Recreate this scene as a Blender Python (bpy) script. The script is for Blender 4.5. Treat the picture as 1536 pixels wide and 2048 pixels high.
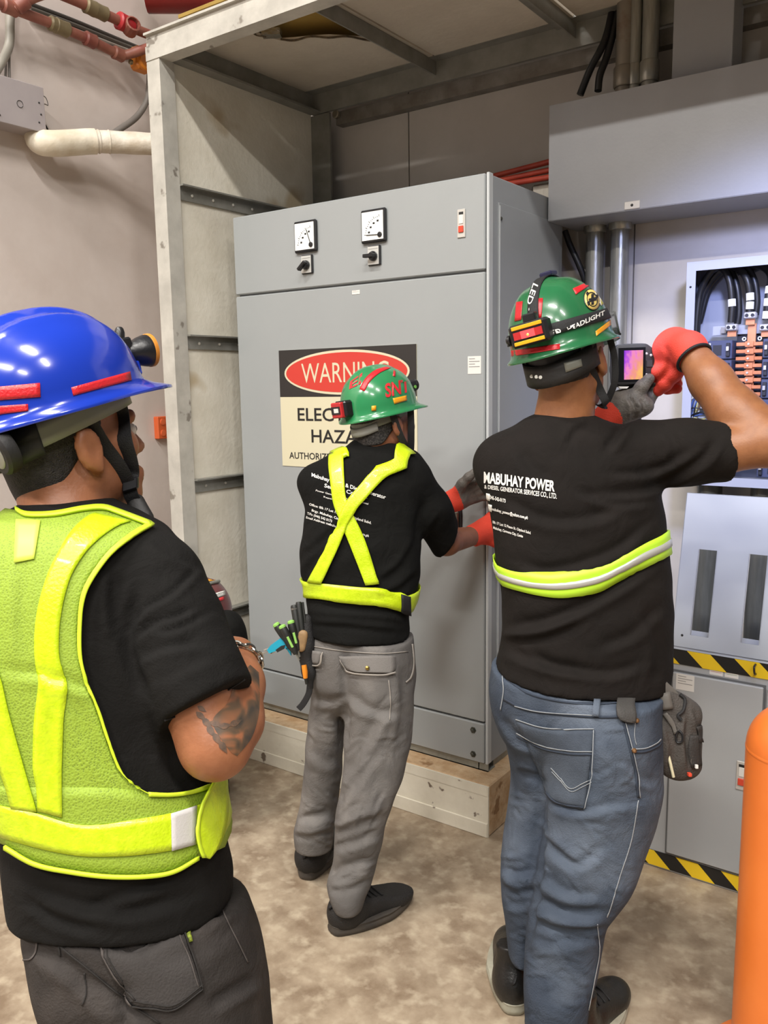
import bpy, bmesh, math, random
import numpy as np
from mathutils import Vector, Matrix
from mathutils.bvhtree import BVHTree

for o in list(bpy.data.objects): bpy.data.objects.remove(o)
S = bpy.context.scene
COL = S.collection
random.seed(7); np.random.seed(7)

# ---------------------------------------------------------------- camera
FPX, PITCH, YAW, ROLL = 1690.177, 0.149707, -0.623469, -0.016007
CAM = np.array([1.306177, -2.402569, 1.55])
_cy, _sy, _cp, _sp, _cr, _sr = math.cos(YAW), math.sin(YAW), math.cos(PITCH), math.sin(PITCH), math.cos(ROLL), math.sin(ROLL)
CF = np.array([_sy*_cp, _cy*_cp, -_sp]); _r = np.array([_cy, -_sy, 0.0]); _u = np.cross(_r, CF)
CR = _r*_cr + _u*_sr; CU = -_r*_sr + _u*_cr
cam = bpy.data.cameras.new('camera'); cam.sensor_fit = 'VERTICAL'; cam.sensor_height = 24.0
cam.lens = FPX/2048*24.0; cam.clip_start = 0.05; cam.clip_end = 100
co = bpy.data.objects.new('camera', cam); COL.objects.link(co)
co.matrix_world = Matrix(((CR[0], CU[0], -CF[0], CAM[0]), (CR[1], CU[1], -CF[1], CAM[1]), (CR[2], CU[2], -CF[2], CAM[2]), (0, 0, 0, 1)))
S.camera = co

# ---------------------------------------------------------------- world, lamps, exposure
w = bpy.data.worlds.new('hall'); S.world = w; w.use_nodes = True
w.node_tree.nodes['Background'].inputs[0].default_value = (0.93, 0.96, 1.0, 1)
w.node_tree.nodes['Background'].inputs[1].default_value = 0.09
S.view_settings.view_transform = 'Standard'; S.view_settings.look = 'None'
S.view_settings.exposure = 0.0; S.view_settings.gamma = 1.0; S.view_settings.use_curve_mapping = False

def strip_lamp(x, y, z, power, sx=1.5, sy=0.25, rz=0.0, col=(1.0, 0.955, 0.90)):
    l = bpy.data.lights.new('hall_strip_lamp', 'AREA'); l.shape = 'RECTANGLE'; l.size = sx; l.size_y = sy
    l.energy = power; l.color = col
    o = bpy.data.objects.new('hall_strip_lamp', l); COL.objects.link(o)
    o.location = (x, y, z); o.rotation_euler = (0, 0, rz)
# rows of tube lamps under the hall roof, in front of the switchboard bay
for (x, y, e) in [(-3.4, -3.2, 150), (-1.0, -3.0, 200), (1.6, -3.0, 190), (4.2, -3.0, 150), (-3.4, -6.0, 230), (-0.8, -6.0, 280), (2.0, -6.0, 260), (4.6, -6.0, 190)]:
    strip_lamp(x, y, 5.6, e*1.0)

# cold white inspection lamp clipped right of the open panelboard, beyond the frame
sp = bpy.data.lights.new('inspection_lamp', 'SPOT'); sp.energy = 120; sp.color = (.52, .59, 1.0); sp.spot_size = math.radians(72); sp.spot_blend = .8; sp.shadow_soft_size = .09
so = bpy.data.objects.new('inspection_lamp', sp); COL.objects.link(so); so.location = (0.95, -0.5, 2.35)
so.rotation_euler = (Vector((.66, .70, 1.42))-so.location).to_track_quat('-Z', 'Y').to_euler()

# ---------------------------------------------------------------- pixel -> place helpers
def ray(u, v): return CF + (CR*(u-768) - CU*(v-1024))/FPX
def at(u, v, D): return CAM + ray(u, v)*D
def on(u, v, ax, val):
    d = ray(u, v); return CAM + d*((val-CAM[ax])/d[ax])
def proj(P):
    q = np.asarray(P, float) - CAM; z = q@CF
    return 768+FPX*(q@CR)/z, 1024-FPX*(q@CU)/z, z
ER = np.array([_cy, -_sy, 0.0]); EF = np.array([_sy, _cy, 0.0]); EZ = np.array([0, 0, 1.0])   # to the right, away, up
def unit(v): v = np.asarray(v, float); return v/np.linalg.norm(v)

# ---------------------------------------------------------------- materials
def lin(h):
    h = h.lstrip('#'); c = [int(h[i:i+2], 16)/255 for i in (0, 2, 4)]
    return tuple(x/12.92 if x <= 0.04045 else ((x+0.055)/1.055)**2.4 for x in c) + (1.0,)
_M = {}
def mat(name, color, rough=0.5, metal=0.0, var=0.0, vscale=8.0, col2=None, bump=0.0, bscale=60.0, emit=None, estr=0.0,
        trans=0.0, coat=0.0, sss=0.0, sheen=0.0, stretch=None, spots=None, alpha=1.0, contrast=(0.35, 0.65), spec=None, wr=None, soft_spots=0.05):
    """principled material: colour mottled by noise between color and col2, fine noise relief, optional dirt spots"""
    if name in _M: return _M[name]
    m = bpy.data.materials.new(name); m.use_nodes = True; nt = m.node_tree; N = nt.nodes; L = nt.links
    b = N['Principled BSDF']; c1 = lin(color) if isinstance(color, str) else color
    b.inputs['Base Color'].default_value = c1; b.inputs['Roughness'].default_value = rough; b.inputs['Metallic'].default_value = metal
    if spec is not None: b.inputs['Specular IOR Level'].default_value = spec
    if coat: b.inputs['Coat Weight'].default_value = coat; b.inputs['Coat Roughness'].default_value = 0.08
    if trans: b.inputs['Transmission Weight'].default_value = trans
    if sheen: b.inputs['Sheen Weight'].default_value = sheen; b.inputs['Sheen Roughness'].default_value = 0.5
    if sss:
        b.inputs['Subsurface Weight'].default_value = sss; b.inputs['Subsurface Radius'].default_value = (0.012, 0.005, 0.003)
    if emit: b.inputs['Emission Color'].default_value = lin(emit); b.inputs['Emission Strength'].default_value = estr
    if alpha < 1: b.inputs['Alpha'].default_value = alpha
    tc = N.new('ShaderNodeTexCoord'); vec = tc.outputs['Object']
    if stretch:
        mp = N.new('ShaderNodeMapping'); mp.inputs['Scale'].default_value = stretch; L.new(vec, mp.inputs[0]); vec = mp.outputs[0]
    last = None
    if col2:
        n = N.new('ShaderNodeTexNoise'); n.inputs['Scale'].default_value = vscale; n.inputs['Detail'].default_value = 6; n.inputs['Roughness'].default_value = 0.62
        L.new(vec, n.inputs['Vector'])
        r = N.new('ShaderNodeValToRGB'); r.color_ramp.elements[0].position = contrast[0]; r.color_ramp.elements[1].position = contrast[1]
        r.color_ramp.elements[0].color = c1; r.color_ramp.elements[1].color = lin(col2)
        L.new(n.outputs['Fac'], r.inputs[0]); last = r.outputs[0]
    if spots:   # (color, scale, threshold)
        n = N.new('ShaderNodeTexNoise'); n.inputs['Scale'].default_value = spots[1]; n.inputs['Detail'].default_value = 3
        L.new(vec, n.inputs['Vector'])
        r = N.new('ShaderNodeValToRGB'); r.color_ramp.elements[0].position = spots[2]; r.color_ramp.elements[1].position = min(1, spots[2]+soft_spots)
        r.color_ramp.elements[0].color = (0, 0, 0, 1); r.color_ramp.elements[1].color = (1, 1, 1, 1); L.new(n.outputs['Fac'], r.inputs[0])
        x = N.new('ShaderNodeMix'); x.data_type = 'RGBA'; L.new(r.outputs[0], x.inputs['Factor'])
        if last: L.new(last, x.inputs['A'])
        else: x.inputs['A'].default_value = c1
        x.inputs['B'].default_value = lin(spots[0]); last = x.outputs['Result']
    if last: L.new(last, b.inputs['Base Color'])
    if bump:
        n = N.new('ShaderNodeTexNoise'); n.inputs['Scale'].default_value = bscale; n.inputs['Detail'].default_value = 4; L.new(vec, n.inputs['Vector'])
        bp = N.new('ShaderNodeBump'); bp.inputs['Strength'].default_value = bump; bp.inputs['Distance'].default_value = 0.004
        L.new(n.outputs['Fac'], bp.inputs['Height']); L.new(bp.outputs[0], b.inputs['Normal'])
        if wr:
            n2 = N.new('ShaderNodeTexNoise'); n2.inputs['Scale'].default_value = wr[0]; n2.inputs['Detail'].default_value = 3; n2.inputs['Distortion'].default_value = 1.2; L.new(vec, n2.inputs['Vector'])
            b2 = N.new('ShaderNodeBump'); b2.inputs['Strength'].default_value = wr[1]; b2.inputs['Distance'].default_value = 0.02; L.new(n2.outputs['Fac'], b2.inputs['Height']); L.new(b2.outputs[0], bp.inputs['Normal'])
    _M[name] = m; return m

# ---------------------------------------------------------------- mesh helpers
def link(name, me, parent=None, kind=None, label=None, cat=None, group=None):
    o = bpy.data.objects.new(name, me); COL.objects.link(o)
    if parent is not None: o.parent = parent
    if kind: o['kind'] = kind
    if label: o['label'] = label
    if cat: o['category'] = cat
    if group: o['group'] = group
    return o
def empty(name, label, cat, loc=(0, 0, 0), group=None):
    o = link(name, None, None, None, label, cat, group); o.empty_display_size = 0.1
    o.location = [float(a) for a in loc]; return o
def wmesh(name, verts, faces, material, parent=None, smooth=False, **kw):
    """mesh object from world-space vertices; if the parent sits at a location the mesh is made relative to it"""
    off = np.zeros(3)
    q = parent
    while q is not None: off = off + np.array(q.location); q = q.parent
    v = np.asarray(verts, float) - off
    me = bpy.data.meshes.new(name); me.from_pydata(v.tolist(), [], [list(map(int, f)) for f in faces]); 
    me.materials.append(material)
    if smooth: me.polygons.foreach_set('use_smooth', [True]*len(me.polygons))
    me.update()
    return link(name, me, parent, **kw)
class MB:
    """collects boxes, tubes, lathes, prisms into one mesh"""
    def __init__(s): s.v = []; s.f = []
    def add(s, v, f):
        n = len(s.v); s.v += [tuple(map(float, p)) for p in v]; s.f += [tuple(i+n for i in q) for q in f]; return s
    def box(s, lo, hi, bev=0.0):
        lo = np.minimum(lo, hi); hi = np.maximum(np.array(lo), hi)
        return s.obox((np.array(lo)+hi)/2, (1, 0, 0), (0, 1, 0), (0, 0, 1), (np.array(hi)-lo)/2, bev)
    def obox(s, c, ex, ey, ez, h, bev=0.0):
        c = np.array(c, float); ex, ey, ez = unit(ex), unit(ey), unit(ez); h = np.array(h, float)
        if bev <= 0:
            v = [c+ex*h[0]*a+ey*h[1]*b+ez*h[2]*d for a in (-1, 1) for b in (-1, 1) for d in (-1, 1)]
            return s.add(v, [(0, 1, 3, 2), (4, 6, 7, 5), (0, 4, 5, 1), (2, 3, 7, 6), (0, 2, 6, 4), (1, 5, 7, 3)])
        b = min(bev, h.min()*0.95); v = []; idx = {}
        for a in (-1, 1):
            for bb in (-1, 1):
                for d in (-1, 1):
                    for k in range(3):
                        hh = h - b; hh[k] = h[k]; idx[(a, bb, d, k)] = len(v); v.append(c+ex*hh[0]*a+ey*hh[1]*bb+ez*hh[2]*d)
        f = []
        sg = (-1, 1)
        for k in range(3):
            for sgn in sg:
                o1, o2 = [i for i in range(3) if i != k]
                q = []
                for (p, r) in ((-1, -1), (1, -1), (1, 1), (-1, 1)):
                    t = [0, 0, 0]; t[k] = sgn; t[o1] = p; t[o2] = r; q.append(idx[(t[0], t[1], t[2], k)])
                f.append(q)
        for k in range(3):      # edges along axis k
            o1, o2 = [i for i in range(3) if i != k]
            for p in sg:
                for r in sg:
                    t0 = [0, 0, 0]; t1 = [0, 0, 0]; t0[k] = -1; t1[k] = 1
                    t0[o1] = t1[o1] = p; t0[o2] = t1[o2] = r
                    f.append([idx[(*t0, o1)], idx[(*t1, o1)], idx[(*t1, o2)], idx[(*t0, o2)]])
        for a in sg:
            for bb in sg:
                for d in sg: f.append([idx[(a, bb, d, 0)], idx[(a, bb, d, 1)], idx[(a, bb, d, 2)]])
        return s.add(v, f)
    def tube(s, path, r, n=12, cap=True, flat=None, up=None):
        """tube through points; r number or list; flat=(across, thick) gives a strap-like section"""
        P = np.array(path, float); m = len(P); T = np.gradient(P, axis=0); T /= np.linalg.norm(T, axis=1)[:, None]+1e-12
        ref = np.array(up if up is not None else ((0, 0, 1) if abs(T[0][2]) < 0.9 else (1, 0, 0)), float)
        v = []; rr = np.broadcast_to(np.array(r, float), (m,))
        A = ref
        for i in range(m):
            A = A - T[i]*(A@T[i])
            if up is not None: A = np.array(up, float); A = A - T[i]*(A@T[i])
            A = A/(np.linalg.norm(A)+1e-12); B = np.cross(T[i], A)
            for k in range(n):
                t = 2*math.pi*k/n; ca, sa = math.cos(t), math.sin(t)
                if flat: 
                    e = 0.45; ca = math.copysign(abs(ca)**e, ca)*flat[1]; sa = math.copysign(abs(sa)**e, sa)*flat[0]
                v.append(P[i] + A*ca*rr[i] + B*sa*rr[i])
        f = [(i*n+k, i*n+(k+1) % n, (i+1)*n+(k+1) % n, (i+1)*n+k) for i in range(m-1) for k in range(n)]
        if cap: f += [tuple(range(n-1, -1, -1)), tuple(range((m-1)*n, m*n))]
        return s.add(v, f)
    def lathe(s, c, axis, prof, n=24, ref=None):
        """profile of (radius, height along axis)"""
        ax = unit(axis); a = np.array(ref if ref is not None else ((1, 0, 0) if abs(ax[0]) < 0.9 else (0, 1, 0)), float); a = unit(a-ax*(a@ax)); b = np.cross(ax, a); c = np.array(c, float)
        v = []; 
        for (r, h) in prof:
            for k in range(n):
                t = 2*math.pi*k/n; v.append(c+ax*h+(a*math.cos(t)+b*math.sin(t))*max(r, 1e-5))
        m = len(prof)
        f = [(i*n+k, i*n+(k+1) % n, (i+1)*n+(k+1) % n, (i+1)*n+k) for i in range(m-1) for k in range(n)]
        f += [tuple(range(n-1, -1, -1)), tuple(range((m-1)*n, m*n))]
        return s.add(v, f)
    def prism(s, poly, d):
        """poly: 3-D points of a flat outline, d: extrusion vector"""
        P = np.array(poly, float); n = len(P); v = list(P)+list(P+np.array(d, float))
        f = [tuple(range(n-1, -1, -1)), tuple(range(n, 2*n))] + [(i, (i+1) % n, n+(i+1) % n, n+i) for i in range(n)]
        return s.add(v, f)
    def build(s, name, material, parent=None, smooth=False, sharp=None, **kw):
        o = wmesh(name, s.v, s.f, material, parent, smooth, **kw)
        bm = bmesh.new(); bm.from_mesh(o.data); bmesh.ops.recalc_face_normals(bm, faces=bm.faces); bm.to_mesh(o.data); bm.free()
        if smooth: o.data.set_sharp_from_angle(angle=math.radians(40))
        return o
def spline(pts, n=10):
    P = np.array(pts, float)
    if len(P) < 3: return P
    Q = np.vstack([2*P[0]-P[1], P, 2*P[-1]-P[-2]]); out = []
    for i in range(1, len(Q)-2):
        for k in range(n):
            t = k/n; p0, p1, p2, p3 = Q[i-1], Q[i], Q[i+1], Q[i+2]
            out.append(0.5*((2*p1)+(-p0+p2)*t+(2*p0-5*p1+4*p2-p3)*t*t+(-p0+3*p1-3*p2+p3)*t**3))
    out.append(P[-1]); return np.array(out)
def text_mesh(txt, bold=0.0, space=1.0):
    """outline font -> (verts 2-D normalised to width 1 / height 1, faces, aspect)"""
    c = bpy.data.curves.new('t', 'FONT'); c.body = txt; c.size = 1.0; c.offset = bold; c.space_character = space; c.resolution_u = 3; c.fill_mode = 'FRONT'
    o = bpy.data.objects.new('t', c); COL.objects.link(o); dg = bpy.context.evaluated_depsgraph_get(); dg.update()
    me = bpy.data.meshes.new_from_object(o.evaluated_get(dg)); bpy.data.objects.remove(o)
    bm = bmesh.new(); bm.from_mesh(me); bmesh.ops.triangulate(bm, faces=bm.faces); bm.to_mesh(me); bm.free()
    v = np.array([p.co[:2] for p in me.vertices]); f = [tuple(p.vertices) for p in me.polygons]
    bpy.data.meshes.remove(me)
    lo, hi = v.min(0), v.max(0); asp = (hi[0]-lo[0])/(hi[1]-lo[1])
    return (v-lo)/(hi-lo), f, asp
def flat_text(name, txt, o, ex, ez, wdt, hgt, material, parent, bold=0.0, **kw):
    """text in the plane through o spanned by ex, ez; o = lower-left corner"""
    v, f, a = text_mesh(txt, bold); o = np.array(o, float)
    P = [o + np.array(ex)*p[0]*wdt + np.array(ez)*p[1]*hgt for p in v]
    return wmesh(name, P, f, material, parent, **kw)
X3, Y3, Z3 = np.eye(3)
# ================================================================ SETTING
m_wall = mat('painted_wall', '#cdc3bd', 0.6, col2='#bfb2aa', vscale=1.6, bump=0.15, bscale=35, spots=('#a2978f', 3.0, 0.72))
m_wallb = mat('back_wall_panel', '#bab5af', 0.55, col2='#aaa49d', vscale=2.0, bump=0.1, bscale=30)
m_floor = mat('concrete_floor', '#7d6b57', 0.45, col2='#aa9a84', vscale=8, bump=0.3, bscale=30, spots=('#bcae97', 21, 0.5), contrast=(0.34, 0.66), soft_spots=0.3)
MB().box((-8, -9, -0.1), (8, 1.2, 0)).build('floor', m_floor, kind='structure')
MB().box((-1.95, -6, 0), (-1.75, 0.9, 4.6)).build('wall_left', m_wall, kind='structure')
wb = MB().box((-1.75, 0.80, 0), (4.0, 0.95, 4.6)).build('wall_back', m_wallb, kind='structure')
for i, (x0, x1) in enumerate([(-1.75, -0.826), (-0.82, 0.174), (0.18, 1.17), (1.176, 2.2)]):
    MB().box((x0, 0.785, 0.0), (x1, 0.80, 4.2)).build('wall_panel', m_wallb, wb)

# ---------------------------------------------------------------- steel canopy frame around the switchboard
m_frame = mat('grey_frame_paint', '#a7a49c', 0.5, col2='#bdbab1', vscale=9, bump=0.2, bscale=40, spots=('#7d776e', 14, 0.66))
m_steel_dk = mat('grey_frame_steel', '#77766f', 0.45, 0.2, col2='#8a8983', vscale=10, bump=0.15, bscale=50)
m_board = mat('pale_board', '#cfc9b9', 0.65, col2='#ddd8ca', vscale=5, bump=0.4, bscale=55, spots=('#b9aa8f', 2.2, 0.62))
m_board2 = mat('roof_board', '#c4bcae', 0.7, col2='#b3aa9c', vscale=3, bump=0.3, bscale=45)
m_ply = mat('old_plywood', '#8f7433', 0.8, col2='#a58a45', vscale=4)
m_dark = mat('dark_gap', '#0b0a09', 0.8)
fr = empty('canopy_frame', 'grey steel canopy frame with pale board panels around the tall electrical cabinet', 'frame', (-1.315, -0.14, 0))
RX = 2.2
MB().box((-1.35, -0.175, 0), (-1.28, -0.168, 2.75)).box((-1.287, -0.168, 0), (-1.28, -0.105, 2.75)).box((-1.35, -0.168, 0), (-1.343, -0.105, 2.75)).box((-1.343, -0.12, 0), (-1.287, -0.105, 2.75)).build('post', m_frame, fr)
MB().box((RX, -0.175, 0), (RX+0.07, -0.105, 2.75), 0.004).build('post', m_frame, fr)
MB().box((-1.30, 0.70, 0), (-1.19, 0.712, 2.75)).box((-1.30, 0.712, 0), (-1.29, 0.775, 2.75)).build('post', m_steel_dk, fr)
MB().box((RX, 0.70, 0), (RX+0.07, 0.77, 2.75), 0.004).build('post', m_steel_dk, fr)
MB().box((-1.35, -0.178, 2.75), (RX+0.07, -0.165, 2.80)).box((-1.35, -0.172, 2.80), (RX+0.07, -0.16, 2.838)).box((-1.35, -0.185, 2.838), (RX+0.07, -0.10, 2.846)).box((-1.35, -0.165, 2.75), (RX+0.07, -0.115, 2.757)).build('front_beam', m_frame, fr)
MB().box((-1.29, 0.70, 2.755), (RX, 0.715, 2.845)).box((-1.29, 0.65, 2.838), (RX, 0.70, 2.845)).build('rear_beam', m_steel_dk, fr)
MB().box((-1.18, 0.735, 2.70), (RX, 0.75, 2.755)).box((-1.18, 0.75, 2.70), (RX, 0.784, 2.706)).build('wall_angle', mat('rusty_angle', '#6b645c', 0.5, 0.3, col2='#84807a', vscale=14), fr)
MB().box((-1.295, -0.105, 2.755), (-1.283, 0.70, 2.84)).box((-1.283, -0.105, 2.755), (-1.24, 0.70, 2.763)).build('side_beam', m_steel_dk, fr)
for x in (-0.66, -0.06, 0.56, 1.2):
    MB().box((x-0.045, -0.165, 2.83), (x+0.03, 0.70, 2.838)).box((x+0.024, -0.165, 2.785), (x+0.03, 0.70, 2.83)).build('roof_joist', m_steel_dk, fr)
for z in (2.318, 1.755, 1.185, 0.62):
    br = MB().box((-1.296, -0.105, z-0.055), (-1.288, 0.70, z)).box((-1.288, -0.105, z-0.006), (-1.262, 0.70, z)).build('side_brace', m_steel_dk, fr)
    b = MB()
    for k in range(7): b.lathe((-1.288, -0.04+0.11*k, z-0.032), X3, [(0.006, 0), (0.006, 0.003), (0.002, 0.005)], 8)
    b.build('rivets', m_frame, br)
for i, (z0, z1) in enumerate([(2.318, 2.84), (1.755, 2.312), (1.185, 1.75), (0.62, 1.18), (0.0, 0.615)]):
    MB().box((-1.318, -0.118, z0), (-1.297, 0.70, z1-0.002)).build('side_board', m_board, fr)
# roof boards; the first has a torn hole with old plywood above it
def hole_board():
    x0, x1, y0, y1, z = -1.29, -0.615, -0.16, 0.70, 2.845
    hole = [(-1.005, 0.105), (-1.02, 0.06), (-0.96, 0.02), (-0.86, -0.02), (-0.76, -0.015), (-0.70, 0.02), (-0.665, 0.10), (-0.655, 0.22), (-0.665, 0.36), (-0.71, 0.37), (-0.77, 0.30), (-0.82, 0.25), (-0.88, 0.215), (-0.94, 0.19), (-0.985, 0.165)]
    bm = bmesh.new(); out = [bm.verts.new((a, b, z)) for a, b in ((x0, y0), (x1, y0), (x1, y1), (x0, y1))]; inn = [bm.verts.new((a, b, z)) for a, b in hole]
    e = [bm.edges.new((out[i], out[(i+1) % 4])) for i in range(4)] + [bm.edges.new((inn[i], inn[(i+1) % len(inn)])) for i in range(len(inn))]
    bmesh.ops.triangle_fill(bm, edges=e, use_beauty=True); me = bpy.data.meshes.new('roof_board'); bm.to_mesh(me); bm.free(); me.materials.append(m_board2)
    me.transform(Matrix.Translation(-Vector(fr.location))); o = link('roof_board', me, fr); s = o.modifiers.new('thick', 'SOLIDIFY'); s.thickness = 0.009; s.offset = 0
    # torn curled edge
    c = MB(); c.tube(spline([(a, b, z-0.004-0.004*math.sin(3*i)) for i, (a, b) in enumerate(hole)], 4), 0.004, 6); c.build('torn_edge', mat('torn_edge', '#6d5f4a', 0.9, col2='#3a3127', vscale=40), fr)
hole_board()
for (x0, x1) in ((-0.605, -0.02), (-0.01, 0.60), (0.61, 1.24), (1.25, RX)):
    MB().box((x0, -0.16, 2.84), (x1, 0.70, 2.85)).build('roof_board', m_board2, fr)
MB().box((-1.25, -0.1, 2.90), (-0.5, 0.68, 2.912)).build('plywood_sheet', m_ply, fr)
MB().obox((-0.985, 0.115, 2.852), (1, .6, 0), (-.6, 1, 0), Z3, (0.035, 0.02, 0.012)).build('foil_scrap', mat('foil', '#b9b4aa', 0.25, 0.9, bump=0.8, bscale=60), fr)
MB().lathe((-1.165, 0.72, 2.74), Y3, [(0.012, -0.01), (0.018, -0.008), (0.018, 0.006)], 12).build('bolt', mat('old_bolt', '#8d8577', 0.4, 0.8), fr)

# ---------------------------------------------------------------- plinth
m_plinth = mat('plinth_whitewash', '#cfc8b6', 0.75, col2='#e0dac9', vscale=5, bump=0.5, bscale=22, spots=('#77695a', 19, 0.665))
m_plinth2 = mat('bare_concrete', '#a98963', 0.85, col2='#c5ab8a', vscale=16, bump=0.7, bscale=70, spots=('#8a6a48', 10, 0.60))
pl = empty('concrete_plinth', 'whitewashed concrete plinth with bare brown edges under the tall electrical cabinet', 'plinth', (-0.6, 0.3, 0))
MB().box((-1.27, -0.003, 0), (-0.0, 0.004, 0.184)).build('whitewash_face', m_plinth, pl)
MB().box((-1.275, 0.003, 0), (0.0, 0.78, 0.187), 0.004).build('block', m_plinth2, pl)
MB().box((-1.272, -0.008, 0), (-0.002, -0.002, 0.052), 0.002).build('foot_course', m_plinth, pl)
MB().box((-1.272, -0.0045, 0.150), (-0.004, -0.0025, 0.184)).build('upper_course', m_plinth, pl)

# ---------------------------------------------------------------- tall electrical cabinet
m_cab = mat('cabinet_grey', '#969a9b', 0.36, 0.0, col2='#929697', vscale=1.5, bump=0.03, bscale=120, coat=0.15)
m_cab2 = mat('cabinet_grey_frame', '#8f9396', 0.38, col2='#8a8e91', vscale=2)
CY = 0.084; XL, XR = -1.198, -0.053
cb = empty('electrical_cabinet', 'tall grey metal electrical cabinet with two meters along its top', 'cabinet', (-0.62, 0.38, 0.187))
MB().box((XL+0.004, CY+0.018, 0.215), (XR-0.0, 0.66, 2.208), 0.003).build('body', m_cab2, cb)
MB().box((XL, CY, 1.913), (XR-0.012, CY+0.022, 2.211), 0.004).build('top_panel', m_cab, cb)
MB().box((XL, CY, 0.372), (XR-0.012, CY+0.022, 1.906), 0.004).build('door', m_cab, cb)
MB().box((XL, CY, 0.217), (XR-0.012, CY+0.022, 0.365), 0.004).build('lower_panel', m_cab, cb)
MB().box((XR-0.008, CY+0.002, 0.217), (XR+0.002, CY+0.03, 2.213), 0.002).build('edge_trim', mat('cabinet_edge', '#b6babb', 0.3), cb)
MB().box((XR-0.002, 0.150, 0.42), (XR+0.004, 0.625, 2.13), 0.002).build('side_cover', m_cab2, cb)
MB().box((XR+0.003, 0.152, 0.43), (XR+0.0065, 0.156, 2.12)).build('side_cover_edge', mat('cabinet_edge', '#b6babb', 0.3), cb)
for z in (2.08, 1.3, 0.55): MB().lathe((XR+0.004, 0.163, z), X3, [(0.006, 0), (0.006, 0.003), (0.003, 0.005)], 10).build('screw', mat('screw_steel', '#55564f', 0.4, 0.7), cb)
MB().box((XL+0.02, CY+0.01, 0.187), (XR, CY+0.014, 0.217)).box((XL+0.02, CY+0.01, 0.187), (XR, CY+0.06, 0.191)).box((XR-0.04, CY+0.01, 0.187), (XR-0.036, 0.64, 0.217)).build('base_channel', mat('galv_base', '#7f817b', 0.4, 0.4, col2='#94968f', vscale=20), cb)
for x in (XL+0.03, -0.62, XR-0.04):
    MB().box((x, 0.15, 0.187), (x+0.03, 0.62, 0.216)).build('base_foot', mat('galv_base', '#7f817b'), cb)
for (x, z) in ((XL+0.05, 0.335), (XL+0.05, 0.245), (XR-0.055, 0.335), (XR-0.055, 0.245)):
    MB().lathe((x, CY, z), (0, -1, 0), [(0.012, 0), (0.012, 0.002), (0.007, 0.002), (0.007, 0.007), (0.004, 0.009)], 6).build('bolt', mat('screw_steel', '#55564f'), cb)
m_black = mat('black_plastic', '#17171a', 0.4)
m_white = mat('white_plate', '#dcdcd6', 0.4)
m_ink = mat('black_ink', '#1b1a19', 0.5)
def meter(x, z, ang, s=0.053):
    o = MB().box((x-s, CY-0.014, z-s*1.06), (x+s, CY, z+s*1.06), 0.004).build('meter', m_black, cb)
    MB().box((x-s*.86, CY-0.0165, z-s*.9), (x+s*.86, CY-0.013, z+s*.9)).build('dial', mat('dial_white', '#e6e8e4', 0.2), o)
    px, pz = x+s*0.6, z-s*0.62; k = MB()
    for i in range(13):       # scale arc
        t = math.radians(92+i*7); r0, r1 = s*1.12, s*(1.27 if i % 3 == 0 else 1.19)
        d = np.array([math.cos(t), 0, math.sin(t)]); k.obox(np.array([px, CY-0.0168, pz])+d*(r0+r1)/2, d, Y3, np.cross(d, Y3), ((r1-r0)/2, 0.0004, 0.0008))
    for i in range(4):
        t = math.radians(100+i*22); d = np.array([math.cos(t), 0, math.sin(t)]); k.obox(np.array([px, CY-0.0168, pz])+d*s*0.9, X3, Y3, Z3, (0.004, 0.0004, 0.003))
    k.build('scale_marks', m_ink, o)
    d = np.array([math.cos(ang), 0, math.sin(ang)])
    MB().obox(np.array([px, CY-0.018, pz])+d*s*0.55, d, Y3, np.cross(d, Y3), (s*0.55, 0.0006, 0.0012)).build('needle', m_ink, o)
    MB().lathe((px, CY-0.0165, pz), (0, -1, 0), [(0.009, 0), (0.009, 0.003), (0.003, 0.004)], 14).build('pivot', m_black, o)
meter(-0.814, 2.097, math.radians(110)); meter(-0.501, 2.098, math.radians(177))
def selector(x, z, rot):
    o = MB().box((x-0.028, CY-0.008, z-0.034), (x+0.028, CY, z+0.034), 0.003).build('selector_switch', m_black, cb)
    MB().box((x-0.025, CY-0.0095, z-0.031), (x+0.022, CY-0.007, z+0.031)).build('plate', mat('switch_plate', '#c9cac6', 0.35, 0.3), o)
    MB().box((x-0.022, CY-0.0102, z+0.022), (x+0.019, CY-0.009, z+0.0225)).build('plate_line', m_ink, o)
    k = MB().lathe((x, CY-0.009, z-0.003), (0, -1, 0), [(0.017, 0), (0.017, 0.008), (0.013, 0.014), (0.011, 0.02)], 18)
    d = np.array([math.cos(rot), 0, math.sin(rot)]); k.obox(np.array([x, CY-0.03, z-0.003])+d*0.006, d, Y3, np.cross(d, Y3), (0.022, 0.009, 0.006), 0.002); k.build('knob', m_black, o)
selector(-0.813, 1.997, math.radians(-140)); selector(-0.503, 1.999, math.radians(180))
m_lchp = mat('latch_plate', '#c5c3bd', 0.35, 0.3)
m_red = mat('red_plastic', '#c8452f', 0.4)
def push_latch(x, y, z, w, h, par, nm='push_latch'):
    o = MB().box((x-w/2, y-0.004, z-h/2), (x+w/2, y, z+h/2), 0.0015).build(nm, m_lchp, par)
    MB().box((x-w*.27, y-0.006, z-h*.02), (x+w*.27, y-0.003, z+h*.30), 0.001).build('lever', mat('lever_grey', '#d4d2cc', 0.3), o)
    MB().box((x-w*.30, y-0.008, z-h*.32), (x+w*.30, y-0.003, z-h*.09), 0.001).build('button', m_red, o)
    MB().box((x-w*.27, y-0.005, z+h*.31), (x+w*.27, y-0.0035, z+h*.40)).build('slot', m_ink, o)
push_latch(-0.151, CY, 2.066, 0.03, 0.09, cb)
m_paper = mat('paper_sticker', '#d7d5d0', 0.6)
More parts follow.
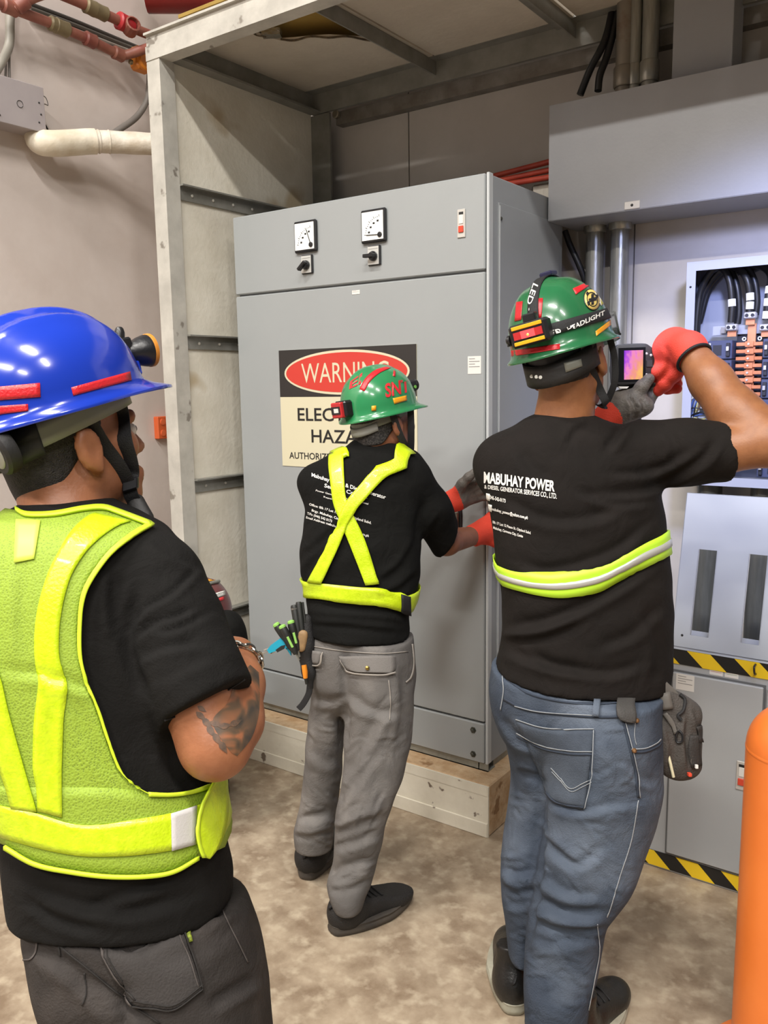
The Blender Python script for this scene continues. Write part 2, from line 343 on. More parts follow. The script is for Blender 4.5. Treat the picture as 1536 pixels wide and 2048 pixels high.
def sticker(x0, x1, z0, z1, y, par, lines=4, nm='sticker', ink=None):
    o = MB().box((x0, y-0.0012, z0), (x1, y, z1)).build(nm, m_paper, par); k = MB(); h = z1-z0; w = x1-x0
    for i in range(lines):
        zz = z1-h*(0.14+0.6*i/max(lines, 1)); k.box((x0+w*.1, y-0.0017, zz-h*.02), (x0+w*(.9 if i % 2 else .55), y-0.001, zz+h*.02))
    k.build('printed_lines', ink or mat('grey_ink', '#8b8a88', 0.6), o)
sticker(-0.128, -0.078, 1.58, 1.638, CY, cb)
sticker(-0.608, -0.573, 1.873, 1.887, CY, cb, 2)
h = MB().box((-0.192, CY-0.006, 1.005), (-0.15, CY, 1.14), 0.003).build('door_handle', m_black, cb)
MB().box((-0.182, CY-0.014, 1.03), (-0.16, CY-0.004, 1.115), 0.004).build('handle_grip', mat('handle_chrome', '#8f8d84', 0.3, 0.9), h)

# warning sign on the cabinet door
sg = empty('warning_sign', 'WARNING electrical hazard sign with red oval on the tall grey cabinet door', 'sign', (-0.652, CY, 1.235))
m_cream = mat('sign_cream', '#cbc5a9', 0.45); m_sblk = mat('sign_black', '#2a2726', 0.45); m_sred = mat('sign_red', '#c23a30', 0.45)
sx0, sx1, sz0, sz1 = -0.972, -0.331, 1.238, 1.687; yS = CY-0.003; zb = 1.508
MB().box((sx0, yS, sz0), (sx1, CY, sz1)).build('panel', m_cream, sg)
MB().box((sx0, yS-0.0006, zb), (sx1, yS, sz1)).build('black_header', m_sblk, sg)
def ell(cx, cz, a, b, y, nm, m):
    n = 56; MB().prism([(cx+a*math.cos(2*math.pi*i/n), y, cz+b*math.sin(2*math.pi*i/n)) for i in range(n)], (0, 0.0005, 0)).build(nm, m, sg)
ell(-0.652, 1.597, 0.293, 0.082, yS-0.0012, 'oval_rim', m_cream); ell(-0.652, 1.597, 0.284, 0.073, yS-0.0018, 'red_oval', m_sred)
flat_text('lettering', 'WARNING', (-0.652-0.205, yS-0.0022, 1.560), X3, Z3, 0.41, 0.074, m_cream, sg, 0.0)
flat_text('lettering', 'ELECTRICAL', (-0.652-0.232, yS-0.0008, 1.416), X3, Z3, 0.464, 0.05, m_ink, sg, 0.012)
flat_text('lettering', 'HAZARD', (-0.652-0.165, yS-0.0008, 1.334), X3, Z3, 0.33, 0.05, m_ink, sg, 0.012)
flat_text('lettering', 'AUTHORIZED PERSONNEL ONLY', (-0.652-0.282, yS-0.0008, 1.268), X3, Z3, 0.564, 0.026, m_ink, sg, 0.01)

# ---------------------------------------------------------------- cable trough on the wall at right, conduits, cables
m_tr = mat('trough_grey', '#94969a', 0.42, col2='#8c8e92', vscale=2.2, bump=0.08, bscale=90, coat=0.1)
TX = 2.4
tr = empty('cable_trough', 'long grey sheet metal cable trough on the wall above the open panelboard', 'trough', (1.0, 0.65, 2.12))
MB().box((-0.045, 0.515, 2.122), (TX, 0.517, 2.512)).build('front_cover', m_tr, tr)
MB().box((-0.045, 0.517, 2.12), (TX, 0.78, 2.51)).build('body', m_tr, tr)
bb = MB().box((0.235, 0.512, 2.123), (0.29, 0.53, 2.15), 0.002).build('lock_tab', m_lchp, tr)
MB().lathe((0.262, 0.512, 2.136), (0, -1, 0), [(0.005, 0), (0.003, 0.004)], 8).build('screw', m_ink, bb)
m_galv = mat('galvanised_conduit', '#8f8e86', 0.32, 0.65, col2='#a5a49c', vscale=12, bump=0.1, stretch=(6, 6, 0.7))
m_galv2 = mat('rusty_conduit', '#8b8479', 0.4, 0.5, col2='#6e4a35', vscale=9, contrast=(0.5, 0.75))
def conduit(pts, r, nm, label, cat, m, collars=(), group=None, n=16, k=8):
    P = spline(pts, k); e = empty(nm, label, cat, P[0], group)
    MB().tube(P, r, n).build('tube', m, e, True)
    for (i, rr, ln) in collars:
        j = int(i*(len(P)-1)); d = unit(P[min(j+1, len(P)-1)]-P[max(j-1, 0)]); c = P[j]
        MB().lathe(c, d, [(rr*0.92, -ln/2), (rr, -ln/2+0.004), (rr, ln/2-0.004), (rr*0.92, ln/2)], n).build('coupling', m, e, True)
    return e
yc = 0.72
for (u, lab) in ((1190, 'galvanised steel conduit below the cable trough, nearer the tall cabinet'), (1240, 'galvanised steel conduit below the cable trough, farther from the tall cabinet')):
    x = on(u, 480, 1, yc)[0]; r = 0.033
    conduit([(x, yc, 2.125), (x, yc, 1.4), (x, yc, 0.75), (x, yc, 0.02)], r, 'steel_conduit', lab, 'conduit', m_galv, [(0.02, r*1.25, 0.06), (0.5, r*1.12, 0.08)], 'conduits below the cable trough')
for (u, v, r, lab, m) in ((1250, 120, 0.032, 'rust-stained steel conduit rising from the trough, leftmost of three', m_galv2), (1300, 110, 0.028, 'grey steel conduit rising from the trough beside the rusty one', m_galv), (1270, 110, 0.022, 'thin steel conduit between two thicker ones above the trough', m_galv)):
    x, _, _ = on(u, v, 1, 0.66); conduit([(x, 0.66, 2.505), (x, 0.66, 2.9), (x, 0.66, 3.5), (x, 0.66, 4.2)], r, 'steel_conduit', lab, 'conduit', m, [(0.1, r*1.2, 0.07)], 'conduits above the cable trough')
m_cable = mat('black_cable', '#1b1b1d', 0.42)
def P_(u, v, y): return on(u, v, 1, y)
conduit([P_(1160, 190, .62), P_(1180, 140, .63), P_(1210, 80, .66), P_(1225, 20, .70)], 0.013, 'black_cable', 'black cable slanting up from the trough behind the canopy beam', 'cable', m_cable, n=10)
conduit([P_(1196, 182, .62), P_(1200, 150, .63), P_(1216, 105, .66), P_(1238, 20, .70)], 0.013, 'black_cable', 'black cable beside the rusty conduit above the trough', 'cable', m_cable, n=10)
conduit([P_(1130, 462, .70), P_(1140, 490, .70), P_(1158, 530, .71), P_(1172, 570, .73), P_(1185, 640, .74)], 0.012, 'black_cable', 'black cable bending down beside the tall cabinet side', 'cable', m_cable, n=10)
m_redp = mat('red_conduit', '#9c2f1f', 0.5, col2='#b5432c', vscale=10)
for i, (dv, dy) in enumerate(((0, 0.0), (12, -.02), (22, -.045))):
    p0 = P_(935, 366+dv*.7, .70+dy); p1 = P_(1120, 318+dv*1.5, .70+dy)
    conduit([p0, (p0+p1)/2, p1], 0.011, 'red_conduit', ['thin red conduit above the tall cabinet, topmost of three', 'thin red conduit above the tall cabinet, middle of three', 'thin red conduit above the tall cabinet, lowest of three'][i], 'conduit', m_redp, n=10, group='red conduits behind the cabinet')
MB().box((-0.20, 0.69, 2.17), (-0.045, 0.78, 2.30), 0.01).build('wall_bracket', m_galv, label='mottled grey steel bracket under the red conduits', cat='bracket')
a = on(1345, 100, 1, .60); b2 = on(1465, 100, 1, .60)
cd = empty('cable_duct', 'flat grey sheet metal duct rising above the cable trough', 'duct', (a[0], 0.65, 2.51))
MB().box((a[0], 0.60, 2.512), (b2[0], 0.72, 4.2), 0.002).build('duct_body', m_tr, cd)
MB().box((a[0]-0.012, 0.59, 2.512), (b2[0]+0.012, 0.73, 2.53), 0.002).build('duct_flange', m_tr, cd)

# ---------------------------------------------------------------- open panelboard on the wall
m_pan = mat('panelboard_grey', '#9499ab', 0.4, coat=0.1)
pb = empty('panelboard', 'open grey panelboard with black cables and copper busbars, lit bluish', 'panelboard', (0.9, 0.7, 1.188))
PX0, PX1, PZ0, PZ1, PF, PBk = 0.427, 1.30, 1.188, 1.942, 0.60, 0.765
MB().box((PX0, PF, PZ0), (PX0+0.03, PF+0.004, PZ1)).box((PX1-0.03, PF, PZ0), (PX1, PF+0.004, PZ1)).box((PX0+.03, PF, PZ1-0.03), (PX1-.03, PF+0.004, PZ1)).box((PX0+.03, PF, PZ0), (PX1-.03, PF+0.004, PZ0+0.03)) \
    .box((PX0, PF+.004, PZ0), (PX0+0.004, PBk, PZ1)).box((PX1-0.004, PF+.004, PZ0), (PX1, PBk, PZ1)).box((PX0, PF+.004, PZ1-0.004), (PX1, PBk, PZ1)).box((PX0, PF+.004, PZ0), (PX1, PBk, PZ0+0.004)).build('enclosure', m_pan, pb)
MB().box((PX0+0.004, PBk-0.006, PZ0+0.004), (PX1-0.004, PBk, PZ1-0.004)).build('back_plate', m_pan, pb)
MB().lathe((PX0+0.014, PF, 1.86), (0, -1, 0), [(0.004, 0), (0.002, 0.003)], 8).build('screw', m_ink, pb)
m_cop = mat('copper', '#b5714f', 0.45, 0.35, col2='#c98a69', vscale=12)
m_lug = mat('tinned_lug', '#c9cad2', 0.3, 0.6)
m_tape = mat('white_tape', '#dfe2ea', 0.5)
m_brk = mat('breaker_blue_grey', '#3a4160', 0.45)
m_brk2 = mat('breaker_black', '#1d1f2c', 0.5)
def B_(u, v, y): return on(u, v, 1, y)
def cablep(pts, r, rings=(), m=m_cable):
    P = spline(pts, 10); o = MB().tube(P, r, 12).build('power_cable', m, pb, True)
    for t in rings:
        j = int(t*(len(P)-1)); d = unit(P[min(j+2, len(P)-1)]-P[j-1]); MB().lathe(P[j], d, [(r*1.12, -0.012), (r*1.12, 0.012)], 12).build('phase_tape', m_tape, o, True)
cablep([B_(1383, 700, .70), B_(1384, 620, .70), B_(1387, 560, .70), B_(1388, 540, .70)], 0.012)
cablep([B_(1391, 700, .69), B_(1393, 640, .69), B_(1402, 580, .69), B_(1423, 543, .68), B_(1444, 536, .67), B_(1459, 563, .66), B_(1464, 610, .66), B_(1462, 645, .66)], 0.0115, (0.85,))
cablep([B_(1393, 700, .72), B_(1396, 640, .72), B_(1410, 580, .72), B_(1440, 542, .71), B_(1460, 540, .70), B_(1474, 575, .69), B_(1478, 620, .69), B_(1475, 648, .69)], 0.0115)
cablep([B_(1390, 660, .73), B_(1405, 590, .73), B_(1440, 540, .71), B_(1472, 536, .69), B_(1492, 555, .66), B_(1500, 590, .66), B_(1499, 625, .66)], 0.0115, (0.85, 0.94))
cablep([B_(1400, 640, .74), B_(1420, 575, .74), B_(1460, 535, .72), B_(1490, 536, .70), B_(1508, 560, .69), B_(1514, 600, .69), B_(1511, 630, .69)], 0.0115)
cablep([B_(1475, 545, .73), B_(1510, 530, .72), B_(1540, 548, .68), B_(1537, 590, .66), B_(1532, 640, .66)], 0.0115, (0.72, 0.84, 0.95))
cablep([B_(1505, 540, .73), B_(1540, 528, .72), B_(1570, 550, .68), B_(1568, 600, .66), B_(1560, 640, .66)], 0.0115, (0.8,))
def lug(u, v, y=.655):
    c = B_(u, v, y); o = MB().obox(c, X3, Y3, Z3, (0.020, 0.012, 0.011), 0.004).build('terminal_lug', m_lug, pb)
    for s in (-1, 1): MB().lathe(c+np.array([s*0.009, -0.012, 0]), (0, -1, 0), [(0.006, 0), (0.006, 0.002), (0.003, 0.002), (0.003, 0.001)], 10).build('set_screw', m_brk2, o, True)
    MB().box(c+np.array([-.014, .0, -.03]), c+np.array([.014, .008, -.01])).build('lug_tongue', m_cop, o)
lug(1464, 655); lug(1501, 631); lug(1532, 655); lug(1570, 640)
# copper bus: one vertical bar and cross bars stepping down
v0 = B_(1505, 650, .67); v1 = B_(1496, 800, .67)
MB().box((v0[0]-0.013, .665, 1.27), (v0[0]+0.013, .673, v0[2]+.005)).build('busbar', m_cop, pb)
for i in range(13):
    z = B_(1500, 688, .66)[2] - i*0.0238; xc = v0[0]-0.004
    o = MB().box((xc-0.042, .657, z-0.006), (xc+0.042, .665, z+0.006), 0.001).build('busbar_branch', m_cop, pb)
    MB().box((xc-0.013+0.002*(i % 3), .654, z-0.009), (xc+0.013+.002*(i % 3), .658, z+0.009)).build('bar_clamp', m_cop, o)
    MB().lathe((xc-0.002, .654, z), (0, -1, 0), [(0.0035, 0), (0.0035, 0.003)], 8).build('bolt', m_lug, o)
for i in range(2):
    x = v0[0] + (-0.022 if i == 0 else 0.027); zc = B_(1487, 678, .66)[2]
    MB().lathe((x, .662, zc), (0, -1, 0), [(0.007, 0), (0.007, 0.003), (0.0035, 0.003), (0.0035, 0.0)], 12).build('bus_insulator', m_lug, pb)
for side in (-1, 1):
    xb = v0[0] + side*0.088 - 0.004
    for i in range(7):
        z = B_(1450, 700, .66)[2] - i*0.066
        o = MB().box((xb-0.04, .63, z-0.031), (xb+0.04, .70, z+0.031), 0.002).build('circuit_breaker', m_brk, pb)
        MB().box((xb-side*0.028-0.006, .622, z-0.022), (xb-side*0.028+0.006, .631, z+0.022), 0.001).build('toggle_slot', m_brk2, o)
        MB().box((xb-side*0.028-0.004, .616, z-0.004), (xb-side*0.028+0.004, .624, z+0.010)).build('toggle', m_lug, o)
        MB().box((xb+side*.008-0.014, .6285, z-0.018), (xb+side*.008+0.014, .6305, z+0.016)).build('rating_label', m_brk2, o)
        for j in range(3): MB().lathe((xb+side*0.033, .63, z-0.02+0.02*j), (0, -1, 0), [(0.004, 0), (0.004, 0.002)], 8).build('terminal_screw', m_lug, o)
MB().box((v0[0]-0.052, .69, 1.25), (v0[0]+0.044, .70, B_(1450, 690, .66)[2]+.035)).build('bus_base', m_brk2, pb)
MB().box((v0[0]-0.13, .68, B_(1450, 690, .66)[2]+.035), (v0[0]+0.14, .70, B_(1450, 690, .66)[2]+.065)).build('mounting_rail', m_pan, pb)
MB().box((v0[0]-0.10, .665, B_(1450, 690, .66)[2]+.04), (v0[0]-.082, .685, B_(1450, 690, .66)[2]+.06)).build('rail_clip', mat('rail_clip', '#7c7b80', 0.5), pb)
# bundle of small wires low at left inside
wc = [('wire_yellow', '#c9c48e'), ('wire_white', '#d6d6d0'), ('wire_black', '#1c1d24'), ('wire_blue', '#4a63a8'), ('wire_brown', '#7b5a34'), ('wire_grey', '#9aa0b0')]
for i in range(16):
    nm, c = wc[i % 6]; u = 1371+random.uniform(0, 26); zt = random.uniform(770, 850)
    MB().tube(spline([B_(u, 960, .70), B_(u+random.uniform(-5, 5), 900, .69), B_(u+random.uniform(-4, 4), 840, .68), B_(u+8+random.uniform(0, 6), zt-10, .67), B_(u+30, zt-14+random.uniform(-6, 6), .66)], 6), 0.003, 6).build('branch_wire', mat(nm, c, 0.45), pb, True)
for v in (850, 822, 875, 795): 
    MB().tube(spline([B_(1368, v+4, .68), B_(1378, v-4, .665), B_(1392, v-6, .66), B_(1412, v-2, .675)], 6), 0.0022, 6).build('wire_tie', mat('wire_yellow' if v > 840 else 'wire_black', '#c9c48e'), pb, True)

# dead-front cover taken off the panelboard, leaning on the floor cabinet below
m_cov = mat('cover_grey', '#a8adb3', 0.16, col2='#a4a9af', vscale=2, coat=0.5)
def cover():
    e = empty('dead_front_cover', 'glossy grey cover with two tall slots leaning below the open panelboard', 'cover', (0.9, 0.15, 0.745))
    b = np.array([0.552, 0.15, 0.742]); t = on(1374, 985, 0, 0.552); up = t-b; H = np.linalg.norm(up); up /= H
    X1 = 0.75; nrm = np.cross(up, X3)   # towards the viewer?
    if nrm[1] > 0: nrm = -nrm
    def q(x, h): return b + X3*x + up*h
    slots = []
    k = MB()
    def quad(x0, x1, h0, h1): k.prism([q(x0, h0), q(x1, h0), q(x1, h1), q(x0, h1)], -nrm*0.003)
    def hit(u, v):   # pixel on the cover plane
        d = ray(u, v); tt = ((b-CAM)@nrm)/(d@nrm); p = CAM+d*tt-b; return p[0], p@up
    s1 = [hit(1400, 1099), hit(1380, 1270), hit(1435, 1101), hit(1414, 1275)]
    s2 = [hit(1499, 1108), hit(1481, 1288), hit(1536, 1113), hit(1518, 1291)]
    xs = [(min(p[0] for p in s[:2]), max(p[0] for p in s[2:])) for s in (s1, s2)]
    h0 = (s1[1][1]+s1[3][1])/2; h1 = (s1[0][1]+s1[2][1])/2
    quad(0, X1, 0, h0); quad(0, X1, h1, H)
    quad(0, xs[0][0], h0, h1); quad(xs[0][1], xs[1][0], h0, h1); quad(xs[1][1], X1, h0, h1)
    k.build('cover_sheet', m_cov, e)
    f = MB(); f.prism([q(0, 0), q(0, H), q(0.002, H), q(0.002, 0)], -nrm*0.018); f.prism([q(0, H-.002), q(X1, H-.002), q(X1, H), q(0, H)], -nrm*0.018); f.build('folded_edge', m_cov, e)
    for (x0, x1) in xs:
        g = MB()
        for (a0, a1) in ((x0-0.001, x0+0.001), (x1-0.001, x1+0.001)): g.prism([q(a0, h0), q(a0, h1), q(a1, h1), q(a1, h0)], -nrm*0.008)
        g.build('slot_edge', m_cov, e)
    MB().lathe(q(0.03, 0.035)+nrm*0.0, nrm, [(0.004, 0), (0.002, 0.003)], 8).build('screw', m_ink, e)
    return xs, b, up, H
cxs, cvb, cvup, cvH = cover()
# conduits seen through the slots
for i, (x0, x1) in enumerate(cxs):
    x = on((1411, 1516)[i], (1185, 1200)[i], 1, .68)[0]
    conduit([(x, 0.68, 0.0), (x, 0.68, 0.4), (x, 0.68, 0.8), (x, 0.68, 1.19)], 0.042, 'steel_conduit', ['dark steel conduit behind the first slot of the leaning cover', 'dark steel conduit behind the second slot of the leaning cover'][i], 'conduit', mat('dull_conduit', '#6f716d', 0.4, 0.5, stretch=(5, 5, .6), col2='#5c5e5a'), [(0.85, 0.048, 0.03), (0.95, 0.048, 0.02)], 'conduits behind the leaning cover')

# ---------------------------------------------------------------- floor cabinet with hazard tape
m_lc = mat('floor_cabinet_grey', '#a5a8aa', 0.34, col2='#9fa2a4', vscale=2, coat=0.15)
lc = empty('floor_cabinet', 'low grey metal floor cabinet edged with black and yellow hazard tape', 'cabinet', (0.9, 0.4, 0))
LX0, LX1, LY = 0.36, 1.4, 0.14
MB().box((LX0, LY, 0.0), (LX1, 0.36, 0.738), 0.003).build('body', m_lc, lc)
MB().box((0.566, LY-0.012, 0.068), (0.825, LY, 0.665), 0.003).build('door', m_lc, lc)
MB().box((0.835, LY-0.012, 0.068), (1.10, LY, 0.665), 0.003).build('door', m_lc, lc)
MB().box((0.560, LY-0.003, 0.062), (0.831, LY-0.0005, 0.671)).build('door_gasket', mat('dark_gasket', '#5f6163', 0.6), lc)
push_latch(0.779, LY-0.012, 0.385, 0.03, 0.09, lc)
sticker(0.578, 0.632, 0.614, 0.664, LY-0.012, lc, 4)
for i, x in enumerate((0.672, 0.716)):
    sticker(x, x+0.038, 0.675, 0.693, LY, lc, 2, ink=mat(['red_ink', 'green_ink'][i], ['#b8403a', '#5d8a62'][i], 0.6))
m_hz_y = mat('hazard_yellow', '#e3bf1f', 0.5); m_hz_k = mat('hazard_black', '#191817', 0.5)
def hazard(z0, z1, x0, x1, nm):
    o = MB().box((x0, LY-0.0025, z0), (x1, LY-0.0003, z1)).build(nm, m_hz_k, lc); h = z1-z0; p = 0.137; x = x0-0.06
    while x < x1:
        pts = [(x, z1), (x+p*.5, z1), (x+p*.5+h*1.05, z0), (x+h*1.05, z0)]
        if x >= x0 and pts[2][0] <= x1: MB().prism([(a, LY-0.0034, b) for a, b in pts], (0, 0.0007, 0)).build('yellow_stripe', m_hz_y, o)
        x += p
hazard(0.690, 0.736, LX0+.03, LX1, 'hazard_tape'); hazard(0.008, 0.058, LX0+.02, LX1, 'hazard_tape')
MB().box((LX0+.002, LY-0.002, 0.008), (LX0+0.02, LY-0.0003, 0.73)).build('hazard_tape', m_hz_k, lc)
a = on(1508, 1340, 1, LY-0.02)
MB().tube(spline([a+np.array([0, .018, .012]), a+np.array([0, 0, .008]), a+np.array([0.002, 0, -.01]), a+np.array([.002, .016, -.016])], 5), 0.003, 8).build('lifting_handle', m_black, lc, True)

# ---------------------------------------------------------------- orange bollard at right
bo = at(1593, 1500, 1.80); bz = at(1591, 1404, 1.80)[2]; rb = 0.1
e = empty('bollard', 'orange painted round-topped steel bollard at the right edge', 'bollard', (bo[0], bo[1], 0))
m_or = mat('orange_paint', '#d8742f', 0.45, col2='#cf6a27', vscale=3, spots=('#a8591f', 6, 0.66), coat=0.15)
MB().lathe((bo[0], bo[1], 0), Z3, [(rb, 0.0), (rb, bz-rb)] + [(rb*math.cos(t), bz-rb+rb*math.sin(t)) for t in np.linspace(0.1, 1.5, 12)], 40).build('post_tube', m_or, e, True)
MB().lathe((bo[0], bo[1], 0), Z3, [(rb*1.5, 0.0), (rb*1.5, 0.012)], 32).build('base_plate', m_or, e)
MB().lathe((bo[0], bo[1], bz-rb-0.008), Z3, [(rb+.0002, 0.0), (rb+0.001, 0.003), (rb+0.001, 0.005), (rb+.0002, 0.008)], 40).build('weld_seam', m_or, e, True)

# ---------------------------------------------------------------- left wall services
WX = -1.75
jb = empty('junction_box', 'flat grey junction box on the left wall', 'box', (-1.7, -0.55, 2.49))
m_jb = mat('junction_box_grey', '#a49c9c', 0.5, col2='#9b9394', vscale=4)
MB().box((WX, -0.85, 2.50), (WX+0.10, -0.42, 2.655), 0.003).build('box_body', m_jb, jb)
MB().box((WX+0.10, -0.85, 2.497), (WX+0.104, -0.417, 2.658), 0.002).build('box_lid', m_jb, jb)
for (y, z) in ((-0.435, 2.56), (-0.44, 2.60), (-0.6, 2.52), (-0.445, 2.53)): MB().lathe((WX+0.104, y, z), X3, [(0.004, 0), (0.002, 0.003)], 8).build('screw', m_ink, jb)
c = on(40, 208, 0, WX+.105)
MB().tube(spline([c+np.array([0, .012*math.cos(t), .012*math.sin(t)]) for t in np.linspace(0, 6.0, 9)], 4), 0.001, 5).build('pencil_mark', m_ink, jb)
m_ins = mat('insulation_wrap', '#d6cfc2', 0.5, col2='#c1b5a2', vscale=14, bump=0.9, bscale=30, spots=('#8f7d66', 8, 0.68))
def insul():
    e = empty('insulated_pipe', 'white wrapped insulated pipe running from the left wall to the canopy frame', 'pipe', on(85, 285, 0, WX))
    P = spline([on(72, 268, 0, WX+.01), on(80, 283, 0, WX+.07), on(105, 287, 0, WX+.10), on(150, 285, 0, WX+.12), on(185, 283, 0, WX+.14), on(240, 285, 0, WX+.19), on(300, 288, 0, WX+.26), on(330, 290, 0, -1.45)], 8)
    r = [0.044+0.003*min(1, i/5) for i in range(len(P))]
    MB().tube(P[:34], r[:34], 18).build('wrap_sleeve', mat('wrap_cream', '#ddd6c6', 0.55, col2='#cbbfa8', vscale=10, bump=0.7, bscale=24), e, True)
    r2 = [0.042+0.0008*math.sin(i*.9) for i in range(len(P))]
    MB().tube(P[30:], r2[30:], 18).build('foil_wrap', m_ins, e, True)
    for j in (32, 34, 37): MB().lathe(P[j], unit(P[j+1]-P[j-1]), [(0.042, -.004), (0.0445, -.002), (0.0445, .002), (0.042, .004)], 18).build('tie_band', m_ins, e, True)
    MB().lathe(on(76, 264, 0, WX+.003), X3, [(0.05, -0.002), (0.05, 0.001)], 18).build('wall_hole', m_dark, e)
insul()
m_rpipe = mat('old_red_pipe', '#7b4038', 0.5, col2='#8d5b4a', vscale=12, bump=0.2, bscale=50)
m_brass = mat('olive_coupling', '#7d6f52', 0.5, 0.2, col2='#6d6148', vscale=14)
def W_(u, v, d): return on(u, v, 0, WX+d)
def pipe(nm, label, pts, r, m, coup=(), elbows=()):
    P = spline(pts, 6); e = empty(nm, label, 'pipe', P[0]); MB().tube(P, r, 14).build('tube', m, e, True)
    for (u, v, d, rr, ln, mm) in coup:
        c = W_(u, v, d); j = int(np.argmin(np.linalg.norm(P-c, axis=1))); t = unit(P[min(j+1, len(P)-1)]-P[max(j-1, 0)])
        MB().lathe(P[j], t, [(rr*.8, -ln/2), (rr, -ln/2+.006), (rr*.94, 0), (rr, ln/2-.006), (rr*.8, ln/2)], 14).build('coupling', mm, e, True)
    return e
pipe('red_pipe', 'lower dull red pipe with couplings running along the left wall to the canopy', [W_(-60, -20, .12), W_(20, 15, .12), W_(110, 50, .12), W_(180, 80, .12), W_(232, 106, .12), W_(250, 110, .13), W_(290, 98, .20), W_(330, 84, .32)], 0.018, m_rpipe,
     [(20, 13, .12, .026, .06, m_rpipe), (108, 44, .12, .027, .05, m_brass), (125, 54, .12, .028, .06, m_brass), (185, 81, .12, .027, .05, m_rpipe), (235, 107, .12, .026, .05, m_rpipe)])
pipe('red_pipe', 'upper dull red pipe with olive couplings near the top left corner', [W_(30, 18, .13), W_(60, -2, .16), W_(110, -20, .18)], 0.018, m_rpipe, [(42, 10, .14, .026, .05, m_rpipe)])
pipe('red_pipe', 'dull red pipe ending in a bright red tee beside the canopy corner', [W_(100, -20, .16), W_(160, 5, .16), W_(200, 24, .16), W_(250, 47, .16), W_(275, 60, .16), W_(300, 70, .16)], 0.019, m_rpipe,
     [(180, 16, .16, .029, .05, m_brass), (200, 26, .16, .028, .06, m_brass), (250, 52, .16, .034, .07, mat('bright_red_tee', '#a3252a', 0.45))])
t0 = W_(258, 62, .16); MB().lathe(t0, unit(W_(270, 42, .22)-t0), [(.03, 0), (.03, .05), (.024, .052), (.022, .02)], 14).build('pipe_tee_outlet', m_rpipe, label='open red pipe tee outlet beside the canopy corner', cat='fitting')
for i, (dv, r, c) in enumerate(((0, .008, '#3a3733'), (9, .010, '#4a4640'), (18, .008, '#8d877e'), (25, .009, '#302d2a'))):
    P = [W_(60, 8+dv, .02), W_(150, 42+dv, .02), W_(250, 84+dv*.8, .02), W_(330, 116+dv*.6, .02)]
    conduit(P, r, 'wall_cable', ['dark cable along the left wall behind the red pipes, highest of four', 'dark grey cable along the left wall behind the red pipes, second of four', 'pale conduit along the left wall behind the red pipes', 'black cable along the left wall behind the red pipes, lowest of four'][i], 'cable', mat('wallcab%d' % i, c, .5), n=8)
pipe('fire_main', 'large red fire main pipe above the canopy roof', [np.array([-1.6, 0.05, 3.14]), np.array([-1.25, .35, 3.15]), np.array([-0.9, .65, 3.16])], 0.085, mat('fire_red', '#7e1c1f', 0.4, col2='#8f2a26', vscale=4, spots=('#5a3a2c', 6, .6)), [])
ho = empty('hoist_hook', 'orange hoist block beside the canopy corner', 'hoist', W_(282, 118, .12))
oc = W_(282, 120, .12); m_ho = mat('hoist_orange', '#c8761b', 0.45)
MB().obox(oc, Y3, X3, Z3, (0.04, 0.03, 0.045), 0.012).build('block_body', m_ho, ho)
MB().lathe(oc+np.array([.03, 0, -0.01]), X3, [(0.034, -.012), (0.04, -.006), (0.04, .006), (0.034, .012)], 20).build('sheave', m_ho, ho, True)
MB().lathe(W_(262, 124, .13), Y3, [(.006, -.008), (.01, -.006), (.01, .004)], 10).build('pin', m_brass, ho)
conduit([W_(300, 130, .10), W_(298, 175, .09), W_(292, 205, .08), W_(272, 235, .07), W_(240, 258, .06), W_(215, 275, .05)], 0.013, 'grey_cable', 'grey cable curving down from the orange hoist to the insulated pipe', 'cable', mat('grey_cable', '#77716b', .5), n=10)
conduit([W_(22, -20, .04), W_(20, 40, .04), W_(19, 85, .04), W_(8, 115, .05), W_(-12, 150, .06)], 0.016, 'grey_hose', 'grey flexible hose hanging at the top left edge', 'hose', mat('grey_hose', '#8b877d', .5), n=12)
for i, (u0, u1) in enumerate(((12, 10), (18, 19))):
    conduit([W_(u0, 90, .03), W_(u0+(u1-u0)*.5, 140, .03), W_(u1, 186, .06)], 0.005, 'thin_wire', ['thin dark wire entering the junction box, nearer the edge', 'thin dark wire entering the junction box, farther from the edge'][i], 'wire', mat('grey_cable', '#77716b'), n=6)
# orange call point and half hidden sign on the left wall
cp = empty('call_point', 'small orange wall box half hidden behind the canopy post', 'box', on(318, 855, 0, WX))
oc = on(320, 855, 0, WX)
MB().box((WX, oc[1]-.035, oc[2]-.05), (WX+.03, oc[1]+.06, oc[2]+.05), .003).build('box_body', mat('orange_box', '#c95a2c', .5), cp)
for dz in (-.024, .026): MB().lathe((WX+.03, oc[1]-.008, oc[2]+dz), X3, [(.015, 0), (.015, .003), (.012, .003), (.012, .004)], 18).build('round_cap', mat('orange_cap', '#d4653a', .5), cp)
s0 = on(22, 944, 0, WX); s1 = on(20, 884, 0, WX)
ws = empty('notice_sign', 'notice sign on the left wall half hidden by the blue helmet', 'sign', (WX, s0[1]-.15, s0[2]))
MB().box((WX, s0[1]-.36, s0[2]), (WX+.003, s0[1], s1[2]+.1)).build('sign_panel', m_cream, ws)
MB().box((WX+.003, s0[1]-.36, s0[2]+.028), (WX+.0036, s0[1], s1[2]+.1)).build('red_header', m_sred, ws)
MB().prism([(WX+.0037, s0[1]-.05, s0[2]+.032), (WX+.0037, s0[1]-.0, s0[2]+.032), (WX+.0037, s0[1]-.025, s0[2]+.075)], (.0005, 0, 0)).build('triangle_mark', m_white, ws)
flat_text('lettering', 'DO NOT', (WX+.0042, s0[1]-.12, s0[2]+.006), Y3, Z3, .11, .016, m_ink, ws, .01)
